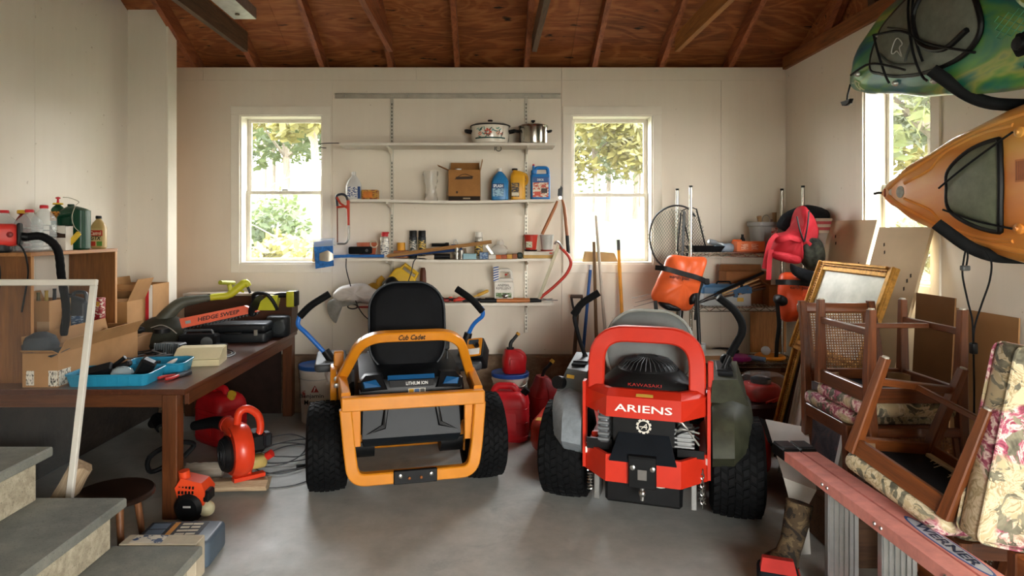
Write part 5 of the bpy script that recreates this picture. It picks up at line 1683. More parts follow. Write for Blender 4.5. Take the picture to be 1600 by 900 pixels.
obj('shaft_head', MB().tube([(-0.52, 0.64, 0.28), (-0.60, 0.75, 0.305), (-0.66, 0.80, 0.26)], [0.03, 0.045, 0.03], 10), BLACK, pt)
obj('loop_handle', MB().tube(curve([(-0.27, 0.30, 0.19), (-0.36, 0.22, 0.16), (-0.36, 0.20, 0.25), (-0.25, 0.26, 0.31), (-0.17, 0.34, 0.28), (-0.22, 0.32, 0.21)], 5), 0.014, 8), BLACK, pt)
# low round stool
sl_ = thing('round_stool', 'low round dark wooden stool between the steps and the bench', 'stool', (-1.80, 3.06, 0))
obj('seat', MB().lathe([(0.155, 0.27), (0.18, 0.278), (0.182, 0.295), (0.175, 0.302), (0.005, 0.302)], n=30), M('#24160f', 0.35, var=0.25), sl_)
for k in range(4):
    a = PI / 4 + k * PI / 2
    obj('leg', MB().tube([(0.10 * math.cos(a), 0.10 * math.sin(a), 0.275), (0.135 * math.cos(a), 0.135 * math.sin(a), 0.0)], [0.018, 0.013], 10), wood('#4a2a16', '#8a5a36', 'z'), sl_)
# oil drain container
dc = thing('oil_drain_pan', 'flat blue-grey oil drain container with a printed label, on the floor by the steps', 'container', (-1.47, 3.03, 0), math.radians(3))
obj('tank', MB().rsolid((0, 0, 0), (0.36, 0.24, 0.125), 0.03, 0.02), M('#4b5864', 0.42, var=0.1), dc)
dl = plate(0.27, 0.15, (-0.03, 0.02, 0.1255), M('#23262b', 0.5, var=0.1), dc, 'printed_label', u=(1, 0, 0), v=(0, 1, 0))
for j in range(4):
    for k in range(2):
        w_ = (0.095, 0.105, 0.09, 0.1)[j]
        plate(w_ * 0.46, 0.017, (0.012 + 0.05 * k, -0.030 + 0.034 * j, 0.1266), M('#cfc6ae', 0.6), dl, 'label_lettering', u=(1, 0, 0), v=(0, 1, 0))
plate(0.024, 0.142, (-0.04, 0.02, 0.1266), M('#c9872a', 0.6), dl, 'label_band', u=(1, 0, 0), v=(0, 1, 0))
for j in range(2):
    plate(0.08, 0.055, (-0.11, -0.01 + 0.065 * j, 0.1266), M('#5f6f80', 0.6), dl, 'label_picture', u=(1, 0, 0), v=(0, 1, 0))
np_ = thing('magazine_stack', 'folded newspaper with a blue printed edge lying behind the lowest step', 'newspaper', (-1.46, 2.855, 0.0))
obj('folded_paper', MB().bx(-0.17, 0.17, -0.045, 0.045, 0.0, 0.172, 0.003), M('#b9ad96', 0.8, var=0.1), np_)
plate(0.14, 0.07, (-0.06, 0.0, 0.173), label_mat('#c9c0ae', '#2f4668', 30), np_, 'front_page', u=(1, 0, 0), v=(0, 1, 0))
# loose cable coil on the floor
rr = random.Random(11)
cc = []
for k in range(4 * 14):
    a = 2 * PI * k / 14
    r1 = 0.20 + 0.05 * math.sin(k * 0.7) + rr.uniform(-0.012, 0.012)
    cc.append((r1 * math.cos(a) + 0.03 * math.sin(k * 0.11), (r1 * 1.25) * math.sin(a) + 0.0035 * k, 0.007 + 0.0006 * k))
cc += [(0.30, -0.05, 0.006), (0.34, -0.22, 0.006), (0.22, -0.42, 0.006), (0.02, -0.46, 0.006), (-0.08, -0.34, 0.006), (0.02, -0.22, 0.006), (0.22, -0.12, 0.006)]
cw_ = thing('cable_coil', 'thin dark cable coiled on the floor beside the orange leaf blower', 'cable', (-1.40, 4.30, 0))
obj('cable', MB().tube(curve(cc, 4), 0.0042, 6), M('#4a4b4c', 0.5), cw_)
obj('plug', MB().box((0.22, -0.10, 0.015), (0.06, 0.03, 0.025), 0.006).cyl((0.14, -0.13, 0.013), (0.20, -0.11, 0.013), 0.011), BLACK, cw_)
# white paint bucket with a blue lid
def bucket(label, loc, r, h, lid_m, m=None):
    e = thing('bucket', label, 'bucket', loc)
    bo = obj('pail', MB().lathe([(r * 0.88, 0), (r * 0.9, 0.006), (r * 0.98, h * 0.86), (r * 1.03, h * 0.865), (r * 1.03, h * 0.93), (r * 0.99, h * 0.94)], n=28), m or M('#d8d2c4', 0.5, var=0.06), e)
    obj('lid', MB().lathe([(r * 1.06, h * 0.93), (r * 1.07, h * 0.99), (r * 1.03, h), (r * 0.97, h * 0.985), (r * 0.01, h * 0.985)], n=28), lid_m, e)
    obj('bail', MB().tube(curve([(-r * 1.04, 0, h * 0.88), (-r * 0.75, -r * 0.85, h * 0.80), (0, -r * 1.12, h * 0.78), (r * 0.75, -r * 0.85, h * 0.80), (r * 1.04, 0, h * 0.88)], 6), 0.003, 6), STEEL, e)
    return e, bo


bu, pa = bucket('white paint bucket with a blue lid and printed brand, behind the yellow mower', (-1.40, 5.24, 0), 0.15, 0.46, M('#2c5fa8', 0.4))
INK = M('#1a1a1c', 0.5, var=0)
text('Benjamin', 0.19, 0.042, (-0.015, -0.1470, 0.228), INK, pa, bold=0.01)
text('Moore', 0.13, 0.038, (-0.01, -0.1460, 0.180), INK, pa, bold=0.01)
tri = MB().prism([(-0.032, 0), (0.032, 0), (0, 0.055)], 0, 0.001, 'xy', T=frame((0.01, -0.1510, 0.262), (1, 0, 0), (0, 0, 1)))
to_ = obj('triangle_logo', tri, M('#a8322c', 0.5), pa)
obj('triangle_stripe', MB().prism([(-0.012, 0.006), (-0.004, 0.006), (0.008, 0.034), (0.0, 0.044)], 0, 0.0016, 'xy', T=frame((0.01, -0.1514, 0.262), (1, 0, 0), (0, 0, 1))), WHITE, to_)
tri2 = MB().prism([(-0.022, 0), (0.022, 0), (0.022, 0.11), (-0.022, 0.11)], 0, 0.001, 'xy', T=frame((-0.088, -0.119, 0.16), (0.82, -0.57, 0), (0, 0, 1)))
obj('print_panel', tri2, label_mat('#c9b7a6', '#a8322c', 30), pa)
tag(obj('rag', MB().grid(lambda u, v: (-0.05 + 0.10 * u + 0.01 * math.sin(9 * v), 0.02 * math.sin(7 * u + 5 * v), 0.16 - 0.2 * v), 6, 8, 0.004), M('#d5d2ca', 0.9), loc=(-1.235, 5.02, 0.38)), 'white papers tucked between the paint bucket and the yellow mower', 'papers')

# ================================================================== WALL SHELVES BETWEEN THE WINDOWS
SHW = M('#ded8ca', 0.5, var=0.05)
st2 = thing('shelf_standards', 'slotted steel shelf rail and two uprights on the back wall', 'shelf rail', (0, 5.5, 0))
rl = MB()
rl.prism([(-0.0, 2.683), (-0.016, 2.683), (-0.016, 2.690), (-0.006, 2.692), (-0.006, 2.718), (-0.016, 2.720), (-0.016, 2.727), (0, 2.727)], -1.328, 0.61, 'yz')
ro = obj('top_rail', rl, M('#b9b5a8', 0.45, 0.5), st2)
bolts([(-1.24, -0.006, 2.705), (-0.7, -0.006, 2.705), (-0.12, -0.006, 2.705), (0.45, -0.006, 2.705)], STEEL, ro, 0.007, name='screw')
for x in (-0.838, 0.313):
    u = obj('upright', MB().bx(x - 0.014, x + 0.014, -0.012, 0, 0.672, 2.70, 0.002), M('#c3bfb2', 0.45, 0.5), st2)
    sl = MB()
    for k in range(62):
        sl.bx(x - 0.0045, x + 0.0045, -0.0128, -0.0118, 0.70 + 0.0315 * k, 0.718 + 0.0315 * k)
    stuff(obj('slots', sl, M('#55524b', 0.7), u))


def wall_shelf(label, x0, x1, z, sag=0.0):
    e = thing('wall_shelf', label, 'shelf', (0, 0, z), 0, 'white shelves on the back wall')
    xm, hw = (x0 + x1) / 2, (x1 - x0) / 2

    def f(u, v):
        x = x0 + (x1 - x0) * u
        return (x, 5.205 + 0.275 * v, -sag * max(0.0, 1 - ((x + 0.26) / 0.58) ** 2))
    obj('board', MB().grid(f, 20, 1, 0.02), SHW, e)
    for x in (-0.838, 0.313):
        obj('bracket', MB().prism([(5.49, -0.021), (5.22, -0.021), (5.22, -0.035), (5.44, -0.065), (5.47, -0.12), (5.49, -0.12)], x - 0.006, x + 0.006, 'yz'), SHW, e)
    return e


Z1, Z2, Z3, Z4 = 2.262, 1.803, 1.322, 0.958
wall_shelf('highest white wall shelf, holding two cooking pots', -1.224, 0.537, Z1)
wall_shelf('sagging white wall shelf with jugs and a cardboard box', -1.195, 0.537, Z2, 0.012)
wall_shelf('white wall shelf crowded with cans, cups and small boxes', -1.24, 0.53, Z3, 0.012)
wall_shelf('lowest white wall shelf, with bags and loppers lying on it', -1.16, 0.52, Z4)
SY = 5.33
sx = lambda px, y=SY: (px - CX) * y / FX

# pots
ep_ = thing('stew_pot', 'white enamel stew pot with a flower pattern and black handles', 'pot', (sx(766), SY, Z1))
ENA = M('#e4ddcf', 0.2, var=0.04, coat=0.4)
bo = obj('pot_body', MB().lathe([(0.135, 0), (0.148, 0.01), (0.158, 0.07), (0.158, 0.145), (0.162, 0.15), (0.152, 0.15)], n=36), ENA, ep_)
lo2 = obj('lid', MB().lathe([(0.164, 0.150), (0.162, 0.157), (0.13, 0.172), (0.06, 0.182), (0.005, 0.184)], n=36), ENA, ep_)
obj('lid_rim', MB().tube([(0.163 * math.cos(a), 0.163 * math.sin(a), 0.152) for a in [2 * PI * k / 36 for k in range(36)]], 0.006, 6, True), BLACK, lo2)
obj('lid_knob', MB().lathe([(0.012, 0.183), (0.022, 0.20), (0.02, 0.207), (0.004, 0.209)], n=14), BLACK, lo2)
for s in (-1, 1):
    obj('handle', MB().tube(fillet([(s * 0.15, -0.05, 0.105), (s * 0.205, -0.045, 0.115), (s * 0.205, 0.045, 0.115), (s * 0.15, 0.05, 0.105)], 0.02), 0.0105, 8), BLACK, ep_)


def on_pot(a, z, r=0.1592):
    return Vector((r * math.sin(a), -r * math.cos(a), z)), Vector((math.cos(a), math.sin(a), 0))


rr = random.Random(5)
for a, z, n, cl, sz in ((-0.12, 0.085, 7, '#c9533f', 0.021), (-0.55, 0.075, 6, '#d98a72', 0.012), (0.42, 0.08, 6, '#d99a80', 0.013), (0.62, 0.07, 5, '#c9533f', 0.009)):
    p, uu = on_pot(a, z)
    for k in range(n):
        b = 2 * PI * k / n
        q, u2 = on_pot(a + sz * math.cos(b) / 0.158, z + sz * math.sin(b))
        plate(sz * 1.05, sz * 0.75, q, M(cl, 0.4), bo, 'painted_petal', u=u2 * math.cos(b) + Vector((0, 0, math.sin(b))), v=-u2 * math.sin(b) + Vector((0, 0, math.cos(b))), r=sz * 0.3)
for k in range(22):
    a = rr.uniform(-0.75, 0.75)
    z = rr.uniform(0.05, 0.12)
    b = rr.uniform(0, PI)
    q, u2 = on_pot(a, z)
    plate(0.030, 0.008, q, M(rr.choice(['#3f7a72', '#5d9688', '#86b0a0', '#2f5d55']), 0.4), bo, 'painted_leaf', u=u2 * math.cos(b) + Vector((0, 0, math.sin(b))), v=-u2 * math.sin(b) + Vector((0, 0, math.cos(b))), r=0.003)
for k in range(16):
    q, u2 = on_pot(-0.8 + 1.6 * k / 15, 0.040)
    plate(0.020, 0.012, q, M('#2c4a44', 0.4), bo, 'painted_leaf', u=u2, v=(0, 0, 1), r=0.004)
sp2 = thing('stock_pot', 'stainless steel stock pot with lid and black knob on the highest shelf', 'pot', (sx(833), SY, Z1))
SS = M('#a8a49c', 0.16, 1.0, var=0.05)
obj('pot_body', MB().lathe([(0.11, 0), (0.118, 0.006), (0.121, 0.02), (0.121, 0.142), (0.126, 0.148), (0.115, 0.148)], n=36), SS, sp2)
l3 = obj('lid', MB().lathe([(0.125, 0.148), (0.124, 0.155), (0.10, 0.166), (0.03, 0.175), (0.004, 0.176)], n=36), SS, sp2)
obj('lid_knob', MB().lathe([(0.007, 0.175), (0.007, 0.187), (0.018, 0.193), (0.017, 0.204), (0.004, 0.206)], n=14), BLACK, l3)
for s in (-1, 1):
    obj('handle', MB().tube(fillet([(s * 0.118, -0.03, 0.11), (s * 0.15, -0.028, 0.115), (s * 0.15, 0.028, 0.115), (s * 0.118, 0.03, 0.11)], 0.012), 0.008, 8), BLACK, sp2)
# wire hanger and hook
hg = tag(obj('wire_hook', MB().tube(curve([(-1.22, 5.25, Z1 + 0.004), (-1.32, 5.25, Z1 + 0.003), (-1.385, 5.25, Z1 - 0.002), (-1.40, 5.25, Z1 - 0.022), (-1.37, 5.25, Z1 - 0.034), (-1.34, 5.25, Z1 - 0.036)], 5).copy() + [] , 0.004, 6), M('#3f3a34', 0.5)), 'dark wire hook sticking out from the end of the highest shelf', 'hook')
tag(obj('ring_hook', MB().tube([(sx(779) + 0.022 * math.cos(a), 5.3, Z1 - 0.034 + 0.022 * math.sin(a)) for a in [2 * PI * k / 14 for k in range(14)]], 0.004, 6, True).tube([(sx(773), 5.3, Z1 - 0.02), (sx(773), 5.3, Z1 - 0.05)], 0.004, 6), M('#5a5650', 0.5, 0.5)), 'small steel ring hooks under the highest shelf', 'hook')

# ---- second shelf
j1 = jug('drain_bottle', 'clear white bottle with a blue printed label at the end of the sagging shelf', (sx(553), SY, Z2), 0.125, 0.08, 0.235, M('#c9c9c6', 0.4, var=0.04), M('#d6d5d0', 0.4), handle=False, neck=0.5, capr=0.018, cat='bottle')
plate(0.085, 0.085, (-0.005, -0.041, 0.065), label_mat('#d8d8d4', '#4c5b86', 50, 0.5, (1, 1, 2)), j1, 'bottle_label')
plate(0.022, 0.10, (0.05, -0.0408, 0.06), M('#2f4a7d', 0.45), j1, 'label_stripe')
b2 = tag(obj('carton', MB().bx(-0.065, 0.065, -0.045, 0.045, 0, 0.083, 0.003), label_mat('#b8862c', '#7d3d1c', 30), loc=(sx(579), SY, Z2)), 'small yellow and brown box on the sagging shelf', 'box')
plate(0.075, 0.05, (-0.015, -0.0455, 0.042), M('#c9752a', 0.5, var=0.2), b2, 'carton_print')
j3 = thing('plastic_bag', 'crumpled clear plastic bag standing on the sagging shelf', 'bag', (sx(673), SY, Z2 - 0.008))


def crumple(w, d, h, seed, amp=0.16, n=18, m=9, taper=0.75):
    r = random.Random(seed)
    mb = MB()
    rings = []
    for i in range(m + 1):
        t = i / m
        k = (0.9 + 0.2 * math.sin(t * 5 + seed)) * (1 - (1 - taper) * t)
        rings.append([(w / 2 * k * math.cos(2 * PI * j / n) * (1 + r.uniform(-amp, amp)), d / 2 * k * math.sin(2 * PI * j / n) * (1 + r.uniform(-amp, amp)), h * t + r.uniform(-0.02, 0.02) * h * (0 < i < m)) for j in range(n)])
    return mb.loft(rings)


obj('film', crumple(0.13, 0.09, 0.25, 3, 0.22, 16, 9, 0.8), clear('#e2ddd2', 0.45, 0.18), j3)
cbx = carton('carton', 'open brown cardboard box with a dark band, on the sagging shelf', (sx(726), SY + 0.01, Z2 - 0.010), 0.0, 0.262, 0.17, 0.255, (('l', 66, 0.10), ('r', 12, 0.09), ('b', 6, 0.075)), mat_=M('#9a6b38', 0.8, var=0.08))
plate(0.261, 0.036, (0, -0.0858, 0.02), M('#2a1f17', 0.6), cbx, 'dark_band')
plate(0.14, 0.022, (0.0, -0.0858, 0.188), M('#3a2615', 0.6), cbx, 'carton_lettering', u=(1, 0, 0.03), r=0.010)
obj('swoosh', MB().tube(curve([(-0.075, -0.0862, 0.176), (-0.03, -0.0862, 0.21), (0.01, -0.0862, 0.218), (0.05, -0.0862, 0.205), (0.075, -0.0862, 0.198)], 5), 0.0028, 5), M('#3a2615', 0.6), cbx)
plate(0.016, 0.02, (-0.06, -0.0858, 0.07), M('#3a2615', 0.6), cbx, 'flame_mark', r=0.006)
plate(0.06, 0.012, (0.02, -0.0868, 0.02), M('#8a7a62', 0.6), cbx, 'band_lettering')
tag(obj('crumpled_paper', crumple(0.07, 0.05, 0.06, 8), WHITE, loc=(sx(716), SY, Z2 + 0.20)), 'white crumpled paper in the open brown shelf box', 'paper')
j4 = jug('washer_jug', 'blue washer fluid jug with a white cap beside the cardboard box', (sx(781), SY, Z2 - 0.006), 0.142, 0.11, 0.27, M('#2a78b0', 0.3, var=0.06), WHITE, handle=False, neck=0.42, capr=0.018)
p_ = plate(0.09, 0.10, (-0.015, -0.0558, 0.085), label_mat('#8fb6c9', '#1d4a7c', 40), j4, 'jug_label')
plate(0.098, 0.04, (-0.015, -0.0568, 0.12), M('#1d4676', 0.45), p_, 'label_band', v=(0.12, 0, 1))
text('SPLASH', 0.08, 0.026, (-0.015, -0.058, 0.12), M('#e6edf0', 0.5, var=0), p_, v=(0.1, 0, 1), bold=0.03)
j5 = jug('cleaner_jug', 'yellow handled cleaner jug with a black cap on the sagging shelf', (sx(809), SY, Z2 - 0.003), 0.125, 0.09, 0.265, M('#d9a02c', 0.35, var=0.05), BLACK, handle=True, neck=0.25, capr=0.024, off=-0.025, r=0.03)
pl5 = plate(0.065, 0.115, (-0.022, -0.0458, 0.085), label_mat('#1d1a17', '#b98a2c', 45, 0.56), j5, 'jug_label')
plate(0.06, 0.028, (-0.022, -0.0468, 0.05), M('#d6cdb4', 0.5), pl5, 'label_patch')
j6 = thing('deck_wash_jug', 'bright blue square jug with a red and white label near the shelf end', 'jug', (sx(844), SY, Z2))
BW = M('#1f6fb3', 0.35, var=0.04)
b = MB()
b.rsolid((0, 0, 0), (0.162, 0.09, 0.215), 0.02, 0.012)
bo6 = obj('body', b, BW, j6)
obj('grip', MB().tube(fillet([(-0.045, 0, 0.20), (-0.04, 0, 0.268), (0.062, 0, 0.268), (0.068, 0, 0.20)], 0.025), 0.015, 8), BW, bo6)
obj('cap', MB().lathe([(0.022, 0.215), (0.022, 0.245), (0.012, 0.25), (0.010, 0.285)], (-0.055, 0, 0), 12), M('#1f6fb3', 0.35, var=0.04), j6)
obj('red_tip', MB().lathe([(0.008, 0.283), (0.010, 0.295), (0.003, 0.299)], (-0.055, 0, 0), 10), M('#c4202a', 0.4), j6)
p6_ = plate(0.13, 0.165, (0.0, -0.0455, 0.105), label_mat('#d8cbb6', '#b94a34', 32, 0.52, (1, 1, 2)), bo6, 'jug_label')
plate(0.128, 0.045, (0.0, -0.0465, 0.165), M('#1b4f8d', 0.45), p6_, 'label_band')
text('DECK', 0.055, 0.018, (0.0, -0.0476, 0.165), WHITE, p6_, bold=0.02)
plate(0.05, 0.035, (-0.025, -0.0465, 0.05), M('#c4482f', 0.45), p6_, 'label_patch')
plate(0.05, 0.04, (0.03, -0.0465, 0.075), M('#3b2a22', 0.45), p6_, 'label_patch')

# ---- tools hanging at the shelf ends
hs_ = thing('hacksaw', 'red framed hacksaw hanging from the end of the sagging shelf', 'saw', (0, 0, 0))
ORD = M('#b53a24', 0.45)
obj('frame', MB().tube(fillet([at(545, 310, 5.19), at(545, 372, 5.19), at(541, 381, 5.19), at(527, 381, 5.19)], 0.05), 0.0085, 8), M('#8c8a86', 0.35, 0.7), hs_)
obj('red_grip', MB().tube([at(544, 313, 5.185), at(544.5, 352, 5.185)], [0.014, 0.010], 9), ORD, hs_)
obj('handle', MB().tube(fillet([at(527, 322, 5.185), at(525, 305, 5.185), at(535, 303, 5.185), at(541, 306, 5.185), at(544, 316, 5.185)], 0.03), 0.010, 8), M('#2c2f3a', 0.5), hs_)
obj('red_brace', MB().tube([at(526, 308, 5.18), at(532, 318, 5.18), at(544, 326, 5.18)], 0.009, 7).tube([at(526, 324, 5.18), at(544, 322, 5.18)], 0.009, 7), ORD, hs_)
obj('blade', MB().loft([[at(526, 322, 5.185), at(528, 322, 5.185), at(528, 322, 5.187), at(526, 322, 5.187)], [at(526.4, 379, 5.185), at(528.4, 379, 5.185), at(528.4, 379, 5.187), at(526.4, 379, 5.187)]]), M('#7a4a32', 0.5, 0.6), hs_)
LW = wood('#7a3f1d', '#b5743f', 'z', 2.0, 0.45)
lp = thing('loppers', 'wood handled loppers hanging open at the end of the sagging shelf', 'loppers', (0, 0, 0))
obj('blade', MB().prism([(0, 0), (0.022, 0.02), (0.026, 0.09), (0.012, 0.11), (0.0, 0.06)], 0, 0.006, 'xz', T=Matrix.Translation(at(874, 311, 5.20))), M('#3a3b3d', 0.55, 0.4), lp)
obj('hook_blade', MB().prism([(0, 0), (-0.024, 0.03), (-0.02, 0.08), (0.0, 0.095), (-0.006, 0.06), (0.008, 0.02)], 0.007, 0.013, 'xz', T=Matrix.Translation(at(876, 311, 5.20))), M('#4a4b4d', 0.55, 0.4), lp)
obj('pivot', MB().lathe([(0.014, -0.016), (0.014, -0.004)], at(875, 309, 5.2), 12, axis='y'), STEEL, lp)
obj('handle', MB().tube([at(871, 314, 5.20), at(867, 324, 5.20), at(858, 343, 5.2), at(847, 366, 5.2)], [0.010, 0.013, 0.014, 0.013], 10), LW, lp)
hl = obj('handle', MB().tube([at(879, 312, 5.20), at(882, 325, 5.20), at(884, 345, 5.2), at(886.5, 372, 5.2)], [0.010, 0.013, 0.014, 0.013], 10), LW, lp)
obj('black_grip', MB().tube([at(886.3, 368, 5.2), at(888, 396, 5.2)], 0.015, 10), BLACK, hl)
bs = thing('bow_saw', 'red bow saw leaning at the end of the wall shelves', 'saw', (0, 0, 0))
obj('bow', MB().tube(fillet([at(873, 384, 5.16), at(889, 400, 5.16), at(893, 412, 5.16), at(886, 428, 5.16), at(866, 448, 5.16), at(843, 466, 5.16)], 0.06), 0.0125, 9), M('#b3301f', 0.4), bs)
obj('blade', MB().ribbon([at(873, 383, 5.15), at(842, 467, 5.15)], 0.003, 0.026, (0.9, 0, 0.4)), M('#7d7663', 0.45, 0.6), bs)
obj('tension_lever', MB().tube(curve([at(880, 389, 5.15), at(874, 380, 5.15), at(869, 378, 5.15), at(867, 382, 5.15)], 4), 0.009, 7), STEEL, bs)

# ---- third shelf
zt = Z3
mp = thing('floor_squeegee', 'blue scrubber head with a grey metal clamp on a blue pole, lying on the shelf', 'scrubber', (0, 0, 0))
obj('scrub_pad', MB().loft([[at(490, 378, 5.21) + Vector((0, q, 0)), at(517, 376, 5.21) + Vector((0, q, 0)), at(519, 416, 5.21) + Vector((0, q, 0)), at(493, 420, 5.21) + Vector((0, q, 0))] for q in (0.0, 0.06)]), M('#2f6fb8', 0.8, var=0.25, scale=40, bump=0.4), mp)
obj('clear_wrap', MB().loft([[at(488, 374, 5.20) + Vector((0, q, 0)), at(519, 372, 5.20) + Vector((0, q, 0)), at(520, 384, 5.20) + Vector((0, q, 0)), at(490, 386, 5.20) + Vector((0, q, 0))] for q in (0.0, 0.08)]), clear('#dfe8ee', 0.4, 0.2), mp)
obj('clamp_head', MB().loft([[at(499, 396, 5.19), at(499, 407, 5.19), at(499, 407, 5.24), at(499, 396, 5.24)], [at(512, 391, 5.18), at(512, 409, 5.18), at(512, 409, 5.25), at(512, 391, 5.25)], [at(521, 397, 5.20), at(521, 406, 5.20), at(521, 406, 5.23), at(521, 397, 5.23)]]), M('#a9a294', 0.35, 0.7), mp)
pz = lambda px: Vector((sx(px, 5.24), 5.24, zt + 0.018))
obj('pole', MB().tube([at(520, 401, 5.22), pz(545), pz(600)], 0.013, 9), M('#2f69ad', 0.4), mp)
tag(obj('radio', MB().rsolid((0, 0, 0), (0.185, 0.085, 0.06), 0.015, 0.012), MATTE, loc=(sx(563, 5.265), 5.268, zt + 0.034)), 'flat black radio lying across the blue pole on the shelf', 'radio')
rx_ = bpy.data.objects['radio.001']
obj('radio_dial', MB().lathe([(0.012, 0), (0.012, 0.006), (0.004, 0.007)], T=frame((0.06, -0.0425, 0.03), (1, 0, 0), (0, 0, 1)), n=12), M('#4d5052', 0.4), rx_)
fp = thing('flower_pot', 'terracotta plastic pot behind the black radio on the shelf', 'pot', (sx(574, 5.40), 5.40, zt))
obj('pot_body', MB().lathe([(0.062, 0), (0.078, 0.085), (0.086, 0.087), (0.089, 0.125), (0.08, 0.125), (0.065, 0.02), (0.005, 0.02)], n=24), M('#c2694a', 0.55), fp)
tag(obj('twine', MB().tube(curve([(0.03 * math.cos(a), 0, 0.028 * math.sin(a)) for a in [k * 0.6 for k in range(11)]], 3, True), 0.006, 6), M('#d9c9b0', 0.8), loc=(sx(584, 5.30), 5.312, zt + 0.115)), 'loop of pale twine hanging on the terracotta pot', 'twine')
spray_can('spray_can', 'white spray can with a red cap beside the terracotta pot', (sx(602), 5.30, zt), 0.038, 0.215, M('#c9c6bd', 0.3, 0.4), M('#b8232a', 0.45), nozzle=True, band=label_mat('#d9d6cc', '#5a5e66', 45))
tag(obj('tape_roll', MB().lathe([(0.018, 0), (0.034, 0), (0.034, 0.065), (0.018, 0.065)], n=20), M('#d9992c', 0.5), loc=(sx(627, 5.38), 5.38, zt + 0.06)), 'small yellow tape roll standing on a block behind the long stick', 'tape')
tag(obj('wooden_block', MB().bx(-0.06, 0.06, -0.04, 0.04, 0, 0.062, 0.003), LW, loc=(sx(627, 5.38), 5.38, zt - 0.003)), 'brown wooden block under the small yellow tape roll', 'block')
for k, px in enumerate((645.5, 659.5)):
    spray_can('spray_can', ('dark spray can with a black cap and striped label, nearer the terracotta pot', 'dark spray can with a black cap and yellow label, farther from the terracotta pot')[k], (sx(px, 5.37), 5.37, zt - 0.008), 0.033, 0.235, M('#22262a', 0.4), BLACK, 'black capped spray cans', band=label_mat(('#b9b3a6', '#c9a84a')[k], ('#1f2d2c', '#1d2b2a')[k], 40, 0.5))
lst = tag(obj('wooden_stick', MB().tube([(sx(600, 5.28), 5.28, zt + 0.014), (sx(768, 5.22), 5.22, zt + 0.135)], 0.015, 4), wood('#8a5c30', '#c79a63', 'x', 2.0, 0.6)), 'long square wooden stick lying over the crowded shelf', 'stick')
tag(obj('blue_pole', MB().tube([(sx(608, 5.33), 5.33, zt + 0.012), (sx(722, 5.30), 5.30, zt + 0.072)], 0.014, 9), M('#1d3a68', 0.4)), 'dark blue pole lying under the long wooden stick', 'pole')
tag(obj('flashlight', MB().lathe([(0.014, -0.06), (0.014, 0.05), (0.02, 0.06), (0.02, 0.085)], n=12, axis='x'), BLACK, loc=(sx(685, 5.36), 5.40, zt + 0.105)), 'black flashlight on a carton behind the long wooden stick', 'flashlight')
tag(obj('carton', MB().bx(-0.17, 0.17, -0.05, 0.05, 0, 0.085, 0.003), M('#8a7a64', 0.7), loc=(sx(697, 5.41), 5.41, zt - 0.010)), 'dull grey brown carton behind the stick on the crowded shelf', 'box')
bc = thing('binder_clip', 'large blue clip standing on the dull carton', 'clip', (sx(712, 5.40), 5.40, zt + 0.075))
obj('clip_body', MB().prism([(-0.04, 0), (0.04, 0), (0.036, 0.035), (-0.036, 0.035)], -0.02, 0.02, 'xz', bev=0.002), M('#1f4f96', 0.4), bc)
obj('clip_lever', MB().tube([(0.018 * math.cos(a), 0, 0.05 + 0.022 * math.sin(a)) for a in [2 * PI * k / 12 for k in range(12)]], 0.004, 6, True), STEEL, bc)
spray_can('spray_can', 'clear and yellow labelled spray bottle near the middle of the crowded shelf', (sx(748, 5.31), 5.31, zt - 0.01), 0.034, 0.225, M('#b5b2a8', 0.3, 0.3), clear('#e5e2d8', 0.5, 0.2), band=label_mat('#c9a84a', '#2a2f3a', 40, 0.5))
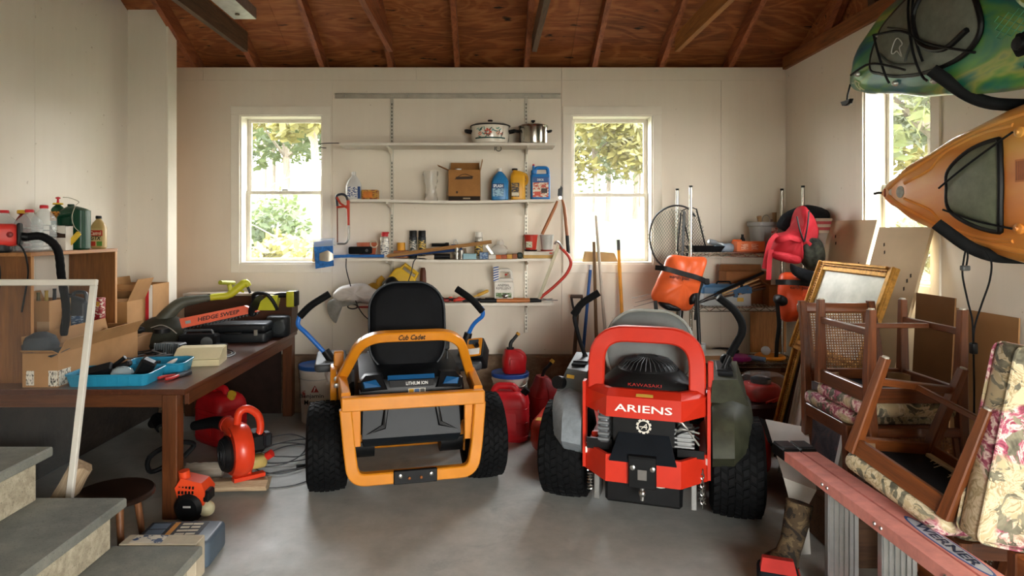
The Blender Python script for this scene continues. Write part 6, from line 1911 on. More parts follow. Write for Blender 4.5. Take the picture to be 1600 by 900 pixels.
smalls = [
    ('paintbrush', 'white bristled paintbrush with a pale handle lying at the shelf front', 'brush', MB().tube([(-0.06, 0, 0.014), (0.0, 0, 0.014), (0.03, 0, 0.012), (0.08, 0, 0.012)], [0.006, 0.009, 0.02, 0.024], 8), M('#d2c4b0', 0.7), 663, 5.235, 0),
    ('rubber_mallet', 'black rubber mallet head lying at the shelf front', 'mallet', MB().cyl((-0.07, 0, 0.022), (0.07, 0, 0.022), 0.022, n=14), BLACK, 690, 5.245, 0),
    ('pipe_fitting', 'taller steel pipe fitting standing beside the pale blue box', 'fitting', MB().lathe([(0.02, 0), (0.02, 0.035), (0.03, 0.037), (0.03, 0.055), (0.018, 0.06), (0.018, 0.085), (0.026, 0.087), (0.026, 0.10)], n=14), M('#a5a29a', 0.35, 0.8), 714, 5.26, 0),
    ('pipe_fitting', 'shorter steel pipe fitting next to the taller one', 'fitting', MB().lathe([(0.016, 0), (0.016, 0.04), (0.024, 0.042), (0.024, 0.075)], n=14), M('#8d8a84', 0.35, 0.8), 721, 5.245, 0),
    ('small_box', 'pale blue small carton at the front of the crowded shelf', 'box', MB().bx(-0.055, 0.055, -0.03, 0.03, 0, 0.045, 0.002), M('#8fb3bd', 0.6), 734, 5.24, 0),
    ('small_box', 'dark blue patterned small carton next to the spray bottle', 'box', MB().bx(-0.035, 0.035, -0.03, 0.03, 0, 0.055, 0.002), label_mat('#2c4f7c', '#8fa6b8', 60), 756, 5.24, 0),
    ('small_box', 'white small carton between blue and orange cartons', 'box', MB().bx(-0.03, 0.03, -0.03, 0.03, 0, 0.035, 0.002), M('#c9c6bc', 0.6), 769, 5.24, 0),
    ('nail_box', 'orange nail carton next to the white carton', 'box', MB().bx(-0.021, 0.021, -0.03, 0.03, 0, 0.032, 0.002), M('#b8602c', 0.6, var=0.2), 779, 5.235, 0),
    ('nail_box', 'dull red nail carton between the orange and mustard ones', 'box', MB().bx(-0.021, 0.021, -0.03, 0.03, 0, 0.032, 0.002), M('#96482a', 0.6, var=0.2), 787.5, 5.235, 0),
    ('nail_box', 'mustard nail carton in the row of small cartons', 'box', MB().bx(-0.021, 0.021, -0.03, 0.03, 0, 0.035, 0.002), M('#b98a3a', 0.6, var=0.2), 796, 5.235, 0),
    ('nail_box', 'brown nail carton at the end of the small carton row', 'box', MB().bx(-0.02, 0.02, -0.03, 0.03, 0, 0.038, 0.002), M('#8a5230', 0.6, var=0.2), 804, 5.235, 0),
    ('tape_measure', 'black tape measure beside the paperbacks on the shelf', 'tape measure', MB().box((0, 0, 0.025), (0.05, 0.035, 0.05), 0.012), M('#26332c', 0.5), 812, 5.24, 0),
    ('plastic_bag', 'wad of clear plastic film behind the nail cartons', 'bag', MB().ball((0, 0, 0.06), (0.075, 0.05, 0.055), 9, 6).ball((0.01, 0, 0.12), (0.035, 0.03, 0.035), 7, 5), clear('#dedbd3', 0.4, 0.15), 780, 5.35, 0.004),
    ('utility_knife', 'steel utility knife propped on the white carton', 'knife', MB().prism([(-0.03, 0.07), (0.02, 0.0), (0.04, 0.006), (-0.012, 0.085)], -0.008, 0.008, 'xz', bev=0.002), M('#b5b3ad', 0.3, 0.8), 764, 5.245, 0.034),
]
for nm, lab, ct, mb, m, px, y, dz in smalls:
    tag(obj(nm, mb, m, loc=(sx(px, y), y, zt + dz - 0.008 * max(0, 1 - abs(px - 720) / 120))), lab, ct)
pb = [('white flat box under the red plastic cup', 0.03, '#cfc8b8', 0.262), ('cream paperback lying under the white flat box', 0.026, '#c2a568', 0.255)]
tag(obj('paperback', MB().bx(-0.127, 0.127, -0.085, 0.085, 0, 0.026, 0.002), M('#bf9a55', 0.6, var=0.1), loc=(sx(841, 5.31), 5.31, zt)), 'mustard paperback lying under the plastic cups', 'book')
fb_ = tag(obj('flat_box', MB().bx(-0.13, 0.13, -0.088, 0.088, 0, 0.03, 0.002), M('#d6cfbf', 0.6), loc=(sx(842, 5.31), 5.31, zt + 0.0262)), 'white flat box lying on the mustard paperback', 'box')
plate(0.025, 0.012, (0.09, -0.0885, 0.016), M('#c4432c', 0.5), fb_, 'box_print', r=0.005)


def cup(label, px, m, band=None):
    e = thing('plastic_cup', label, 'cup', (sx(px, 5.30), 5.30, zt + 0.0565), 0)
    obj('cup_body', MB().lathe([(0.042, 0), (0.056, 0.128), (0.060, 0.130), (0.060, 0.136), (0.053, 0.136), (0.040, 0.006), (0.004, 0.006)], n=24), m, e)
    obj('saucer', MB().lathe([(0.048, 0.0), (0.054, 0.012), (0.048, 0.012)], n=24), band or BLACK, e)
    return e


rc_ = cup('red plastic cup with a worn label on the flat box', 829.5, M('#b5301f', 0.45, var=0.08))
plate(0.05, 0.05, (-0.018, -0.0515, 0.055), label_mat('#b8b098', '#5a6b3c', 40), rc_, 'cup_label', v=(0, -0.1, 1))
cup('pale grey plastic cup beside the red cup', 854.5, M('#b3b3ad', 0.5), M('#8a2c24', 0.5))
# cords hanging from the third shelf
tag(obj('hanging_cord', MB().tube(curve([at(541, 404, 5.19), at(541, 420, 5.18), at(546, 440, 5.16), at(552, 460, 5.14), at(560, 480, 5.12), at(568, 492, 5.12), at(577, 500, 5.12)], 5), 0.0042, 6), BLACK), 'black cord hanging from the radio down past the white bag', 'cord')
tag(obj('hanging_cord', MB().tube(curve([at(651, 403, 5.19), at(646, 410, 5.185), at(643, 425, 5.18), at(638, 440, 5.17), at(635, 452, 5.17)], 5), 0.0042, 6), BLACK), 'black cord hanging from the paintbrush to the yellow oil pan', 'cord')


# ---- lowest shelf
def pillow(poly, depth, T=None, wrinkle=0.012, seed=1, n=5, lv=5, flat_back=False):
    """a stuffed soft shape: 2-D outline (x right, y up), bulging to +-depth"""
    P = curve([(x, y, 0) for x, y in poly], n, True)
    cx = sum(p.x for p in P) / len(P)
    cy = sum(p.y for p in P) / len(P)
    rings = []
    seq = [(math.sin(PI / 2 * k / lv) ** 0.5, math.cos(PI / 2 * k / lv)) for k in range(lv + 1)]
    full = [(max(a, 0.04), b) for a, b in seq] + [(max(a, 0.04), -b * (0.25 if flat_back else 1.0)) for a, b in reversed(seq[:-1])]
    for a, b in full:
        rg = []
        for p in P:
            x, y = cx + (p.x - cx) * a, cy + (p.y - cy) * a
            w = noise.noise(Vector((x * 14, y * 14, seed * 3.7 + b))) * wrinkle + noise.noise(Vector((x * 34, y * 9, seed * 1.3))) * wrinkle * 0.6
            rg.append((x, y, b * depth + w * (1 if b > 0 else -1) * (0.2 + abs(b))))
        rings.append(rg)
    rings.reverse()
    return MB(T).loft(rings)


def px_poly(pts, Y, o):
    return [((at(a, b, Y) - o).x, (at(a, b, Y) - o).z) for a, b in pts]


def soft(name, label, cat, pts, Y, depth, m, seed=1, wrinkle=0.012, parent=None, group=None, part=None):
    """a soft thing hanging or lying in a plane facing the room"""
    o = at(sum(p[0] for p in pts) / len(pts), sum(p[1] for p in pts) / len(pts), Y)
    if parent is None:
        e = thing(name, label, cat, o, 0, group)
        obj(part or 'cloth', pillow(px_poly(pts, Y, o), depth, FACE, wrinkle, seed), m, e, ang=60)
        return e, o
    return obj(name, pillow(px_poly(pts, Y, o), depth, FACE, wrinkle, seed), m, parent[0], loc=o - parent[1], ang=60)


WB = M('#cfcac6', 0.45, var=0.06, bump=0.2, bscale=20)
soft('plastic_bag', 'white plastic bag slumped on the lowest wall shelf', 'bag', [(528, 471), (520, 462), (530, 449), (548, 444), (568, 443), (580, 449), (592, 457), (590, 471), (560, 473)], 5.22, 0.09, WB, 2, 0.03, part='bag_film')
soft('grey_cloth', 'grey cloth hanging off the end of the lowest wall shelf', 'cloth', [(514, 470), (530, 465), (548, 467), (570, 469), (560, 474), (538, 477), (528, 490), (525, 505), (515, 495), (511, 482)], 5.17, 0.022, M('#8a8884', 0.9, var=0.15), 5, 0.02)
y1 = thing('oil_funnel', 'mustard yellow oil container with a spout behind the white bag', 'container', (sx(583, 5.36), 5.36, Z4))
obj('body', pillow([(-0.09, 0.0), (0.09, 0.0), (0.10, 0.07), (0.06, 0.13), (0.03, 0.15), (-0.02, 0.15), (-0.08, 0.10)], 0.05, FACE, 0.003, 2), M('#c9982a', 0.45), y1)
obj('spout', MB().tube([(0.045, 0, 0.12), (0.055, 0, 0.17), (0.085, 0, 0.20)], [0.03, 0.026, 0.022], 12), M('#c9982a', 0.45), y1)
y2 = thing('oil_pan', 'yellow oil drain pan with a cut out handle, tipped up on the lowest shelf', 'oil pan', (sx(628, 5.30), 5.30, Z4 + 0.10))
F = frame((0, 0, 0.07), (0.80, 0.0, -0.60), (0.60, 0.2, 0.78))
obj('pan', MB().rsolid((0, 0, -0.03), (0.22, 0.17, 0.06), 0.05, 0.015, 5, T=F), M('#d6ae2e', 0.45), y2)
obj('handle', MB().tube([F @ Vector((x, y, 0.0)) for x, y in ((-0.07, 0.07), (-0.065, 0.125), (0.065, 0.125), (0.07, 0.07))], 0.018, 8), M('#d6ae2e', 0.45), y2)
soft('rubbish_bag', 'black plastic bag under the tipped yellow oil pan', 'bag', [(597, 470), (594, 455), (603, 437), (615, 432), (628, 445), (640, 452), (644, 470)], 5.27, 0.07, M('#16181b', 0.35, var=0.1), 6, 0.02, part='bag_film')
tag(obj('chair_leg', MB().lathe([(0.026, 0), (0.030, 0.12), (0.024, 0.25), (0.016, 0.28)], n=4), wood('#3a1a0e', '#6e3a22', 'z', 1.5, 0.5), loc=(sx(661, 5.35), 5.35, Z4)), 'dark brown square wooden leg standing on the lowest shelf', 'wood')
cp2 = thing('copper_cup', 'copper coloured cup beside the dark wooden leg', 'cup', (sx(673, 5.30), 5.30, Z4))
obj('cup_body', MB().lathe([(0.040, 0), (0.042, 0.09), (0.046, 0.095), (0.046, 0.105), (0.038, 0.105), (0.036, 0.01), (0.003, 0.01)], n=22), M('#b07a55', 0.45, 0.3), cp2)
obj('cup_rim', MB().tube([(0.045 * math.cos(a), 0.045 * math.sin(a), 0.10) for a in [2 * PI * k / 22 for k in range(22)]], 0.004, 6, True), M('#6a2a1c', 0.5), cp2)
sc_ = thing('scissors', 'black handled scissors hanging over the front of the lowest shelf', 'scissors', at(551, 479, 5.17))
obj('finger_loop', MB().tube([(0.04 * math.cos(a), 0, 0.018 * math.sin(a)) for a in [2 * PI * k / 16 for k in range(16)]], 0.0055, 6, True), BLACK, sc_)
obj('blade', MB().bx(0.03, 0.15, -0.003, 0.003, -0.012, 0.004, 0.001), M('#9a2f2c', 0.5), sc_)
for k, (px, lab, cl) in enumerate(((690, 'dark red bar clamp lying on the lowest shelf', '#8a201c'), (704, 'black and red spring clamp beside the bar clamp', '#1d1b1b'), (718, 'bright red spring clamp nearest the lever of the yellow mower', '#c23a2c'))):
    e = thing('spring_clamp', lab, 'clamp', (sx(px, 5.27), 5.27, Z4), 0.5 * k - 0.4)
    for s in (-1, 1):
        obj('jaw', MB().tube(curve([(-0.07, s * 0.03, 0.02), (-0.02, s * 0.012, 0.025), (0.03, s * 0.022, 0.022), (0.065, s * 0.004, 0.018)], 4), 0.012, 7), M(cl, 0.45), e)
    obj('clamp_spring', MB().lathe([(0.016, 0.01), (0.018, 0.02), (0.018, 0.04), (0.01, 0.046)], n=12), M('#d9553f', 0.4) if k else BLACK, e)
wj = thing('repellent_jug', 'white plastic jug with a printed label on the lowest shelf', 'jug', (sx(787, 5.30), 5.35, Z4))
WJ = M('#d3cfc5', 0.4, var=0.03)
bb = obj('body', MB().rsolid((0, 0, 0), (0.165, 0.09, 0.17), 0.025, 0.012).rsolid((0.01, 0, 0.165), (0.135, 0.075, 0.03), 0.03, 0.012), WJ, wj)
obj('grip', MB().tube(fillet([(-0.05, 0, 0.18), (-0.045, 0, 0.26), (0.06, 0, 0.26), (0.068, 0, 0.17)], 0.03), 0.017, 9), WJ, bb)
plate(0.15, 0.14, (0.002, -0.0455, 0.09), M('#e4e0d6', 0.5), bb, 'jug_label')
text('ANIMAL', 0.10, 0.020, (0.0, -0.0470, 0.138), M('#33342f', 0.5, var=0), bb)
text('REPELLENT', 0.125, 0.020, (0.0, -0.0470, 0.112), M('#33342f', 0.5, var=0), bb)
plate(0.13, 0.04, (0.0, -0.0468, 0.055), label_mat('#4d6b33', '#b0b59a', 30), bb, 'label_picture')
obj('heart_mark', MB().ball((0.02, -0.03, 0.225), (0.012, 0.003, 0.010), 8, 5), M('#a8302c', 0.5), bb)
stp2 = thing('striped_tape', 'blue and white striped tape hanging at the white jug', 'tape', at(775, 428, 5.26))
obj('tape', MB().bx(-0.022, 0.022, 0, 0.003, -0.062, 0.062), M('#dcd9d0', 0.5), stp2)
for k in range(6):
    obj('blue_stripe', MB().prism([(-0.022, -0.062 + 0.021 * k), (0.022, -0.045 + 0.0195 * k), (0.022, -0.035 + 0.0195 * k), (-0.022, -0.051 + 0.021 * k)], -0.001, -0.0002, 'xz'), M('#24488a', 0.5), stp2)
l2 = thing('loppers', 'orange wood handled loppers lying along the lowest shelf', 'loppers', (0, 0, 0))
zl = Z4 + 0.016
OW = wood('#a85a26', '#d08a4e', 'x', 1.5, 0.4)
for s, dy in ((0, 0.0), (1, 0.07)):
    P0 = lambda px, dz=0.0: Vector((sx(px, 5.25 + dy), 5.25 + dy, zl + dz))
    hh = obj('handle', MB().tube([P0(775 + 6 * s), P0(800 + 4 * s), P0(829 - 2 * s)], [0.0145, 0.016, 0.014], 10), OW, l2)
    obj('black_grip', MB().tube([P0(750 + 8 * s), P0(776 + 6 * s)], 0.0165, 10), BLACK, hh)
    obj('ferrule', MB().tube([P0(828), P0(846)], [0.015, 0.012], 10), BLACK, hh)
obj('blade', MB().prism([(0, 0), (0.05, 0.015), (0.10, 0.02), (0.135, 0.005), (0.07, -0.012)], 0, 0.006, 'xy', T=Matrix.Translation((sx(846, 5.25), 5.25, zl))), M('#5c5c5e', 0.35, 0.8), l2)
obj('hook_blade', MB().prism([(0, 0.06), (0.05, 0.04), (0.10, 0.07), (0.09, 0.04), (0.04, 0.01)], 0.006, 0.012, 'xy', T=Matrix.Translation((sx(846, 5.25), 5.25, zl))), M('#8a8a8c', 0.35, 0.8), l2)
tag(obj('chisel', MB().tube([(-0.05, 0, 0), (-0.04, 0, 0.004), (0.03, 0, 0.035), (0.045, 0, 0.04)], [0.010, 0.014, 0.014, 0.010], 9).tube([(-0.05, 0, 0.0), (-0.15, 0, -0.04)], 0.006, 6), M('#c99a3a', 0.5), loc=(sx(755, 5.33), 5.33, Z4 + 0.05)), 'yellow handled chisel propped on the lowest shelf', 'chisel')
tag(obj('hose_nozzle', MB().ball((0, 0, 0), (0.025, 0.02, 0.02), 10, 7), STEEL, loc=(sx(790, 5.27), 5.285, zl + 0.034)), 'round steel nozzle on the orange loppers', 'nozzle')
tag(obj('pruning_shears', MB().tube(curve([(-0.10, 0, 0.012), (-0.03, 0.02, 0.014), (0.05, 0, 0.012)], 4), 0.011, 7).tube(curve([(-0.10, -0.05, 0.012), (-0.03, -0.03, 0.014), (0.05, 0, 0.018)], 4), 0.011, 7), BLACK, loc=(sx(742, 5.30), 5.31, Z4 + 0.002)), 'black pruning shears lying between the clamps and loppers', 'shears')

# ---- fuel cans and the second bucket at the foot of the wall
bu2, pa2 = bucket('white bucket with a blue lid under the small red fuel can', (sx(797, 5.12), 5.12, 0), 0.142, 0.42, M('#2450a0', 0.4))
sm = thing('gas_can', 'small red fuel can with a long black spout on the bucket lid', 'gas can', (sx(803, 5.12), 5.12, 0.416), 0.2)
b = MB()
b.loft([[(x, y, 0.0) for x, y in rrect(0.165, 0.13, 0.04, 5)], [(x, y, 0.012) for x, y in rrect(0.18, 0.14, 0.04, 5)], [(x, y, 0.10) for x, y in rrect(0.18, 0.14, 0.04, 5)], [(x * 0.9, y, 0.145) for x, y in rrect(0.18, 0.13, 0.04, 5)], [(x * 0.5 - 0.03, y * 0.6, 0.185) for x, y in rrect(0.18, 0.13, 0.05, 5)]])
so_ = obj('body', b, RED, sm)
obj('side_panel', MB().rsolid((0, 0, 0), (0.08, 0.09, 0.006), 0.015, 0.003, T=frame((-0.01, -0.0715, 0.075), (1, 0, 0), (0, 0, 1))), RED, so_)
obj('grip', MB().tube(curve([(0.0, 0, 0.17), (0.05, 0, 0.165), (0.088, 0, 0.12), (0.085, 0, 0.06)], 5), 0.016, 8), RED, so_)
obj('spout_collar', MB().cyl((-0.03, 0, 0.18), (-0.03, 0, 0.20), 0.03, n=14), BLACK, sm)
spt = obj('spout', MB().tube(curve([(-0.03, 0, 0.19), (-0.025, 0, 0.235), (0.0, 0, 0.265), (0.03, 0, 0.30)], 4), [0.015] * 7 + [0.013] * 6, 9), BLACK, sm)
obj('spout_tip', MB().tube([(0.028, 0, 0.298), (0.04, 0, 0.315)], [0.018, 0.016], 10), M('#b98a2c', 0.5), spt)
g2 = gas_can('largest red gas can standing before the bucket, with a black cap', (sx(793, 4.80), 4.78, 0), math.radians(-8), 0.315, 0.24, 0.40, M('#c21f26', 0.4, var=0.08))
obj('filler_cap', MB().cyl((0.115, -0.02, 0.335), (0.15, -0.02, 0.375), 0.027, n=14), BLACK, g2)
g3 = thing('gas_can', 'dark red upright gas can with a bent black spout near the red mower', 'gas can', (sx(851, 4.95), 4.95, 0), math.radians(18))
b = MB()
b.loft([[(x, y, 0.0) for x, y in rrect(0.19, 0.20, 0.04, 5)], [(x, y, 0.02) for x, y in rrect(0.205, 0.21, 0.04, 5)], [(x, y, 0.30) for x, y in rrect(0.205, 0.21, 0.04, 5)], [(x * 0.72, y * 0.9, 0.36) for x, y in rrect(0.205, 0.21, 0.05, 5)], [(x * 0.35 - 0.02, y * 0.6, 0.425) for x, y in rrect(0.205, 0.21, 0.06, 5)]])
MR = M('#8e1c1e', 0.45, var=0.18, scale=7)
g3b = obj('body', b, MR, g3)
obj('seam_ridge', MB().ribbon([(0.0, -0.107, 0.02), (0.0, -0.107, 0.30), (-0.01, -0.09, 0.36), (-0.018, -0.06, 0.42)], 0.02, 0.012, (0, -1, 0.2)), MR, g3b)
for z in (0.10, 0.28):
    obj('body_rib', MB().tube([(x, y, z) for x, y in rrect(0.207, 0.212, 0.04, 5)], 0.005, 5, True), MR, g3b)
obj('spout', MB().tube(curve([(-0.02, 0, 0.42), (0.0, 0, 0.47), (0.035, 0, 0.50), (0.06, 0, 0.53)], 4), 0.013, 9), BLACK, g3)
obj('spout_tip', MB().tube([(0.055, 0, 0.525), (0.072, 0, 0.545)], [0.019, 0.016], 10), M('#b98a2c', 0.5), g3)
obj('filler_cap', MB().cyl((0.085, 0.0, 0.335), (0.15, 0.0, 0.37), 0.045, 0.042, 16), M('#8e1c1e', 0.5), g3)
obj('cap_ring', MB().cyl((0.125, 0, 0.357), (0.165, 0, 0.378), 0.048, n=16), BLACK, g3)
plate(0.045, 0.022, (0.055, -0.106, 0.11), M('#b98a6a', 0.6, var=0.2), g3b, 'worn_patch', v=(0.2, 0, 1), r=0.008)

# ================================================================== GARDEN TOOLS BESIDE THE SECOND WINDOW
def pole(name, label, cat, a, b, r, m, group=None):
    """a long handled tool leaning on the wall from its top a down to its foot b"""
    e = thing(name, label, cat, b)
    d = Vector(a) - Vector(b)
    obj('handle', MB().tube([d * 0.0 + Vector((0, 0, 0.0)), d * 0.5, d], [r, r * 1.05, r * 0.95], 10), m, e)
    return e, d


HW = wood('#7d5a36', '#b48e60', 'z', 1.0, 0.6)
e, d = pole('shovel', 'dark shovel with a D grip leaning on the back wall', 'shovel', at(902, 492, 5.38), (at(893, 640, 5.34).x, 5.34, 0.20), 0.016, wood('#33261c', '#6a523c', 'z', 1.0, 0.7))
obj('grip_fork', MB().tube(fillet([d, d + Vector((-0.035, 0, 0.06)), d + Vector((-0.05, 0, 0.155))], 0.03), 0.010, 8).tube(fillet([d, d + Vector((0.03, 0, 0.05)), d + Vector((0.04, 0, 0.155))], 0.03), 0.010, 8), M('#2b2a2a', 0.5), e)
obj('grip_bar', MB().tube([d + Vector((-0.055, 0, 0.155)), d + Vector((0.045, 0, 0.155))], 0.016, 9), M('#4a3a30', 0.5), e)
obj('shovel_blade', MB().grid(lambda u, v: ((u - 0.5) * 0.2 * (1 - 0.3 * v), 0.03 * (1 - 4 * (u - 0.5) ** 2) - 0.03, -0.19 * v + 0.01), 8, 4, 0.004), M('#3a3a3a', 0.5, 0.6), e)
e, d = pole('push_broom', 'blue handled broom leaning beside the window', 'broom', at(923, 415, 5.42), (at(903, 655, 5.30).x, 5.30, 0.06), 0.0135, M('#24559a', 0.4))
obj('handle_cap', MB().tube([d * 0.97, d * 1.005], 0.014, 10), M('#c9ccd0', 0.4), e)
obj('broom_head', MB().box((0, 0, 0.0), (0.26, 0.06, 0.06), 0.008), MATTE, e)
e, d = pole('rake', 'brown wooden handled rake between the blue broom and the pale pole', 'rake', at(928, 378, 5.44), (at(934, 655, 5.28).x, 5.26, 0.05), 0.014, wood('#4f3a26', '#8a6a48', 'z', 1.0, 0.7))
obj('rake_bar', MB().box((0, 0, 0), (0.32, 0.02, 0.025), 0.004), M('#3a3532', 0.5, 0.5), e)
for k in range(10):
    obj('tine', MB().tube([(-0.15 + 0.033 * k, 0, 0), (-0.15 + 0.033 * k, -0.03, -0.045)], 0.004, 5), M('#3a3532', 0.5, 0.5), e)
e, d = pole('brush_pole', 'tall pale grey pole with a dark brush, its tip above the sill', 'brush', at(931, 337, 5.46), (at(952, 600, 5.2).x, 5.2, 0.30), 0.0125, M('#b8b0a2', 0.5))
obj('brush_block', MB().loft([[(-0.02, -0.02, 0.06), (0.02, -0.02, 0.06), (0.02, 0.02, 0.06), (-0.02, 0.02, 0.06)], [(-0.055, -0.03, -0.05), (0.055, -0.03, -0.05), (0.055, 0.03, -0.05), (-0.055, 0.03, -0.05)], [(-0.07, -0.035, -0.30), (0.07, -0.035, -0.30), (0.07, 0.035, -0.30), (-0.07, 0.035, -0.30)]]), wood('#4a3526', '#7a5a42', 'z', 2.5, 0.9), e)
obj('brush_ferrule', MB().tube([Vector((0, 0, 0.02)), d * 0.10], 0.02, 10), M('#6b6862', 0.5), e)
e, d = pole('broom', 'yellow handled broom leaning behind the grey mower seat', 'broom', at(966, 376, 5.44), (at(979, 655, 5.26).x, 5.26, 0.10), 0.0145, M('#d9962a', 0.4))
obj('handle_cap', MB().tube([d * 0.94, d * 1.005], 0.0155, 10), M('#4a4a48', 0.5), e)
obj('bristle_head', MB().loft([[(-0.11, -0.025, 0.04), (0.11, -0.025, 0.04), (0.11, 0.025, 0.04), (-0.11, 0.025, 0.04)], [(-0.15, -0.03, -0.10), (0.15, -0.03, -0.10), (0.15, 0.03, -0.10), (-0.15, 0.03, -0.10)]]), M('#7d7a3a', 0.9), e)
tag(obj('cardboard_scrap', MB().prism([(-0.15, 0), (0.16, 0), (0.13, 0.075), (0.02, 0.085), (-0.13, 0.09)], 0, 0.012, 'xz'), M('#a88a60', 0.85, var=0.1), loc=(at(937, 410, 5.54).x, 5.545, 1.2785), rot=(-0.1, 0, 0)), 'torn cardboard piece on the sill behind the garden tools', 'cardboard')
tag(obj('cardboard_scrap', MB().prism([(-0.03, 0), (0.02, 0), (0.02, 0.16), (-0.025, 0.15)], 0, 0.012, 'xz'), M('#a88a60', 0.85, var=0.1), loc=(at(493, 410, 5.54).x, 5.545, 1.2785), rot=(-0.1, 0, 0)), 'narrow cardboard strip on the sill beside the blue scrubber', 'cardboard')

# ================================================================== WIRE RACK IN THE CORNER
CH = M('#b5b0a6', 0.22, 1.0, var=0.06)
RX0, RX1, RY0, RY1 = 1.572, 2.448, 5.0, 5.36
rk = thing('wire_rack', 'chrome wire shelving rack standing in the corner by the back wall', 'rack', (0, 0, 0))
for x in (RX0, RX1):
    for y in (RY0, RY1):
        po = obj('post', MB().cyl((x, y, 0), (x, y, 1.89), 0.0125, n=12), CH, rk)
        obj('post_cap', MB().cyl((x, y, 1.885), (x, y, 1.90), 0.0138, n=12), BLACK, po)
RZ = (1.375, 0.950, 0.512, 0.12)
for z in RZ:
    f = MB()
    for y in (RY0, RY1):
        for dz in (0.0, -0.032):
            f.tube([(RX0, y, z + dz), (RX1, y, z + dz)], 0.0042, 6)
    for x in (RX0, RX1):
        for dz in (0.0, -0.032):
            f.tube([(x, RY0, z + dz), (x, RY1, z + dz)], 0.0042, 6)
    n = 18
    for y in (RY0, RY1):
        f.tube([(RX0 + (RX1 - RX0) * k / n, y, z - (0.032 if k % 2 else 0.0)) for k in range(n + 1)], 0.003, 5)
    so = stuff(obj('wire_shelf', f, CH, rk))
    w = MB()
    for k in range(1, 30):
        x = RX0 + (RX1 - RX0) * k / 30
        w.tube([(x, RY0, z + 0.004), (x, RY1, z + 0.004)], 0.0022, 4)
    for k in range(1, 4):
        y = RY0 + (RY1 - RY0) * k / 4
        w.tube([(RX0, y, z), (RX1, y, z)], 0.0032, 5)
    stuff(obj('cross_wires', w, CH, so))
T1, T2, T3, T4 = [z + 0.007 for z in RZ]

# top shelf
tt = thing('storage_tote', 'open grey plastic tote full of tools on the top of the wire rack', 'tote', (2.29, 5.19, T1))
GT = M('#8d8f8d', 0.55, var=0.06)
a = lambda w, d, z: [(x, y, z) for x, y in rrect(w, d, 0.03, 4)]
obj('shell', MB().loft([a(0.25, 0.24, 0), a(0.29, 0.27, 0.20), a(0.31, 0.29, 0.205), a(0.31, 0.29, 0.235), a(0.29, 0.27, 0.235), a(0.24, 0.23, 0.01)]), GT, tt)
for x in (-0.11, 0.11):
    obj('tote_rib', MB().loft([[(x - 0.012, -0.122, 0.01), (x + 0.012, -0.122, 0.01), (x + 0.012, -0.11, 0.01), (x - 0.012, -0.11, 0.01)], [(x - 0.012, -0.142, 0.20), (x + 0.012, -0.142, 0.20), (x + 0.012, -0.12, 0.20), (x - 0.012, -0.12, 0.20)]]), GT, tt)
plate(0.05, 0.12, (-0.04, -0.134, 0.13), label_mat('#c9a49a', '#b03a32', 40), tt, 'tote_label', v=(0, -0.1, 1))
for k, (lab, px, py0, py1, m) in enumerate((('light wooden tool handle sticking out of the grey tote', 1189, 362, 338, HW), ('second wooden handle leaning in the grey tote', 1211, 360, 332, HW), ('short wooden handle beside the wire loop in the tote', 1205, 358, 344, wood('#5a3a20', '#8a5f3a', 'z')))):
    tag(obj('hand_tool', MB().tube([at(px, py0, 5.19), at(px - 3 + 2 * k, py1, 5.16 + 0.03 * k)], [0.012, 0.018], 9), m), lab, 'tool')
tag(obj('wire_loop', MB().tube([at(1197 + 6 * math.cos(t), 344 + 8 * math.sin(t), 5.16) for t in [2 * PI * k / 14 for k in range(14)]], 0.003, 5, True), STEEL), 'steel wire loop above the grey tote', 'wire')
ob2 = tag(obj('carton', MB().bx(-0.11, 0.11, -0.06, 0.06, 0, 0.082, 0.003), M('#d97243', 0.6, var=0.05), loc=(2.055, 5.09, T1)), 'orange cardboard box at the front edge of the wire rack', 'box')
for x in (-0.05, 0.03):
    plate(0.055, 0.045, (x, -0.0605, 0.04), label_mat('#e2a98a', '#c45a30', 40), ob2, 'carton_print')
sbt = thing('spray_bottle', 'spray bottle with an orange trigger lying on the wire rack', 'spray bottle', (1.905, 5.12, T1 + 0.03))
obj('bottle_body', MB().lathe([(0.03, -0.10), (0.034, -0.06), (0.034, 0.03), (0.018, 0.06), (0.014, 0.08)], n=14, axis='x'), M('#8fa0ae', 0.35), sbt)
obj('trigger_head', MB().box((0.10, 0, 0.02), (0.05, 0.03, 0.04), 0.006).box((0.075, 0, 0.05), (0.07, 0.03, 0.03), 0.006), M('#d9662c', 0.45), sbt)
pt2 = thing('paint_tray', 'flat black plastic tray on the near corner of the wire rack', 'tray', (1.72, 5.12, T1))
obj('tray', MB().loft([a(0.22, 0.18, 0.0), a(0.27, 0.22, 0.045), a(0.26, 0.21, 0.045), a(0.21, 0.17, 0.006)]), MATTE, pt2)
tag(obj('hose_fitting', MB().lathe([(0.012, -0.06), (0.022, -0.05), (0.022, 0.0), (0.014, 0.01), (0.014, 0.06), (0.02, 0.07)], n=12, axis='x'), M('#9aa3a8', 0.35, 0.5), loc=(1.78, 5.06, T1 + 0.07), rot=(0, 0.2, 0.3)), 'grey hose fitting lying in the black paint tray', 'fitting')
tag(obj('bottle', MB().lathe([(0.018, 0), (0.02, 0.09), (0.01, 0.12), (0.012, 0.135)], n=12), BLACK, loc=(2.075, 5.25, T1)), 'small black bottle behind the orange box', 'bottle')
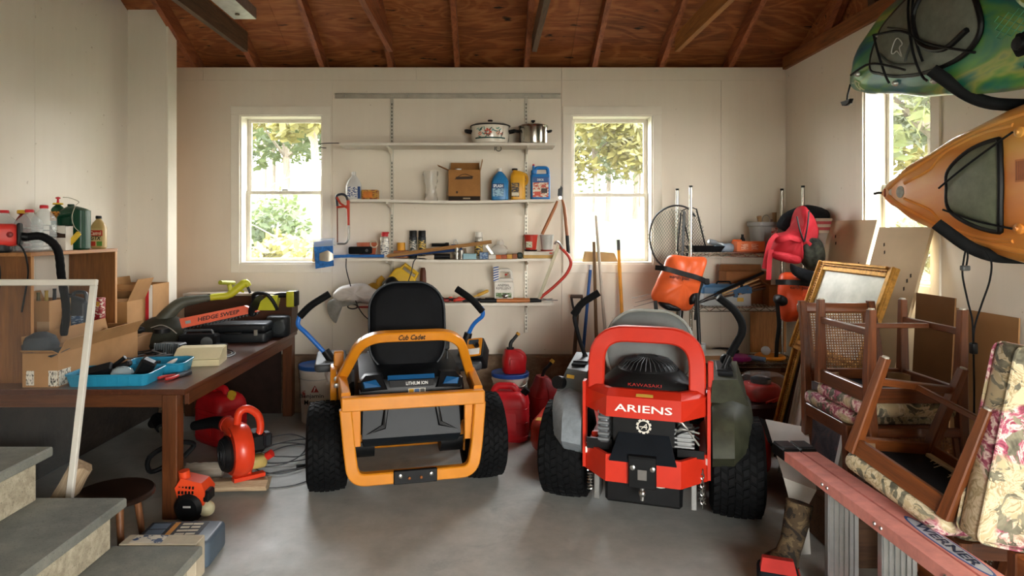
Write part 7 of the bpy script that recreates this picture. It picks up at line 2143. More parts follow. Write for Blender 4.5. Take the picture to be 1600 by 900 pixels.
# fishing nets
def mesh_net(e, pts2, Y, m, step=0.03, sag=0.10, name='netting'):
    """real netting inside a closed outline, bulging away from the hoop"""
    P = [Vector((p.x, 0, p.z)) for p in pts2]
    cx = sum(p.x for p in P) / len(P)
    cz = sum(p.z for p in P) / len(P)
    R = max((p - Vector((cx, 0, cz))).length for p in P)

    def inside(x, z):
        c = False
        for i in range(len(P)):
            a_, b_ = P[i], P[i - 1]
            if (a_.z > z) != (b_.z > z) and x < (b_.x - a_.x) * (z - a_.z) / (b_.z - a_.z) + a_.x:
                c = not c
        return c
    w = MB()
    k = int(2 * R / step) + 2
    for dr in (1, -1):
        for i in range(-k * 2, k * 2):
            run = []
            for j in range(-k * 2, k * 2):
                x, z = cx + j * step * 0.5, cz + (i * step + dr * j * step * 0.7)
                if inside(x, z):
                    q = ((x - cx) ** 2 + (z - cz) ** 2) / R ** 2
                    run.append((x, sag * max(0.0, 1 - q) + noise.noise(Vector((x * 9, z * 9, dr))) * 0.03, z - 0.25 * sag * max(0, 1 - q)))
                else:
                    if len(run) > 1:
                        w.tube(run, 0.0016, 3, cap=False)
                    run = []
            if len(run) > 1:
                w.tube(run, 0.0016, 3, cap=False)
    stuff(obj(name, w, m, e))


NETM = M('#5d6f66', 0.7)
n1 = thing('landing_net', 'large round landing net with dark netting standing behind the orange dry bag', 'net', at(1050, 372, 5.24))
o1 = at(1050, 372, 5.24)
hoop = [at(1050 + dx, 372 + dy, 5.24) - o1 for dx, dy in ((20, 46), (-4, 48), (-24, 34), (-34, 8), (-33, -18), (-22, -38), (0, -50), (22, -48), (36, -34))]
hoop = curve(hoop, 6)
obj('hoop', MB().tube(hoop, 0.0075, 8), M('#2c2f30', 0.5, 0.3), n1)
mesh_net(n1, hoop, 5.24, NETM, 0.032, 0.12)
obj('shaft', MB().tube([at(1069, 330, 5.24) - o1, at(1066, 420, 5.23) - o1, Vector((at(1056, 640, 5.2).x, 5.2, 0.0)) - o1], 0.011, 9), M('#55585a', 0.4, 0.5), n1)
n2 = thing('landing_net', 'narrow triangular landing net with black arms beside the round one', 'net', at(1086, 375, 5.30))
o2 = at(1086, 375, 5.30)
tri_ = [at(x, y, 5.30) - o2 for x, y in ((1068, 326), (1089, 327), (1102, 352), (1104, 392), (1078, 394), (1068, 360))]
for a_, b_ in (((1088, 326), (1105, 396)), ((1064, 332), (1058, 392)), ((1066, 335), (1080, 392))):
    obj('net_arm', MB().tube([at(*a_, 5.29) - o2, at(*b_, 5.29) - o2], 0.006, 8), BLACK, n2)
obj('net_cord', MB().tube(curve([at(1064, 330, 5.3) - o2, at(1078, 324, 5.3) - o2, at(1088, 327, 5.3) - o2], 5), 0.004, 6), BLACK, n2)
mesh_net(n2, curve(tri_, 4, True), 5.30, M('#4a4c4a', 0.7), 0.030, 0.05)
obj('shaft', MB().tube([at(1074, 392, 5.30) - o2, Vector((1.60, 5.395, 0.6)) - o2], 0.010, 8), BLACK, n2)

# second shelf
tb_ = thing('tool_box', 'grey tool box with a blue lid on the middle wire shelf', 'tool box', (1.865, 5.10, T2))
obj('base', MB().bx(-0.185, 0.185, -0.085, 0.085, 0, 0.10, 0.006), M('#a9b0b0', 0.45, var=0.06), tb_)
obj('lid', MB().loft([[(x, y, 0.10) for x, y in rrect(0.39, 0.185, 0.015, 3)], [(x, y, 0.145) for x, y in rrect(0.385, 0.18, 0.015, 3)], [(x, y, 0.165) for x, y in rrect(0.33, 0.14, 0.015, 3)]]), M('#3a6285', 0.45, var=0.08), tb_)
for x in (-0.09, 0.06):
    obj('latch', MB().box((x, -0.094, 0.095), (0.035, 0.012, 0.05), 0.004), M('#3a6285', 0.45, var=0.08), tb_)
plate(0.05, 0.03, (0.10, -0.0858, 0.05), M('#c9a548', 0.5), tb_, 'box_badge')
obj('handle', MB().tube(fillet([(-0.06, 0, 0.16), (-0.05, 0, 0.185), (0.05, 0, 0.185), (0.06, 0, 0.16)], 0.015), 0.007, 7), BLACK, tb_)
cn1 = carton('carton', 'tall open brown carton behind the tool box on the rack', (2.09, 5.25, T2), 0.0, 0.36, 0.17, 0.26, (('b', 0, 0.05),), mat_=M('#8a5a34', 0.85, var=0.1))
carton('carton', 'low brown carton leaning at the end of the middle wire shelf', (2.30, 5.09, T2), math.radians(-4), 0.20, 0.14, 0.155, (('l', 50, 0.07),), mat_=M('#96663c', 0.85, var=0.1))
rods = [((1108, 464), (1193, 426), 0.012, BLACK, 'thick black gripped fishing rod lying over the tool box'),
        ((1105, 470), (1188, 442), 0.007, wood('#7a5a3a', '#b08d63', 'x'), 'brown bamboo rod among the bundle over the tool box'),
        ((1118, 463), (1186, 436), 0.006, M('#c9a878', 0.5), 'pale cork gripped rod among the bundle over the tool box'),
        ((1112, 468), (1196, 450), 0.008, M('#4a3a30', 0.5), 'dark brown rod lowest in the bundle over the tool box')]
for a_, b_, r, m, lab in rods:
    e = thing('fishing_rod', lab, 'fishing rod', at(*a_, 4.97), 0, 'fishing rods on the rack')
    d = at(*b_, 5.06) - at(*a_, 4.97)
    obj('blank', MB().tube([d * -0.45, d * 0.3], [r * 0.25, r * 0.6], 8), M('#2a2522', 0.4), e)
    obj('rod_grip', MB().tube([d * 0.15, d * 0.6, d], [r, r * 1.1, r], 9), m, e)
    obj('reel_seat', MB().tube([d * 0.55, d * 0.62], r * 1.5, 9), BLACK, e)
for k, (lab, a_, b_, w) in enumerate((('flat wooden shim on top of the rod bundle', (1150, 448), (1178, 438), 0.03), ('pale wooden slat jutting from the rack carton', (1152, 459), (1190, 450), 0.04), ('short brown batten beside the rod grips', (1166, 452), (1199, 444), 0.03))):
    tag(obj('wooden_batten', MB().ribbon([at(*a_, 5.02), at(*b_, 5.10)], w, 0.010), (HW, wood('#a07a50', '#d0ac80', 'x'), wood('#5a3a22', '#8a6040', 'x'))[k]), lab, 'batten')
for k, (a_, b_) in enumerate((((987, 466), (1022, 458)), ((992, 473), (1024, 465)), ((990, 480), (1022, 471)))):
    e = thing('fishing_rod', ('highest thin rod tip sticking out past the orange dry bag', 'middle thin rod tip sticking out past the orange dry bag', 'lowest thin rod tip sticking out past the orange dry bag')[k], 'fishing rod', at(*a_, 4.93), 0, 'rod tips behind the orange dry bag')
    d = at(*b_, 4.96) - at(*a_, 4.93)
    obj('tip', MB().tube([d * 0, d * 1.0, d * 3.2], [0.0016, 0.003, 0.006], 6), M('#57534c', 0.4) if k else M('#8d8a80', 0.35, 0.5), e)

# third shelf
fb2 = thing('flat_carton', 'low white topped carton on the lower wire shelf behind the lever', 'box', (1.735, 5.11, T3))
obj('box_body', MB().bx(-0.16, 0.16, -0.13, 0.13, 0, 0.055, 0.003), M('#9a7450', 0.8, var=0.08), fb2)
obj('box_top', MB().bx(-0.158, 0.158, -0.128, 0.128, 0.055, 0.058), M('#cbc6b8', 0.6, var=0.06), fb2)
tag(obj('green_lid', MB().lathe([(0.05, 0), (0.055, 0.015), (0.04, 0.028), (0.004, 0.03)], n=20), M('#5fae3c', 0.45), loc=(1.66, 5.10, T3 + 0.0585)), 'bright green round lid on the white topped carton', 'lid')
pd_ = tag(obj('flying_disc', MB().lathe([(0.125, 0), (0.13, 0.012), (0.118, 0.028), (0.05, 0.034), (0.004, 0.034)], n=32), M('#9c2a7a', 0.4), loc=(1.965, 5.13, T3 + 0.002)), 'magenta flying disc lying on the lower wire shelf', 'flying disc')
yd = tag(obj('flying_disc', MB().lathe([(0.115, 0), (0.12, 0.012), (0.108, 0.028), (0.05, 0.034), (0.004, 0.034)], n=32), M('#e08c2c', 0.4), loc=(2.26, 5.16, T3 + 0.002)), 'orange yellow flying disc in the corner of the lower wire shelf', 'flying disc')
tag(obj('white_ball', MB().ball((0, 0, 0.036), 0.036, 14, 9), M('#cfd4d6', 0.4), loc=(2.20, 5.10, T3 + 0.037)), 'pale ball sitting on the orange yellow disc', 'ball')
tag(obj('black_hoop', MB().tube([(0.10 * math.cos(t), 0.10 * math.sin(t), 0) for t in [2 * PI * k / 26 for k in range(26)]], 0.009, 7, True), BLACK, loc=(1.93, 5.24, T3 + 0.047)), 'black rubber hoop resting on the magenta disc', 'hoop')
tag(obj('blue_tube', MB().tube([(0, 0, 0), (0.10, -0.08, -0.005)], 0.02, 12), M('#6e86a8', 0.45), loc=(2.06, 5.09, T3 + 0.022)), 'grey blue tube between the two flying discs', 'tube')
# bottom shelf cartons
carton('carton', 'wide dark brown carton on the lowest wire shelf', (1.80, 5.18, T4), 0.0, 0.42, 0.26, 0.28, (('f', 60, 0.06),), mat_=M('#7a4a28', 0.85, var=0.12))
carton('carton', 'dark brown carton at the wall end of the lowest wire shelf', (2.24, 5.18, T4), 0.0, 0.36, 0.26, 0.30, (('r', 40, 0.05),), mat_=M('#6e4124', 0.85, var=0.12))
# plastic wrapped machine in front of the rack
wm = thing('wrapped_engine', 'dark red small engine under crumpled clear plastic in front of the rack', 'engine', (2.0, 4.70, 0), 0.1)
obj('base', MB().bx(-0.22, 0.22, -0.18, 0.16, 0.02, 0.20, 0.03), MATTE, wm)
obj('crate', MB().bx(-0.19, 0.20, -0.17, 0.14, 0.20, 0.31, 0.02), M('#3c1614', 0.5, var=0.2), wm)
obj('shroud', MB().rsolid((-0.02, -0.02, 0.31), (0.24, 0.22, 0.13), 0.06, 0.04), M('#b3241e', 0.35, var=0.1), wm)
obj('starter', MB().lathe([(0.07, 0.0), (0.072, 0.03), (0.03, 0.05), (0.004, 0.05)], (-0.02, -0.02, 0.44), 18), BLACK, wm)
for s in (-1, 1):
    obj('wheel', MB().lathe([(0.02, -0.03), (0.085, -0.025), (0.09, 0), (0.085, 0.025), (0.02, 0.03)], (s * 0.20, -0.18, 0.09), 18, axis='x'), RUBBER, wm)
for k in range(3):
    obj('pull_wire', MB().tube(curve([(0.10, -0.10, 0.32 + 0.03 * k), (0.17, -0.18, 0.38 + 0.02 * k), (0.02 - 0.05 * k, -0.20, 0.34)], 5), 0.006, 6), M('#c9342a', 0.4), wm)
obj('plastic_film', crumple(0.52, 0.46, 0.20, 5, 0.10, 30, 8, 0.62), clear('#d8d2cc', 0.06, 0.04), wm, loc=(0, -0.01, 0.30), ang=10)

# ---- bags and vests hung on the rack
OB = M('#e0602f', 0.38, var=0.05)
OB2 = M('#dd4f26', 0.4, var=0.06)


def dry_bag(label, Y, body, band, txt, patches, m, seed, straps=()):
    e, o = soft('dry_bag', label, 'dry bag', body, Y, 0.085, m, seed, 0.022, part='bag_body')
    obj('closure_strap', MB().ribbon(curve([at(x, y, Y - dy) - o for x, y, dy in band], 5), 0.008, 0.038, (0, 0.1, 1)), BLACK, e)
    obj('buckle', MB().box(at(band[-1][0], band[-1][1], Y - 0.05) - o, (0.04, 0.025, 0.045), 0.006), BLACK, e)
    c, u = at(txt[0], txt[1], Y - txt[3]) - o, Vector((math.cos(txt[4]), 0, math.sin(txt[4])))
    text('earth pak', txt[2], 0.034, c, M('#3a1a10', 0.5, var=0), e, u=u, bold=0.01)
    for p in patches:
        soft('corner_patch', None, None, p, Y - 0.03, 0.062, BLACK, seed + 3, 0.01, parent=(e, o))
    for s in straps:
        obj('shoulder_strap', MB().ribbon(curve([at(x, y, Y - dy) - o for x, y, dy in s], 5), 0.028, 0.005, (0, 1, 0.05)), BLACK, e)
    return e, o


dry_bag('orange dry bag with a black strap hanging at the near post of the rack', 4.86,
        [(1046, 399), (1075, 401), (1103, 403), (1099, 425), (1093, 445), (1088, 465), (1078, 484), (1062, 485), (1040, 479), (1018, 466), (1026, 440), (1036, 420)],
        [(1024, 418, 0.05), (1040, 420, 0.10), (1065, 427, 0.105), (1090, 434, 0.09), (1104, 440, 0.05)], (1062, 434.5, 0.15, 0.102, -0.14),
        [[(1030, 471), (1045, 473), (1062, 481), (1060, 486), (1042, 484), (1031, 477)], [(1073, 466), (1078, 458), (1088, 457), (1092, 462), (1086, 472), (1076, 476)]], OB, 4,
        [[(1097, 441, 0.05), (1092, 455, 0.05), (1089, 475, 0.04), (1087, 500, 0.03)], [(1024, 470, 0.03), (1025, 482, 0.03), (1026, 488, 0.02)]])
e2, o2_ = dry_bag('red-orange dry bag hanging below the red life vest', 4.62,
                  [(1220, 430), (1240, 425), (1265, 428), (1280, 440), (1272, 470), (1258, 498), (1240, 502), (1222, 500), (1217, 470)],
                  [(1212, 441, 0.06), (1230, 441, 0.10), (1250, 442, 0.105), (1268, 444, 0.08)], (1249, 450, 0.13, 0.095, -0.04),
                  [[(1211, 466), (1216, 460), (1226, 464), (1227, 474), (1219, 478), (1212, 473)]], OB2, 9,
                  [[(1214, 470, 0.05), (1216, 490, 0.05), (1217, 510, 0.05), (1214, 535, 0.05), (1213, 558, 0.05)]])
lv, lo_v = soft('life_vest', 'red life vest with dangling straps hung on the corner of the rack', 'life vest', [(1247, 326), (1256, 322), (1268, 338), (1276, 360), (1270, 385), (1254, 402), (1248, 412), (1232, 408), (1208, 400), (1203, 392), (1210, 368), (1232, 360), (1245, 345)], 4.66, 0.10, M('#a81a26', 0.75, var=0.08), 12, 0.03, part='vest_panel')
for p in ([(1206, 393), (1230, 395), (1250, 402), (1248, 412), (1228, 410), (1206, 402)], [(1212, 372), (1228, 366), (1250, 372), (1250, 380), (1228, 376), (1213, 380)]):
    soft('vest_pocket', None, None, p, 4.58, 0.045, M('#a81a26', 0.75, var=0.08), 7, 0.008, parent=(lv, lo_v))
for s in ([(1214, 366, 0.08), (1204, 378, 0.08), (1199, 395, 0.07), (1194, 420, 0.06)], [(1205, 390, 0.10), (1202, 410, 0.09), (1201, 437, 0.08)]):
    obj('strap', MB().ribbon(curve([at(x, y, 4.66 - d) - lo_v for x, y, d in s], 6), 0.036, 0.006, (0, 1, 0.05)), M('#b0222e', 0.7, var=0.06), lv)
for s in ([(1245, 338, 0.10), (1250, 360, 0.12), (1256, 378, 0.12)], [(1264, 330, 0.10), (1262, 352, 0.12), (1257, 378, 0.12)]):
    obj('draw_cord', MB().tube(curve([at(x, y, 4.66 - d) - lo_v for x, y, d in s], 5), 0.006, 6), BLACK, lv)
soft('jacket', 'black mesh bag lying over the top of the rack behind the vest', 'bag', [(1214, 352), (1222, 338), (1236, 328), (1262, 320), (1292, 328), (1298, 336), (1288, 346), (1262, 350), (1240, 358), (1228, 362)], 4.85, 0.08, M('#23262a', 0.9, var=0.2), 15, 0.03)
soft('camouflage_bag', 'dark camouflage bag hanging beside the red life vest', 'bag', [(1256, 376), (1272, 370), (1284, 380), (1288, 400), (1282, 418), (1268, 424), (1256, 414), (1250, 394)], 4.60, 0.06, M('#3a3b30', 0.85, var=0.6, scale=14), 17, 0.02)
fl = thing('striped_towel', 'pink and white striped cloth tucked behind the camouflage bag', 'cloth', at(1287, 354, 4.72))
for k in range(5):
    obj('stripe', MB().box((0.0, 0, 0.05 - 0.022 * k), (0.12 - 0.01 * k, 0.02, 0.0215), 0.002), M('#d2c2b0', 0.8) if k % 2 == 0 else M('#c25a5e', 0.8), fl)
soft('black_harness', 'black padded harness with red lining over the red-orange dry bag', 'harness', [(1235, 412), (1244, 416), (1270, 424), (1274, 432), (1262, 442), (1246, 434), (1236, 424)], 4.50, 0.03, M('#1d1f22', 0.8, var=0.1), 19, 0.01)
tag(obj('bamboo_screen', MB().bx(0, 0.30, 0, 0.012, 0, 0.34), wood('#8a5226', '#d0924e', 'z', 3.0, 0.5), loc=(2.20, 5.395, T3 + 0.004)), 'upright reddish bamboo screen at the back of the lower wire shelf', 'screen')

# ================================================================== BOARDS, FRAMES, CHAIRS AND LADDER ALONG THE RIGHT WALL
def leaning(name, label, cat, bot, top, y0, y1, group=None):
    """origin and axes of a sheet leaning on the right wall: x axis runs from far (y1) to near (y0), y axis up the sheet"""
    e = thing(name, label, cat, (bot[0], y1, bot[1]), 0, group)
    up = Vector((top[0] - bot[0], 0, top[1] - bot[1]))
    e.matrix_world = Matrix.Translation((bot[0], y1, bot[1])) @ frame((0, 0, 0), (0, -1, 0), up)
    return e, y1 - y0, up.length


BRD = M('#c9b493', 0.7, var=0.06, scale=3)
for lab, bot, top, y0, y1 in (('tall beige board leaning beside the wire rack, farther from the camera', (2.10, 0.0), (2.52, 1.62), 4.16, 4.72), ('tall beige board leaning under the orange kayak nose', (2.10, 0.0), (2.515, 1.57), 3.64, 4.13)):
    e, w, h = leaning('leaning_board', lab, 'board', bot, top, y0, y1, 'beige boards leaning on the side wall')
    bm_ = obj('sheet', MB().bx(0, w, 0, h, -0.018, 0), BRD, e)
    for k, (u, v) in enumerate(((0.82, 0.80), (0.86, 0.82), (0.80, 0.77), (0.2, 0.93), (0.25, 0.9))):
        plate(0.012, 0.022, (w * u, h * v, 0.0003), M('#3a2c20', 0.8), bm_, 'scuff_mark', u=(1, 0.4, 0), v=(-0.4, 1, 0))
GOLD = M('#b8863a', 0.35, 0.55, var=0.25, scale=40, bump=0.3, bscale=90)
GOLD_D = M('#8a5a22', 0.4, 0.5, var=0.3, scale=30)


def picture(label, bot, top, y0, y1, fw, fm, face, mat_=None, matw=0.0, name='picture_frame', cat='picture frame', beads=0, depth=0.035):
    e, w, h = leaning(name, label, cat, bot, top, y0, y1)
    for n, b in (('frame_side', (0, fw, 0, h)), ('frame_side', (w - fw, w, 0, h)), ('frame_rail', (fw, w - fw, 0, fw)), ('frame_rail', (fw, w - fw, h - fw, h))):
        x0, x1, y0_, y1_ = b
        m = MB().bx(x0, x1, y0_, y1_, -0.01, depth * 0.6, 0.004)
        k = fw * 0.3
        if 'side' in n:
            m.bx(x0 + (0 if x0 < 0.01 else fw - k), x0 + (k if x0 < 0.01 else fw), y0_, y1_, depth * 0.5, depth, 0.004)
        else:
            m.bx(x0, x1, y0_ + (0 if y0_ < 0.01 else fw - k), y0_ + (k if y0_ < 0.01 else fw), depth * 0.5, depth, 0.004)
        fo = obj(n, m, fm, e)
        if beads:
            bm2 = MB()
            L = (y1_ - y0_) if 'side' in n else (x1 - x0)
            cnt = int(L / 0.016)
            for i in range(cnt):
                t = (i + 0.5) / cnt
                c = (x0 + fw * 0.62, y0_ + L * t, depth * 0.62) if 'side' in n else (x0 + L * t, y0_ + fw * 0.5, depth * 0.62)
                bm2.ball(c, 0.0062, 5, 4)
            stuff(obj('beading', bm2, GOLD_D, fo))
    obj('face', MB().bx(fw, w - fw, fw, h - fw, -0.004, 0.002), face, e)
    if mat_:
        obj('mount', MB().bx(fw, w - fw, fw, fw + matw, 0.002, 0.005).bx(fw, w - fw, h - fw - matw, h - fw, 0.002, 0.005)
            .bx(fw, fw + matw, fw + matw, h - fw - matw, 0.002, 0.005).bx(w - fw - matw, w - fw, fw + matw, h - fw - matw, 0.002, 0.005), mat_, e)
    return e


picture('gold framed mirror with beaded edges leaning high against the beige boards', (1.99, 0.78), (2.19, 1.345), 3.42, 4.20, 0.06, GOLD, M('#b4b5ae', 0.42, 0.55, var=0.12, scale=9), name='mirror', cat='mirror', beads=1)
picture('gold picture frame standing on the floor beside the mower, farthest of the leaning frames', (1.99, 0.05), (2.23, 0.98), 3.80, 4.48, 0.075, GOLD, M('#9aa08a', 0.5, var=0.1), beads=1, depth=0.05)
picture('thin dark picture frame with a grey green backing in front of the gold frame', (1.93, 0.03), (2.13, 0.80), 3.70, 4.28, 0.03, M('#3a2014', 0.5, var=0.2), M('#a3a796', 0.6, var=0.08))
t = NT('dark_painting')
v = t.coords((1, 1, 1))
c = t.ramp(t.noise(v, 9, 6, 0.7, 1.0), [(0.3, '#23252b'), (0.48, '#4b4a50'), (0.6, '#6a5050'), (0.7, '#8a3b3b'), (0.78, '#b7a7a0')])
t.l(c, t.b.inputs['Base Color'])
PAINT = t.m
picture('picture of dark red flowers with a wide white mount, nearest of the leaning frames', (1.84, 0.02), (1.99, 0.72), 3.42, 4.02, 0.016, M('#cfcabc', 0.5), PAINT, WHITE, 0.07)
e, w, h = leaning('cardboard_sheet', 'large brown cardboard sheet flat against the wall under the side window', 'cardboard', (2.50, 0.0), (2.53, 1.13), 3.06, 3.62)
obj('sheet', MB().bx(0, w, 0, h, -0.008, 0), M('#9a7248', 0.85, var=0.08, scale=3), e)
e, w, h = leaning('cardboard_sheet', 'dull brown cardboard sheet behind the stacked chairs', 'cardboard', (2.34, 0.0), (2.40, 1.20), 3.30, 3.60)
obj('sheet', MB().bx(0, w, 0, h, -0.008, 0), M('#7d5836', 0.85, var=0.08, scale=3), e)

# ---- dining chairs
CW = wood('#45210e', '#83481f', 'z', 1.3, 0.38, 0.25)
CWX = wood('#45210e', '#83481f', 'x', 1.3, 0.38, 0.25)
CWY = wood('#45210e', '#83481f', 'y', 1.3, 0.38, 0.25)
t = NT('cane_weave')
v = t.coords((1, 1, 1))
mp_ = t.n('Mapping')
mp_.inputs['Scale'].default_value = (72, 1, 72)
t.l(v, mp_.inputs['Vector'])
sp_x = t.n('SeparateXYZ')
t.l(mp_.outputs[0], sp_x.inputs[0])
fr = []
for ax in 'XZ':
    f1 = t.n('Math', operation='FRACT')
    t.l(sp_x.outputs[ax], f1.inputs[0])
    s1 = t.n('Math', operation='SUBTRACT')
    t.l(f1.outputs[0], s1.inputs[0])
    s1.inputs[1].default_value = 0.5
    m1 = t.n('Math', operation='MULTIPLY')
    t.l(s1.outputs[0], m1.inputs[0])
    t.l(s1.outputs[0], m1.inputs[1])
    fr.append(m1.outputs[0])
ad_ = t.n('Math', operation='ADD')
t.l(fr[0], ad_.inputs[0])
t.l(fr[1], ad_.inputs[1])
gt = t.n('Math', operation='GREATER_THAN')
gt.inputs[1].default_value = 0.085
t.l(ad_.outputs[0], gt.inputs[0])
t.l(gt.outputs[0], t.b.inputs['Alpha'])
t.l(t.ramp(t.noise(v, 30, 2), [(0.3, '#6a4526'), (0.7, '#9a7046')]), t.b.inputs['Base Color'])
CANE = t.m


def floral():
    t = NT('floral_fabric')
    v = t.coords()
    d = t.n('TexNoise')
    d.inputs['Scale'].default_value = 7
    d.inputs['Detail'].default_value = 3
    t.l(v, d.inputs['Vector'])
    wv = t.mix(0.12, v, d.outputs['Color'], 'ADD')
    vo = t.n('TexVoronoi')
    vo.inputs['Scale'].default_value = 6.5
    t.l(wv, vo.inputs['Vector'])
    f = t.noise(wv, 11, 4, 0.6, 1.2)
    c = t.ramp(f, [(0.0, '#c9bb9c'), (0.42, '#c4b493'), (0.45, '#96845f'), (0.50, '#cbbd9f'), (0.56, '#b3a27e')])
    big = t.noise(v, 3.6, 2, 0.5)
    petals = t.ramp(t.noise(wv, 16, 3, 0.6, 2.0), [(0.36, '#6d2235'), (0.48, '#a8546a'), (0.58, '#e3cfc4'), (0.66, '#8a3048')])
    m1 = t.ramp(big, [(0.50, (0, 0, 0, 1)), (0.53, (1, 1, 1, 1))])
    c = t.mix(m1, c, petals)
    leaves = t.noise(wv, 9.0, 3, 0.55, 1.8)
    m2 = t.ramp(leaves, [(0.54, (0, 0, 0, 1)), (0.56, (1, 1, 1, 1))])
    c = t.mix(m2, c, t.ramp(f, [(0.4, '#4d4a3c'), (0.6, '#85806a')]))
    t.l(c, t.b.inputs['Base Color'])
    t.b.inputs['Roughness'].default_value = 0.8
    t.bump(t.noise(v, 120, 2), 0.15, 0.002)
    return t.m


FLORAL = floral()
BLACKCLOTH = M('#12161c', 0.85, var=0.15, bump=0.2)


def dining_chair(label, mw, group='dark wood dining chairs with cane backs', glides=True):
    """chair with its floor point at the local origin, facing -y; legs 0..0.41, seat rail, floral pad, cane back"""
    e = thing('dining_chair', label, 'chair', (0, 0, 0), 0, group)
    e.matrix_world = mw
    for x in (-0.205, 0.205):
        fl_ = obj('leg', MB().loft([[(x + a, -0.20 + b, 0.0) for a, b in rrect(0.032, 0.032, 0.004, 1)], [(x + a, -0.20 + b, 0.41) for a, b in rrect(0.046, 0.046, 0.005, 1)]]), CW, e)
        bl_ = obj('leg', MB().loft([[(x * 0.97 + a, 0.215 + b, 0.0) for a, b in rrect(0.032, 0.032, 0.004, 1)], [(x * 0.97 + a, 0.20 + b, 0.30) for a, b in rrect(0.042, 0.046, 0.005, 1)], [(x * 0.97 + a, 0.205 + b, 0.45) for a, b in rrect(0.040, 0.046, 0.005, 1)]]), CW, e)
        for q, yy in ((fl_, -0.20), (bl_, 0.215)):
            obj('glide', MB().cyl((x if yy < 0 else x * 0.97, yy, -0.006), (x if yy < 0 else x * 0.97, yy, 0.0), 0.013, n=10), M('#b9b4a6', 0.4, 0.3), q)
        obj('back_post', MB().loft([[(x * 0.97 + a, 0.205 + b, 0.45) for a, b in rrect(0.040, 0.046, 0.005, 1)], [(x * 0.93 + a, 0.235 + b, 0.70) for a, b in rrect(0.036, 0.040, 0.005, 1)], [(x * 0.90 + a, 0.285 + b, 0.93) for a, b in rrect(0.036, 0.034, 0.005, 1)]]), CW, e)
        obj('seat_rail', MB().bx(x - 0.012, x + 0.012, -0.178, 0.18, 0.345, 0.41, 0.003), CWY, e)
        obj('stretcher', MB().bx(x - 0.010, x + 0.010, -0.185, 0.20, 0.085, 0.115, 0.003), CWY, e)
    obj('seat_rail', MB().bx(-0.183, 0.183, -0.214, -0.188, 0.345, 0.41, 0.003), CWX, e)
    obj('seat_rail', MB().bx(-0.183, 0.183, 0.188, 0.212, 0.345, 0.41, 0.003), CWX, e)
    obj('stretcher', MB().bx(-0.195, 0.195, -0.01, 0.012, 0.09, 0.112, 0.003), CWX, e)
    for sx_ in (-1, 1):
        obj('corner_block', MB().prism([(sx_ * 0.19, -0.187), (sx_ * 0.12, -0.187), (sx_ * 0.19, -0.115)], 0.36, 0.40, 'xy'), M('#a58a66', 0.7), e)
    obj('seat_underside', MB().bx(-0.192, 0.192, -0.187, 0.187, 0.392, 0.408), BLACKCLOTH, e)
    obj('seat_pad', MB().rsolid((0, -0.01, 0.41), (0.455, 0.43, 0.068), 0.05, 0.028), FLORAL, e)
    F = frame((0, 0.256, 0.70), (1, 0, 0), (0, 0.21, 1))
    obj('top_rail', MB().rsolid((0, 0.195, -0.015), (0.405, 0.055, 0.03), 0.015, 0.008, T=F), CWX, e)
    obj('lower_rail', MB().bx(-0.18, 0.18, -0.19, -0.15, -0.012, 0.012, 0.003, T=F), CWX, e)
    for s in (-1, 1):
        obj('cane_frame', MB().bx(s * 0.155 - 0.012, s * 0.155 + 0.012, -0.15, 0.17, -0.009, 0.009, 0.003, T=F), CW, e)
    o = link('cane_panel', MB().bx(-0.148, 0.148, -0.0008, 0.0008, -0.155, 0.172).mesh('cane_panel', CANE), e)
    o.matrix_local = F @ Matrix.Rotation(-PI / 2, 4, 'X')
    return e


# pallet, upright chair, a chair upside down on it
pal = thing('wooden_crate', 'low dark wooden crate under the back chair', 'crate', (1.88, 3.17, 0))
obj('crate_body', MB().bx(-0.24, 0.24, -0.24, 0.26, 0.0, 0.225, 0.006), wood('#3a2416', '#6a4a30', 'x', 1.0, 0.8), pal)
for k in range(5):
    obj('slat', MB().bx(-0.245, 0.245, -0.24 + 0.1 * k, -0.155 + 0.1 * k, 0.225, 0.24, 0.002), wood('#3a2416', '#6a4a30', 'x', 1.0, 0.8), pal)
dining_chair('upright dining chair with its cane back toward the leaning boards', Matrix.Translation((1.87, 3.17, 0.24)))
flip = Matrix.Rotation(PI, 4, 'X')
dining_chair('upside down dining chair on the upright chair, legs straight up', Matrix.Translation((1.86, 3.0, 1.205)) @ flip)
# lower chair and the tilted chair on top of it
dining_chair('lower dining chair behind the ladder, carrying the tilted chair', Matrix.Translation((1.95, 2.54, 0.0)) @ Matrix.Rotation(math.radians(-94), 4, 'Z'))
up = Vector((0.22, -0.18, 0.96)).normalized()
ab = Vector((0.24, -0.90, -0.25))
ab = (ab - up * ab.dot(up)).normalized()
third = up.cross(ab)
if third.x < 0:
    third = -third
# leg tips point along +up: local z = -up, local x along ab, local y = z cross x
zl_ = -up
xl = -ab
yl = zl_.cross(xl)
R3 = Matrix((xl, yl, zl_)).transposed().to_4x4()
cA, cB = Vector((1.456, 2.60, 0.666)), Vector((1.577, 2.20, 0.549))
cen = (cA + cB) / 2 + third * 0.205 + up * 0.41
dining_chair('tilted upside down dining chair with black seat cloth and torn edge, over the ladder', Matrix.Translation(cen) @ R3)
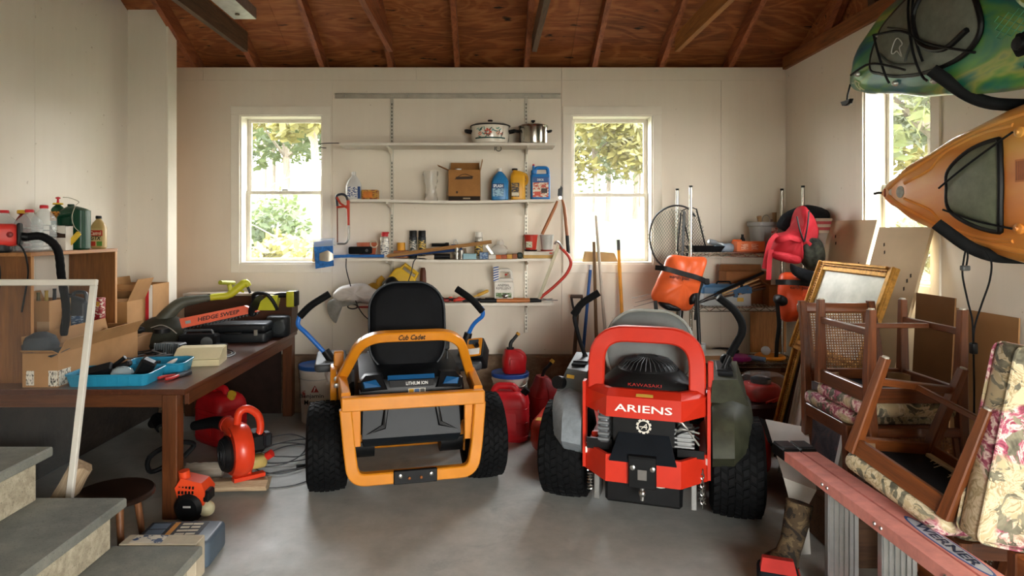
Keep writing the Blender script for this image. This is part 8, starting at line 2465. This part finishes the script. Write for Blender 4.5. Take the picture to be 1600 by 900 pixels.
# torn threads at the seat of the tilted chair
TF = Matrix.Translation(cen) @ R3
rr = random.Random(2)
tilt = [o for o in bpy.data.objects if o.get('label', '').startswith('tilted upside')][0]
th_ = MB()
for k in range(14):
    x = -0.16 + 0.02 * k
    th_.tube(curve([(x, 0.17, 0.385), (x + rr.uniform(-0.02, 0.02), 0.13, 0.375), (x + rr.uniform(-0.03, 0.03), 0.09 + rr.uniform(-0.03, 0.03), 0.38)], 4), 0.0016, 4)
stuff(obj('torn_threads', th_, M('#c9c0a8', 0.9), tilt))
obj('torn_strip', MB().bx(-0.18, 0.18, 0.16, 0.187, 0.378, 0.392, 0.002), M('#c9bfa6', 0.9, var=0.1), tilt)

# upholstered floral back at the edge of the picture
uc = thing('upholstered_chair', 'chair with a thick floral upholstered back and cane seat, nearest the camera', 'chair', (1.95, 1.92, 0))
F = frame((-0.03, 0.235, 0.80), (0.975, 0.03, -0.20), (0.21, 0.0, 1))
pad = obj('back_pad', MB().rsolid((0, 0, -0.03), (0.56, 0.66, 0.10), 0.03, 0.03, 5, T=F), FLORAL, uc)
for zz in (0.065, -0.025):
    obj('piping', MB().tube([F @ Vector((x, y, zz)) for x, y in rrect(0.553, 0.653, 0.03, 4)], 0.005, 6, True), FLORAL, pad)
obj('seat_rail', MB().bx(-0.22, 0.24, -0.24, -0.21, 0.42, 0.49, 0.004), wood('#7a4018', '#b5703a', 'x', 1.2, 0.4), uc)
obj('seat_rail', MB().bx(-0.22, 0.24, 0.17, 0.20, 0.42, 0.49, 0.004), CWX, uc)
for s in (-0.215, 0.235):
    obj('seat_rail', MB().bx(s - 0.015, s + 0.015, -0.21, 0.17, 0.42, 0.49, 0.004), wood('#7a4018', '#b5703a', 'y', 1.2, 0.4), uc)
    for y in (-0.225, 0.185):
        obj('leg', MB().bx(s - 0.02, s + 0.02, y - 0.02, y + 0.02, 0.0, 0.495, 0.004), CW, uc)
o = link('cane_panel', MB().bx(-0.20, 0.22, -0.0008, 0.0008, -0.19, 0.19).mesh('cane_panel', CANE), uc, loc=(0, -0.02, 0.492), rot=(PI / 2, 0, 0))

# ---- step ladder lying folded on its side
FR = M('#eb9d92', 0.6, var=0.10, scale=14)
AL = M('#b9bbba', 0.35, 0.85, var=0.08)
la = thing('step_ladder', 'folded red fibreglass step ladder with aluminium steps lying on its side', 'ladder', (1.40, 3.08, 0), math.radians(0.6))
# local -y runs towards the camera
L = 2.3
for zt_, nm in ((0.5, 'upper'), (0.045, 'lower')):
    for x in (0.0, 0.082):
        prof = [(x, zt_), (x + 0.072, zt_), (x + 0.072, zt_ - 0.045), (x + 0.064, zt_ - 0.045), (x + 0.064, zt_ - 0.008), (x + 0.008, zt_ - 0.008), (x + 0.008, zt_ - 0.045), (x, zt_ - 0.045)]
        ro_ = obj('side_rail', MB().prism(prof, 0.0 if zt_ > 0.1 else -0.32, -L, 'xz'), FR, la)
        if zt_ < 0.1:
            continue
        obj('rubber_foot', MB().box((x + 0.036, 0.02, zt_ - 0.02), (0.080, 0.13, 0.06), 0.008), BLACK, ro_)
        obj('foot_plate', MB().box((x + 0.036, 0.03, zt_ + 0.0115), (0.07, 0.09, 0.004), 0.001), M('#33373a', 0.4), ro_)
    for k in range(6):
        y = -0.40 - 0.36 * k
        if zt_ > 0.1:
            for dx in (0.012, 0.05):
                obj('rivet', MB().lathe([(0.008, 0), (0.007, 0.004), (0.002, 0.006)], T=frame((-0.0005, y + dx - 0.03, zt_ - 0.022), (0, -1, 0), (0, 0, 1)), n=8), STEEL, la)
for k in range(6):
    y = -0.40 - 0.36 * k
    s_ = MB().bx(0.006, 0.135, y - 0.012, y + 0.012, 0.03, 0.458)
    for q in range(6):
        s_.bx(0.010 + 0.021 * q, 0.022 + 0.021 * q, y - 0.018, y - 0.012, 0.03, 0.458)
    obj('step', s_, AL, la)
ov = [(0.5 * math.cos(a), 0.5 * math.sin(a)) for a in [2 * PI * k / 28 for k in range(28)]]
lb2 = obj('oval_badge', MB().prism([(x * 0.42, y * 0.062) for x, y in ov], 0, 0.001, 'xy', T=frame((0.118, -0.94, 0.5005), (0, -1, 0), (1, 0, 0))), M('#3f68a8', 0.45), la)
obj('badge_field', MB().prism([(x * 0.39, y * 0.052) for x, y in ov], 0.001, 0.0016, 'xy', T=frame((0.118, -0.94, 0.5005), (0, -1, 0), (1, 0, 0))), M('#c9cdd6', 0.45), lb2)
text('WERNER', 0.29, 0.034, (0.118, -0.94, 0.503), M('#20304f', 0.5, var=0), lb2, u=(0, -1, 0), v=(1, 0, 0), bold=0.02)

# ---- bent white sheet, camouflage cloth, red tool bag on the floor
ws = thing('plastic_sheet', 'bent white plastic sheet standing on edge between the mower and the ladder', 'sheet', (1.42, 3.45, 0.0))
q = [onz(1196, 655, 0.50), onz(1262, 668, 0.50), onz(1276, 766, 0.36), onz(1224, 746, 0.36), onz(1262, 792, 0.24), onz(1240, 806, 0.20)]
o_ = Vector((1.42, 3.45, 0.0))
q = [p - o_ for p in q]
th2 = Vector((0.002, 0.006, -0.004))
for a_ in ((0, 1, 2, 3), (3, 2, 4, 5)):
    P = [q[i] for i in a_]
    obj('sheet_fold', MB().loft([P, [p + th2 for p in P]]), M('#c9c6bf', 0.5, var=0.04), ws)
P = [q[5], q[4], q[4] + Vector((0.03, 0.03, -q[4].z)), q[5] + Vector((0.0, 0.03, -q[5].z))]
obj('sheet_fold', MB().loft([P, [p + Vector((0, 0.006, 0)) for p in P]]), M('#c9c6bf', 0.5, var=0.04), ws)
t = NT('camouflage')
v = t.coords()
c = t.ramp(t.noise(v, 11, 4, 0.6, 1.0), [(0.35, '#231c14'), (0.45, '#4a3b27'), (0.55, '#65543a'), (0.66, '#2b281a')], 'CONSTANT')
t.l(c, t.b.inputs['Base Color'])
t.b.inputs['Roughness'].default_value = 0.9
bt2 = thing('rubber_boot', 'camouflage boot standing on the floor beside the ladder end', 'boot', (1.345, 2.90, 0.012), rot=(0, math.radians(16), math.radians(25)))
bt2.scale = (0.82, 0.82, 0.72)
bm3 = MB()
rings = []
for (x, z, rx, ry) in ((0.0, 0.42, 0.075, 0.07), (0.005, 0.30, 0.07, 0.065), (0.0, 0.18, 0.062, 0.058), (-0.015, 0.11, 0.075, 0.056)):
    rings.append([(x + rx * math.cos(a), ry * math.sin(a), z) for a in [2 * PI * k / 18 for k in range(18)]])
for z, k in ((0.07, 1.0), (0.02, 1.05)):
    rings.append([(-0.065 + 0.135 * math.cos(a) * k, 0.056 * math.sin(a) * k, z + 0.01 * math.cos(a)) for a in [2 * PI * k2 / 18 for k2 in range(18)]])
bm3.loft(rings[::-1])
obj('boot_upper', bm3, t.m, bt2, ang=60)
obj('sole', MB().prism([(-0.065 + 0.145 * math.cos(a), 0.062 * math.sin(a)) for a in [2 * PI * k / 18 for k in range(18)]], 0, 0.03, 'xy'), M('#241d16', 0.8), bt2)
tbg = thing('tool_bag', 'black and red tool bag lying on the floor in front of the ladder', 'bag', (1.215, 2.70, 0), math.radians(-20))
obj('bag_body', MB().rsolid((0, 0, 0), (0.16, 0.14, 0.13), 0.03, 0.02), M('#1c2025', 0.8, var=0.15), tbg)
obj('red_panel', MB().bx(-0.07, 0.07, -0.078, -0.068, 0.02, 0.10, 0.004), M('#b8322c', 0.6), tbg)
obj('red_panel', MB().bx(0.078, 0.088, -0.06, 0.06, 0.02, 0.11, 0.004), M('#b8322c', 0.6), tbg)
obj('zip_flap', MB().loft([[(-0.07, -0.06, 0.13), (0.07, -0.06, 0.13), (0.07, 0.0, 0.13), (-0.07, 0.0, 0.13)], [(-0.06, -0.02, 0.17), (0.06, -0.02, 0.17), (0.06, 0.02, 0.165), (-0.06, 0.02, 0.165)]]), M('#b8322c', 0.6), tbg)
jr = thing('glass_jar', 'clear glass jar on the floor under the lower chair', 'jar', (1.66, 2.62, 0))
obj('jar_body', MB().lathe([(0.045, 0), (0.05, 0.02), (0.05, 0.11), (0.035, 0.14), (0.036, 0.16)], n=18), clear('#e2e6e4', 0.3, 0.05), jr)
obj('jar_lid', MB().lathe([(0.038, 0.155), (0.038, 0.175), (0.004, 0.176)], n=18), WHITE, jr)

# ================================================================== KAYAKS ON THE SIDE WALL
def kayak_mat(name, stops, rough, sx, sc=1.0, dist=2.0):
    t = NT(name)
    v = t.coords((0.55 * sc, 1.5 * sc, 1.5 * sc), (0.0, 0.0, 0.5))
    f = t.noise(v, 1.7, 3, 0.5, dist)
    c = t.ramp(f, stops)
    g = t.noise(v, 6, 3)
    c = t.mix(0.12, c, t.ramp(g, [(0.3, '#000000'), (0.7, '#ffffff')]), 'OVERLAY')
    t.l(c, t.b.inputs['Base Color'])
    t.b.inputs['Roughness'].default_value = rough
    t.b.inputs['Coat Weight'].default_value = 0.25
    return t.m


KG = kayak_mat('green_blue_kayak', [(0.28, '#14396b'), (0.40, '#17637a'), (0.48, '#1f7a68'), (0.55, '#5f9a48'), (0.61, '#a3b05a'), (0.68, '#2a7f68')], 0.3, 1, 1.5, 1.2)
KO = kayak_mat('orange_kayak', [(0.30, '#d9722f'), (0.45, '#e58f3c'), (0.58, '#ecab55'), (0.72, '#efc06c')], 0.32, 1, 1.0, 1.0)


def profile(s, pts):
    for (a, x), (b, y) in zip(pts, pts[1:]):
        if s <= b:
            u = (s - a) / (b - a)
            u = u * u * (3 - 2 * u) * 0.35 + u * 0.65
            return x + (y - x) * u
    return pts[-1][1]


class Kayak:
    """local axes: x = along the boat from its nose, y = across, z = out of the deck"""

    def __init__(k, label, mw, length, half, crown, depth, m, rise):
        k.e = thing('kayak', label, 'kayak', (0, 0, 0), 0, 'kayaks on the side wall')
        k.e.matrix_world = mw
        k.half, k.crown, k.rise = half, crown, rise
        n, q = 40, 28
        rings = []
        for i in range(n + 1):
            u = i / n
            s = length * (u ** 1.4 if u < 0.6 else 1 - (1 - 0.6 ** 1.4) * ((1 - u) / 0.4) ** 1.25)
            b = max(0.006, k.b(s))
            rg = []
            for j in range(q):
                a = 2 * PI * j / q
                y = b * math.copysign(abs(math.cos(a)) ** 0.85, math.cos(a))
                if math.sin(a) >= 0:
                    z = k.deck(s, y)
                else:
                    z = -min(depth, 0.05 + b * 1.0) * abs(math.sin(a)) ** 0.8
                rg.append((s, y + k.cy(s), z))
            rings.append(rg)
        k.body = obj('hull', MB().loft(rings), m, k.e, ang=50)

    def b(k, s):
        return profile(s, k.half)

    def cy(k, s):
        return profile(s, k.rise)

    def deck(k, s, y):
        b = max(0.006, k.b(s))
        t = min(1.0, abs(y) / b)
        return k.crown * min(1, b / 0.15) * (1 - t ** 2.6) ** 0.6

    def on(k, s, y, lift=0.0):
        """point on the deck at station s, offset y from the centre line"""
        return Vector((s, y + k.cy(s), k.deck(s, y) + lift))

    def patch(k, name, poly, lift, m, thick=0.012, n=4):
        """a panel following the deck: outline of (s, y)"""
        P = curve([(a, b, 0) for a, b in poly], n, True)
        cs, cyy = sum(p.x for p in P) / len(P), sum(p.y for p in P) / len(P)
        rings = []
        for f, l in ((1.0, lift - thick), (1.0, lift * 0.6), (0.95, lift), (0.6, lift + 0.004), (0.25, lift + 0.006), (0.02, lift + 0.006)):
            rings.append([k.on(cs + (p.x - cs) * f, cyy + (p.y - cyy) * f, l) for p in P])
        return obj(name, MB().loft(rings), m, k.e)

    def line(k, name, pts, r, m, lift=0.0, closed=False, n=5, parent=None):
        P = curve([(a, b, 0) for a, b in pts], n, closed)
        return obj(name, MB().tube([k.on(p.x, p.y, lift) for p in P], r, 8, closed), m, parent or k.e)


def kayak_frame(nose, yaw=0.0, lean=0.0):
    # boat's x towards the camera (-Y), its deck (z) facing the room (-X), y = up
    x = Vector((math.sin(yaw), -math.cos(yaw), 0.0))
    up = Vector((math.cos(yaw) * math.sin(lean), 0, math.cos(lean)))
    z = x.cross(up).normalized()
    y = z.cross(x)
    m = Matrix((x, y, z)).transposed().to_4x4()
    m.translation = Vector(nose)
    return m


HATCH = M('#6d7560', 0.55, var=0.12, scale=20)
HATCH2 = M('#70776c', 0.5, var=0.12, scale=20)
CORD = M('#151618', 0.6)
k1 = Kayak('orange kayak on the lower wall rack, nose toward the back wall', kayak_frame((2.19, 3.575, 1.757), 0, 0.0), 2.9,
           [(0, 0.008), (0.12, 0.075), (0.35, 0.17), (0.62, 0.255), (0.95, 0.325), (1.4, 0.36), (2.0, 0.33), (2.6, 0.16), (2.9, 0.01)], 0.095, 0.28, KO, [(0, 0), (0.5, -0.012), (2.9, -0.03)])
for sg in (-1, 1):
    k1.line('deck_ridge', [(0.15, sg * 0.02), (0.30, sg * 0.075), (0.50, sg * 0.155), (0.75, sg * 0.235), (1.1, sg * 0.285), (1.6, sg * 0.30)], 0.014, KO, -0.004)
    k1.line('deck_ridge', [(0.34, sg * 0.04), (0.52, sg * 0.10), (0.60, sg * 0.17), (0.80, sg * 0.225), (0.98, sg * 0.235)], 0.010, KO, -0.003)
DS = 0.085
H = [(0.72 + (a + DS - 0.735) * 0.86 + 0.015, b * 0.9) for a, b in [(0.575, -0.105), (0.565, 0.0), (0.575, 0.085), (0.70, 0.165), (0.845, 0.195), (0.885, 0.17), (0.905, 0.0), (0.885, -0.185), (0.845, -0.21), (0.70, -0.175)]]
hp3 = k1.patch('hatch_cover', H, 0.016, HATCH)
k1.line('hatch_gasket', [(a + (0.006 if a > 0.78 else -0.006), b * 1.04) for a, b in H], 0.012, BLACK, 0.006, True)
k1.line('bungee_cord', [(0.63, 0.0), (0.79, 0.085), (1.025, 0.20)], 0.0045, CORD, 0.028)
k1.line('bungee_cord', [(0.65, -0.10), (0.83, -0.15), (1.025, -0.185)], 0.0045, CORD, 0.028)
for a, b in ((1.03, 0.20), (1.03, -0.185)):
    p = k1.on(a, b, -0.002)
    obj('cord_anchor', MB().lathe([(0.024, 0), (0.022, 0.012), (0.010, 0.016), (0.008, 0.022), (0.002, 0.023)], T=Matrix.Translation(p), n=16), KO, k1.e)
for a, b, r, m in ((0.31, -0.003, 0.030, M('#9c9a8e', 0.5, var=0.2, scale=60)), (0.18, 0.0, 0.016, M('#d8c8a8', 0.5))):
    obj('round_sticker', MB().lathe([(r, 0.0), (r, 0.003), (0.002, 0.0035)], T=Matrix.Translation(k1.on(a, b, -0.001)), n=22), m, k1.e)
obj('carry_slot', MB().rsolid((0, 0, 0), (0.012, 0.045, 0.004), 0.005, 0.001, T=Matrix.Translation(k1.on(0.095, 0, 0.0))), M('#a33f16', 0.6), k1.e)
obj('nose_loop', MB().tube([Vector((0.03, 0, 0.0)), Vector((-0.012, 0.004, 0.012)), Vector((-0.035, 0, 0.02))], 0.007, 7), BLACK, k1.e)
sk_ = obj('printed_notice', MB().bx(-0.025, 0.025, -0.045, 0.045, 0, 0.001, T=Matrix.Translation(k1.on(1.05, 0.045, 0.001))), M('#cf7a35', 0.5), k1.e)
for k in range(5):
    obj('notice_line', MB().bx(-0.020 + 0.009 * k, -0.016 + 0.009 * k, -0.038, 0.038, 0.001, 0.0016, T=Matrix.Translation(k1.on(1.05, 0.045, 0.001))), M('#8a4a1c', 0.5), sk_)

k2 = Kayak('green and blue kayak on the upper wall rack, black cockpit showing', kayak_frame((2.06, 3.62, 2.385), 0, 0.0), 2.9,
           [(0, 0.03), (0.06, 0.075), (0.2, 0.155), (0.36, 0.225), (0.62, 0.29), (1.0, 0.345), (1.5, 0.365), (2.1, 0.33), (2.6, 0.16), (2.9, 0.01)], 0.11, 0.30, KG, [(0, 0), (0.36, 0.085), (0.9, 0.075), (2.9, 0.03)])
_k2on = k2.on
k2.on = lambda s_, y_, l_=0.0: _k2on(s_ if s_ < 0.2 else 0.2 + (s_ - 0.2) * 1.16 + min(0.10, (s_ - 0.2)), y_, l_)
H = [(0.27, -0.08), (0.31, 0.06), (0.40, 0.13), (0.56, 0.20), (0.70, 0.215), (0.80, 0.12), (0.865, -0.02), (0.87, -0.12), (0.78, -0.185), (0.60, -0.20), (0.42, -0.175), (0.30, -0.13)]
k2.patch('hatch_cover', H, 0.020, HATCH2)
k2.line('hatch_gasket', H, 0.012, BLACK, 0.006, True)
k2.line('hatch_ridge', [(0.62, 0.17), (0.56, 0.06), (0.60, -0.08), (0.72, -0.14), (0.84, -0.10)], 0.012, BLACK, 0.030)
k2.line('hatch_ridge', [(0.40, 0.06), (0.55, -0.02), (0.50, -0.13)], 0.006, M('#4d544e', 0.5), 0.030)
k2.line('hatch_ridge', [(0.33, -0.04), (0.42, -0.12), (0.56, -0.16)], 0.006, M('#4d544e', 0.5), 0.028)
for pts in ([(0.315, 0.05), (0.36, -0.10), (0.37, -0.20)], [(0.31, 0.055), (0.50, 0.01), (0.66, -0.10), (0.87, -0.20)], [(0.52, 0.27), (0.54, 0.06), (0.58, -0.20), (0.60, -0.245)], [(0.21, -0.065), (0.32, -0.09), (0.45, -0.145), (0.50, -0.17)], [(0.55, 0.27), (0.57, 0.02), (0.61, -0.16)]):
    k2.line('bungee_cord', pts, 0.0055, CORD, 0.038)
for a, b in ((0.31, 0.055), (0.215, -0.065), (0.60, -0.245), (0.37, -0.20), (0.53, 0.265)):
    obj('cord_anchor', MB().lathe([(0.014, 0), (0.013, 0.012), (0.008, 0.02), (0.002, 0.021)], T=Matrix.Translation(k2.on(a, b, 0.002)), n=12), M('#b9bcb8', 0.35, 0.6), k2.e)
# leaping fish emblem on the hatch, a pale fish mark near the nose
for nm, s0, y0, sc, m in (('fish_emblem', 0.46, -0.055, 0.075, M('#c9ccc4', 0.5)), ('fish_emblem', 0.185, -0.105, 0.045, M('#cfd6b0', 0.5))):
    pts = [(-0.5, -0.1), (-0.2, 0.35), (0.1, 0.45), (0.45, 0.1), (0.2, -0.05), (0.35, -0.5), (0.0, -0.15), (-0.3, -0.2)]
    k2.line(nm, [(s0 + a * sc, y0 + b * sc * 1.3) for a, b in pts], 0.0026, m, 0.030 if s0 > 0.3 else 0.003, True, 3)
ck_ = [(1.02 + 0.42 * (0.5 - 0.5 * math.cos(a)) , 0.055 + 0.205 * math.sin(a)) for a in [2 * PI * k / 18 for k in range(18)]]
k2.patch('cockpit_opening', ck_, 0.012, M('#0d0f11', 0.6), n=3)
k2.line('cockpit_rim', ck_, 0.020, KG, 0.010, True, 3)
k2.line('fish_mark', [(1.10 + a * 0.07, 0.075 + b * 0.10) for a, b in [(-0.5, -0.1), (-0.2, 0.35), (0.1, 0.45), (0.45, 0.1), (0.2, -0.05), (0.35, -0.5), (0.0, -0.15), (-0.3, -0.2)]], 0.003, M('#c9ccc4', 0.5), 0.026, True, 3)
p = k2.on(1.03, -0.215, 0.0)
rm = obj('rod_holder', MB().lathe([(0.05, 0), (0.048, 0.010), (0.03, 0.014)], T=Matrix.Translation(p), n=6), MATTE, k2.e)
obj('holder_cap', MB().lathe([(0.026, 0.012), (0.024, 0.03), (0.004, 0.032)], T=Matrix.Translation(p), n=16), BLACK, rm)
for i in range(4):
    for j in range(3):
        k2.line('grip_pattern', [(0.93 + 0.04 * i, -0.10 - 0.03 * j), (0.95 + 0.04 * i, -0.085 - 0.03 * j), (0.97 + 0.04 * i, -0.10 - 0.03 * j), (0.95 + 0.04 * i, -0.115 - 0.03 * j)], 0.0016, M('#5fb08a', 0.5), 0.002, True, 1)
text('Defy', 0.14, 0.022, k2.on(1.06, -0.292, 0.004), M('#15231c', 0.5, var=0), k2.body, 'side_lettering', u=(1, 0.0, 0), v=(0, 1, 0.6), shear=0.3)
hx = k2.on(0.03, -0.02, 0)
hd = obj('nose_cord', MB().tube([hx, hx + Vector((-0.01, -0.06, 0.01)), hx + Vector((-0.012, -0.09, 0.012))], 0.005, 7), CORD, k2.e)
obj('toggle_handle', MB().prism([(-0.05, 0.0), (0.05, 0.0), (0.035, -0.024), (0.0, -0.032), (-0.035, -0.024)], -0.012, 0.012, 'xy', T=Matrix.Translation(hx + Vector((-0.012, -0.088, 0.012))), bev=0.004), BLACK, hd)


def rack_arm(label, y, zc, pts):
    """padded J arm: from the side wall under the boat and up in front of it"""
    e = thing('kayak_rack', label, 'wall rack', (RIGHT_X, y, zc), 0, 'padded kayak arms on the side wall')
    obj('wall_plate', MB().bx(-0.02, -0.001, -0.03, 0.03, -0.16, 0.16, 0.003), BLACK, e)
    P = fillet([Vector(p) for p in pts], 0.10, 7)
    ar_ = obj('arm', MB().tube(P, 0.013, 9), BLACK, e)
    obj('foam_pad', MB().tube(P[2:], 0.027, 12), M('#1a1b1c', 0.85, bump=0.25), ar_)
    return e


rack_arm('padded black arm hooked under the orange kayak', 2.76, 1.38, [(-0.015, 0, 0.05), (-0.22, 0, 0.05), (-0.43, 0.0, 0.06), (-0.55, 0.10, 0.20)])
rack_arm('padded black arm hooked under the green kayak', 2.72, 1.99, [(-0.015, 0, 0.10), (-0.24, 0, 0.09), (-0.47, 0, 0.10), (-0.62, 0.07, 0.26)])
# strap with toggles hanging from the lower arm
sp4 = thing('bungee_strap', 'black cord strap with toggles hanging from the orange kayak rack', 'strap', at(1522, 400, 2.70))
o4 = at(1522, 400, 2.70)
L4 = lambda pts: curve([at(x, y, 2.70) - o4 for x, y in pts], 6)
obj('cord', MB().tube(L4([(1540, 392), (1549, 410), (1546, 440), (1534, 475), (1523, 510), (1521, 540), (1522, 600), (1522, 650)]), 0.004, 6), CORD, sp4)
obj('cord', MB().tube(L4([(1509, 390), (1506, 405), (1504, 430), (1512, 470), (1519, 500), (1521, 538)]), 0.004, 6), CORD, sp4)
obj('cord', MB().tube(L4([(1511, 388), (1512, 402), (1509, 420)]), 0.004, 6), CORD, sp4)
obj('toggle', MB().rsolid(at(1508, 423, 2.69) - o4, (0.035, 0.022, 0.022), 0.006, 0.005), M('#4a4d4e', 0.4), sp4)
obj('toggle', MB().rsolid(at(1521, 553, 2.69) - o4, (0.026, 0.026, 0.048), 0.008, 0.006), BLACK, sp4)

# ---- galvanised door track hung from the ties
tk = thing('door_track', 'galvanised steel garage door track end hanging below the roof ties', 'track', at(388, 30, 4.0))
o5 = at(388, 30, 4.0)
obj('channel', MB().prism([(-0.09, 0.0), (0.05, 0.0), (0.05, 0.07), (0.042, 0.07), (0.042, 0.008), (-0.082, 0.008), (-0.082, 0.05), (-0.09, 0.05)], 0.0, -2.4, 'xz'), GALV, tk)
obj('flange', MB().bx(-0.02, -0.012, -0.9, 0.0, 0.008, 0.13).bx(-0.05, 0.02, -0.9, 0.0, 0.125, 0.133), GALV, tk)
obj('hanger', MB().bx(-0.016, -0.012, -0.50, -0.45, 0.13, 0.40), GALV, tk)
obj('bolt', MB().cyl((-0.03, -0.10, -0.008), (-0.03, -0.10, 0.02), 0.014, n=6), M('#6a5a48', 0.5, 0.6), tk)
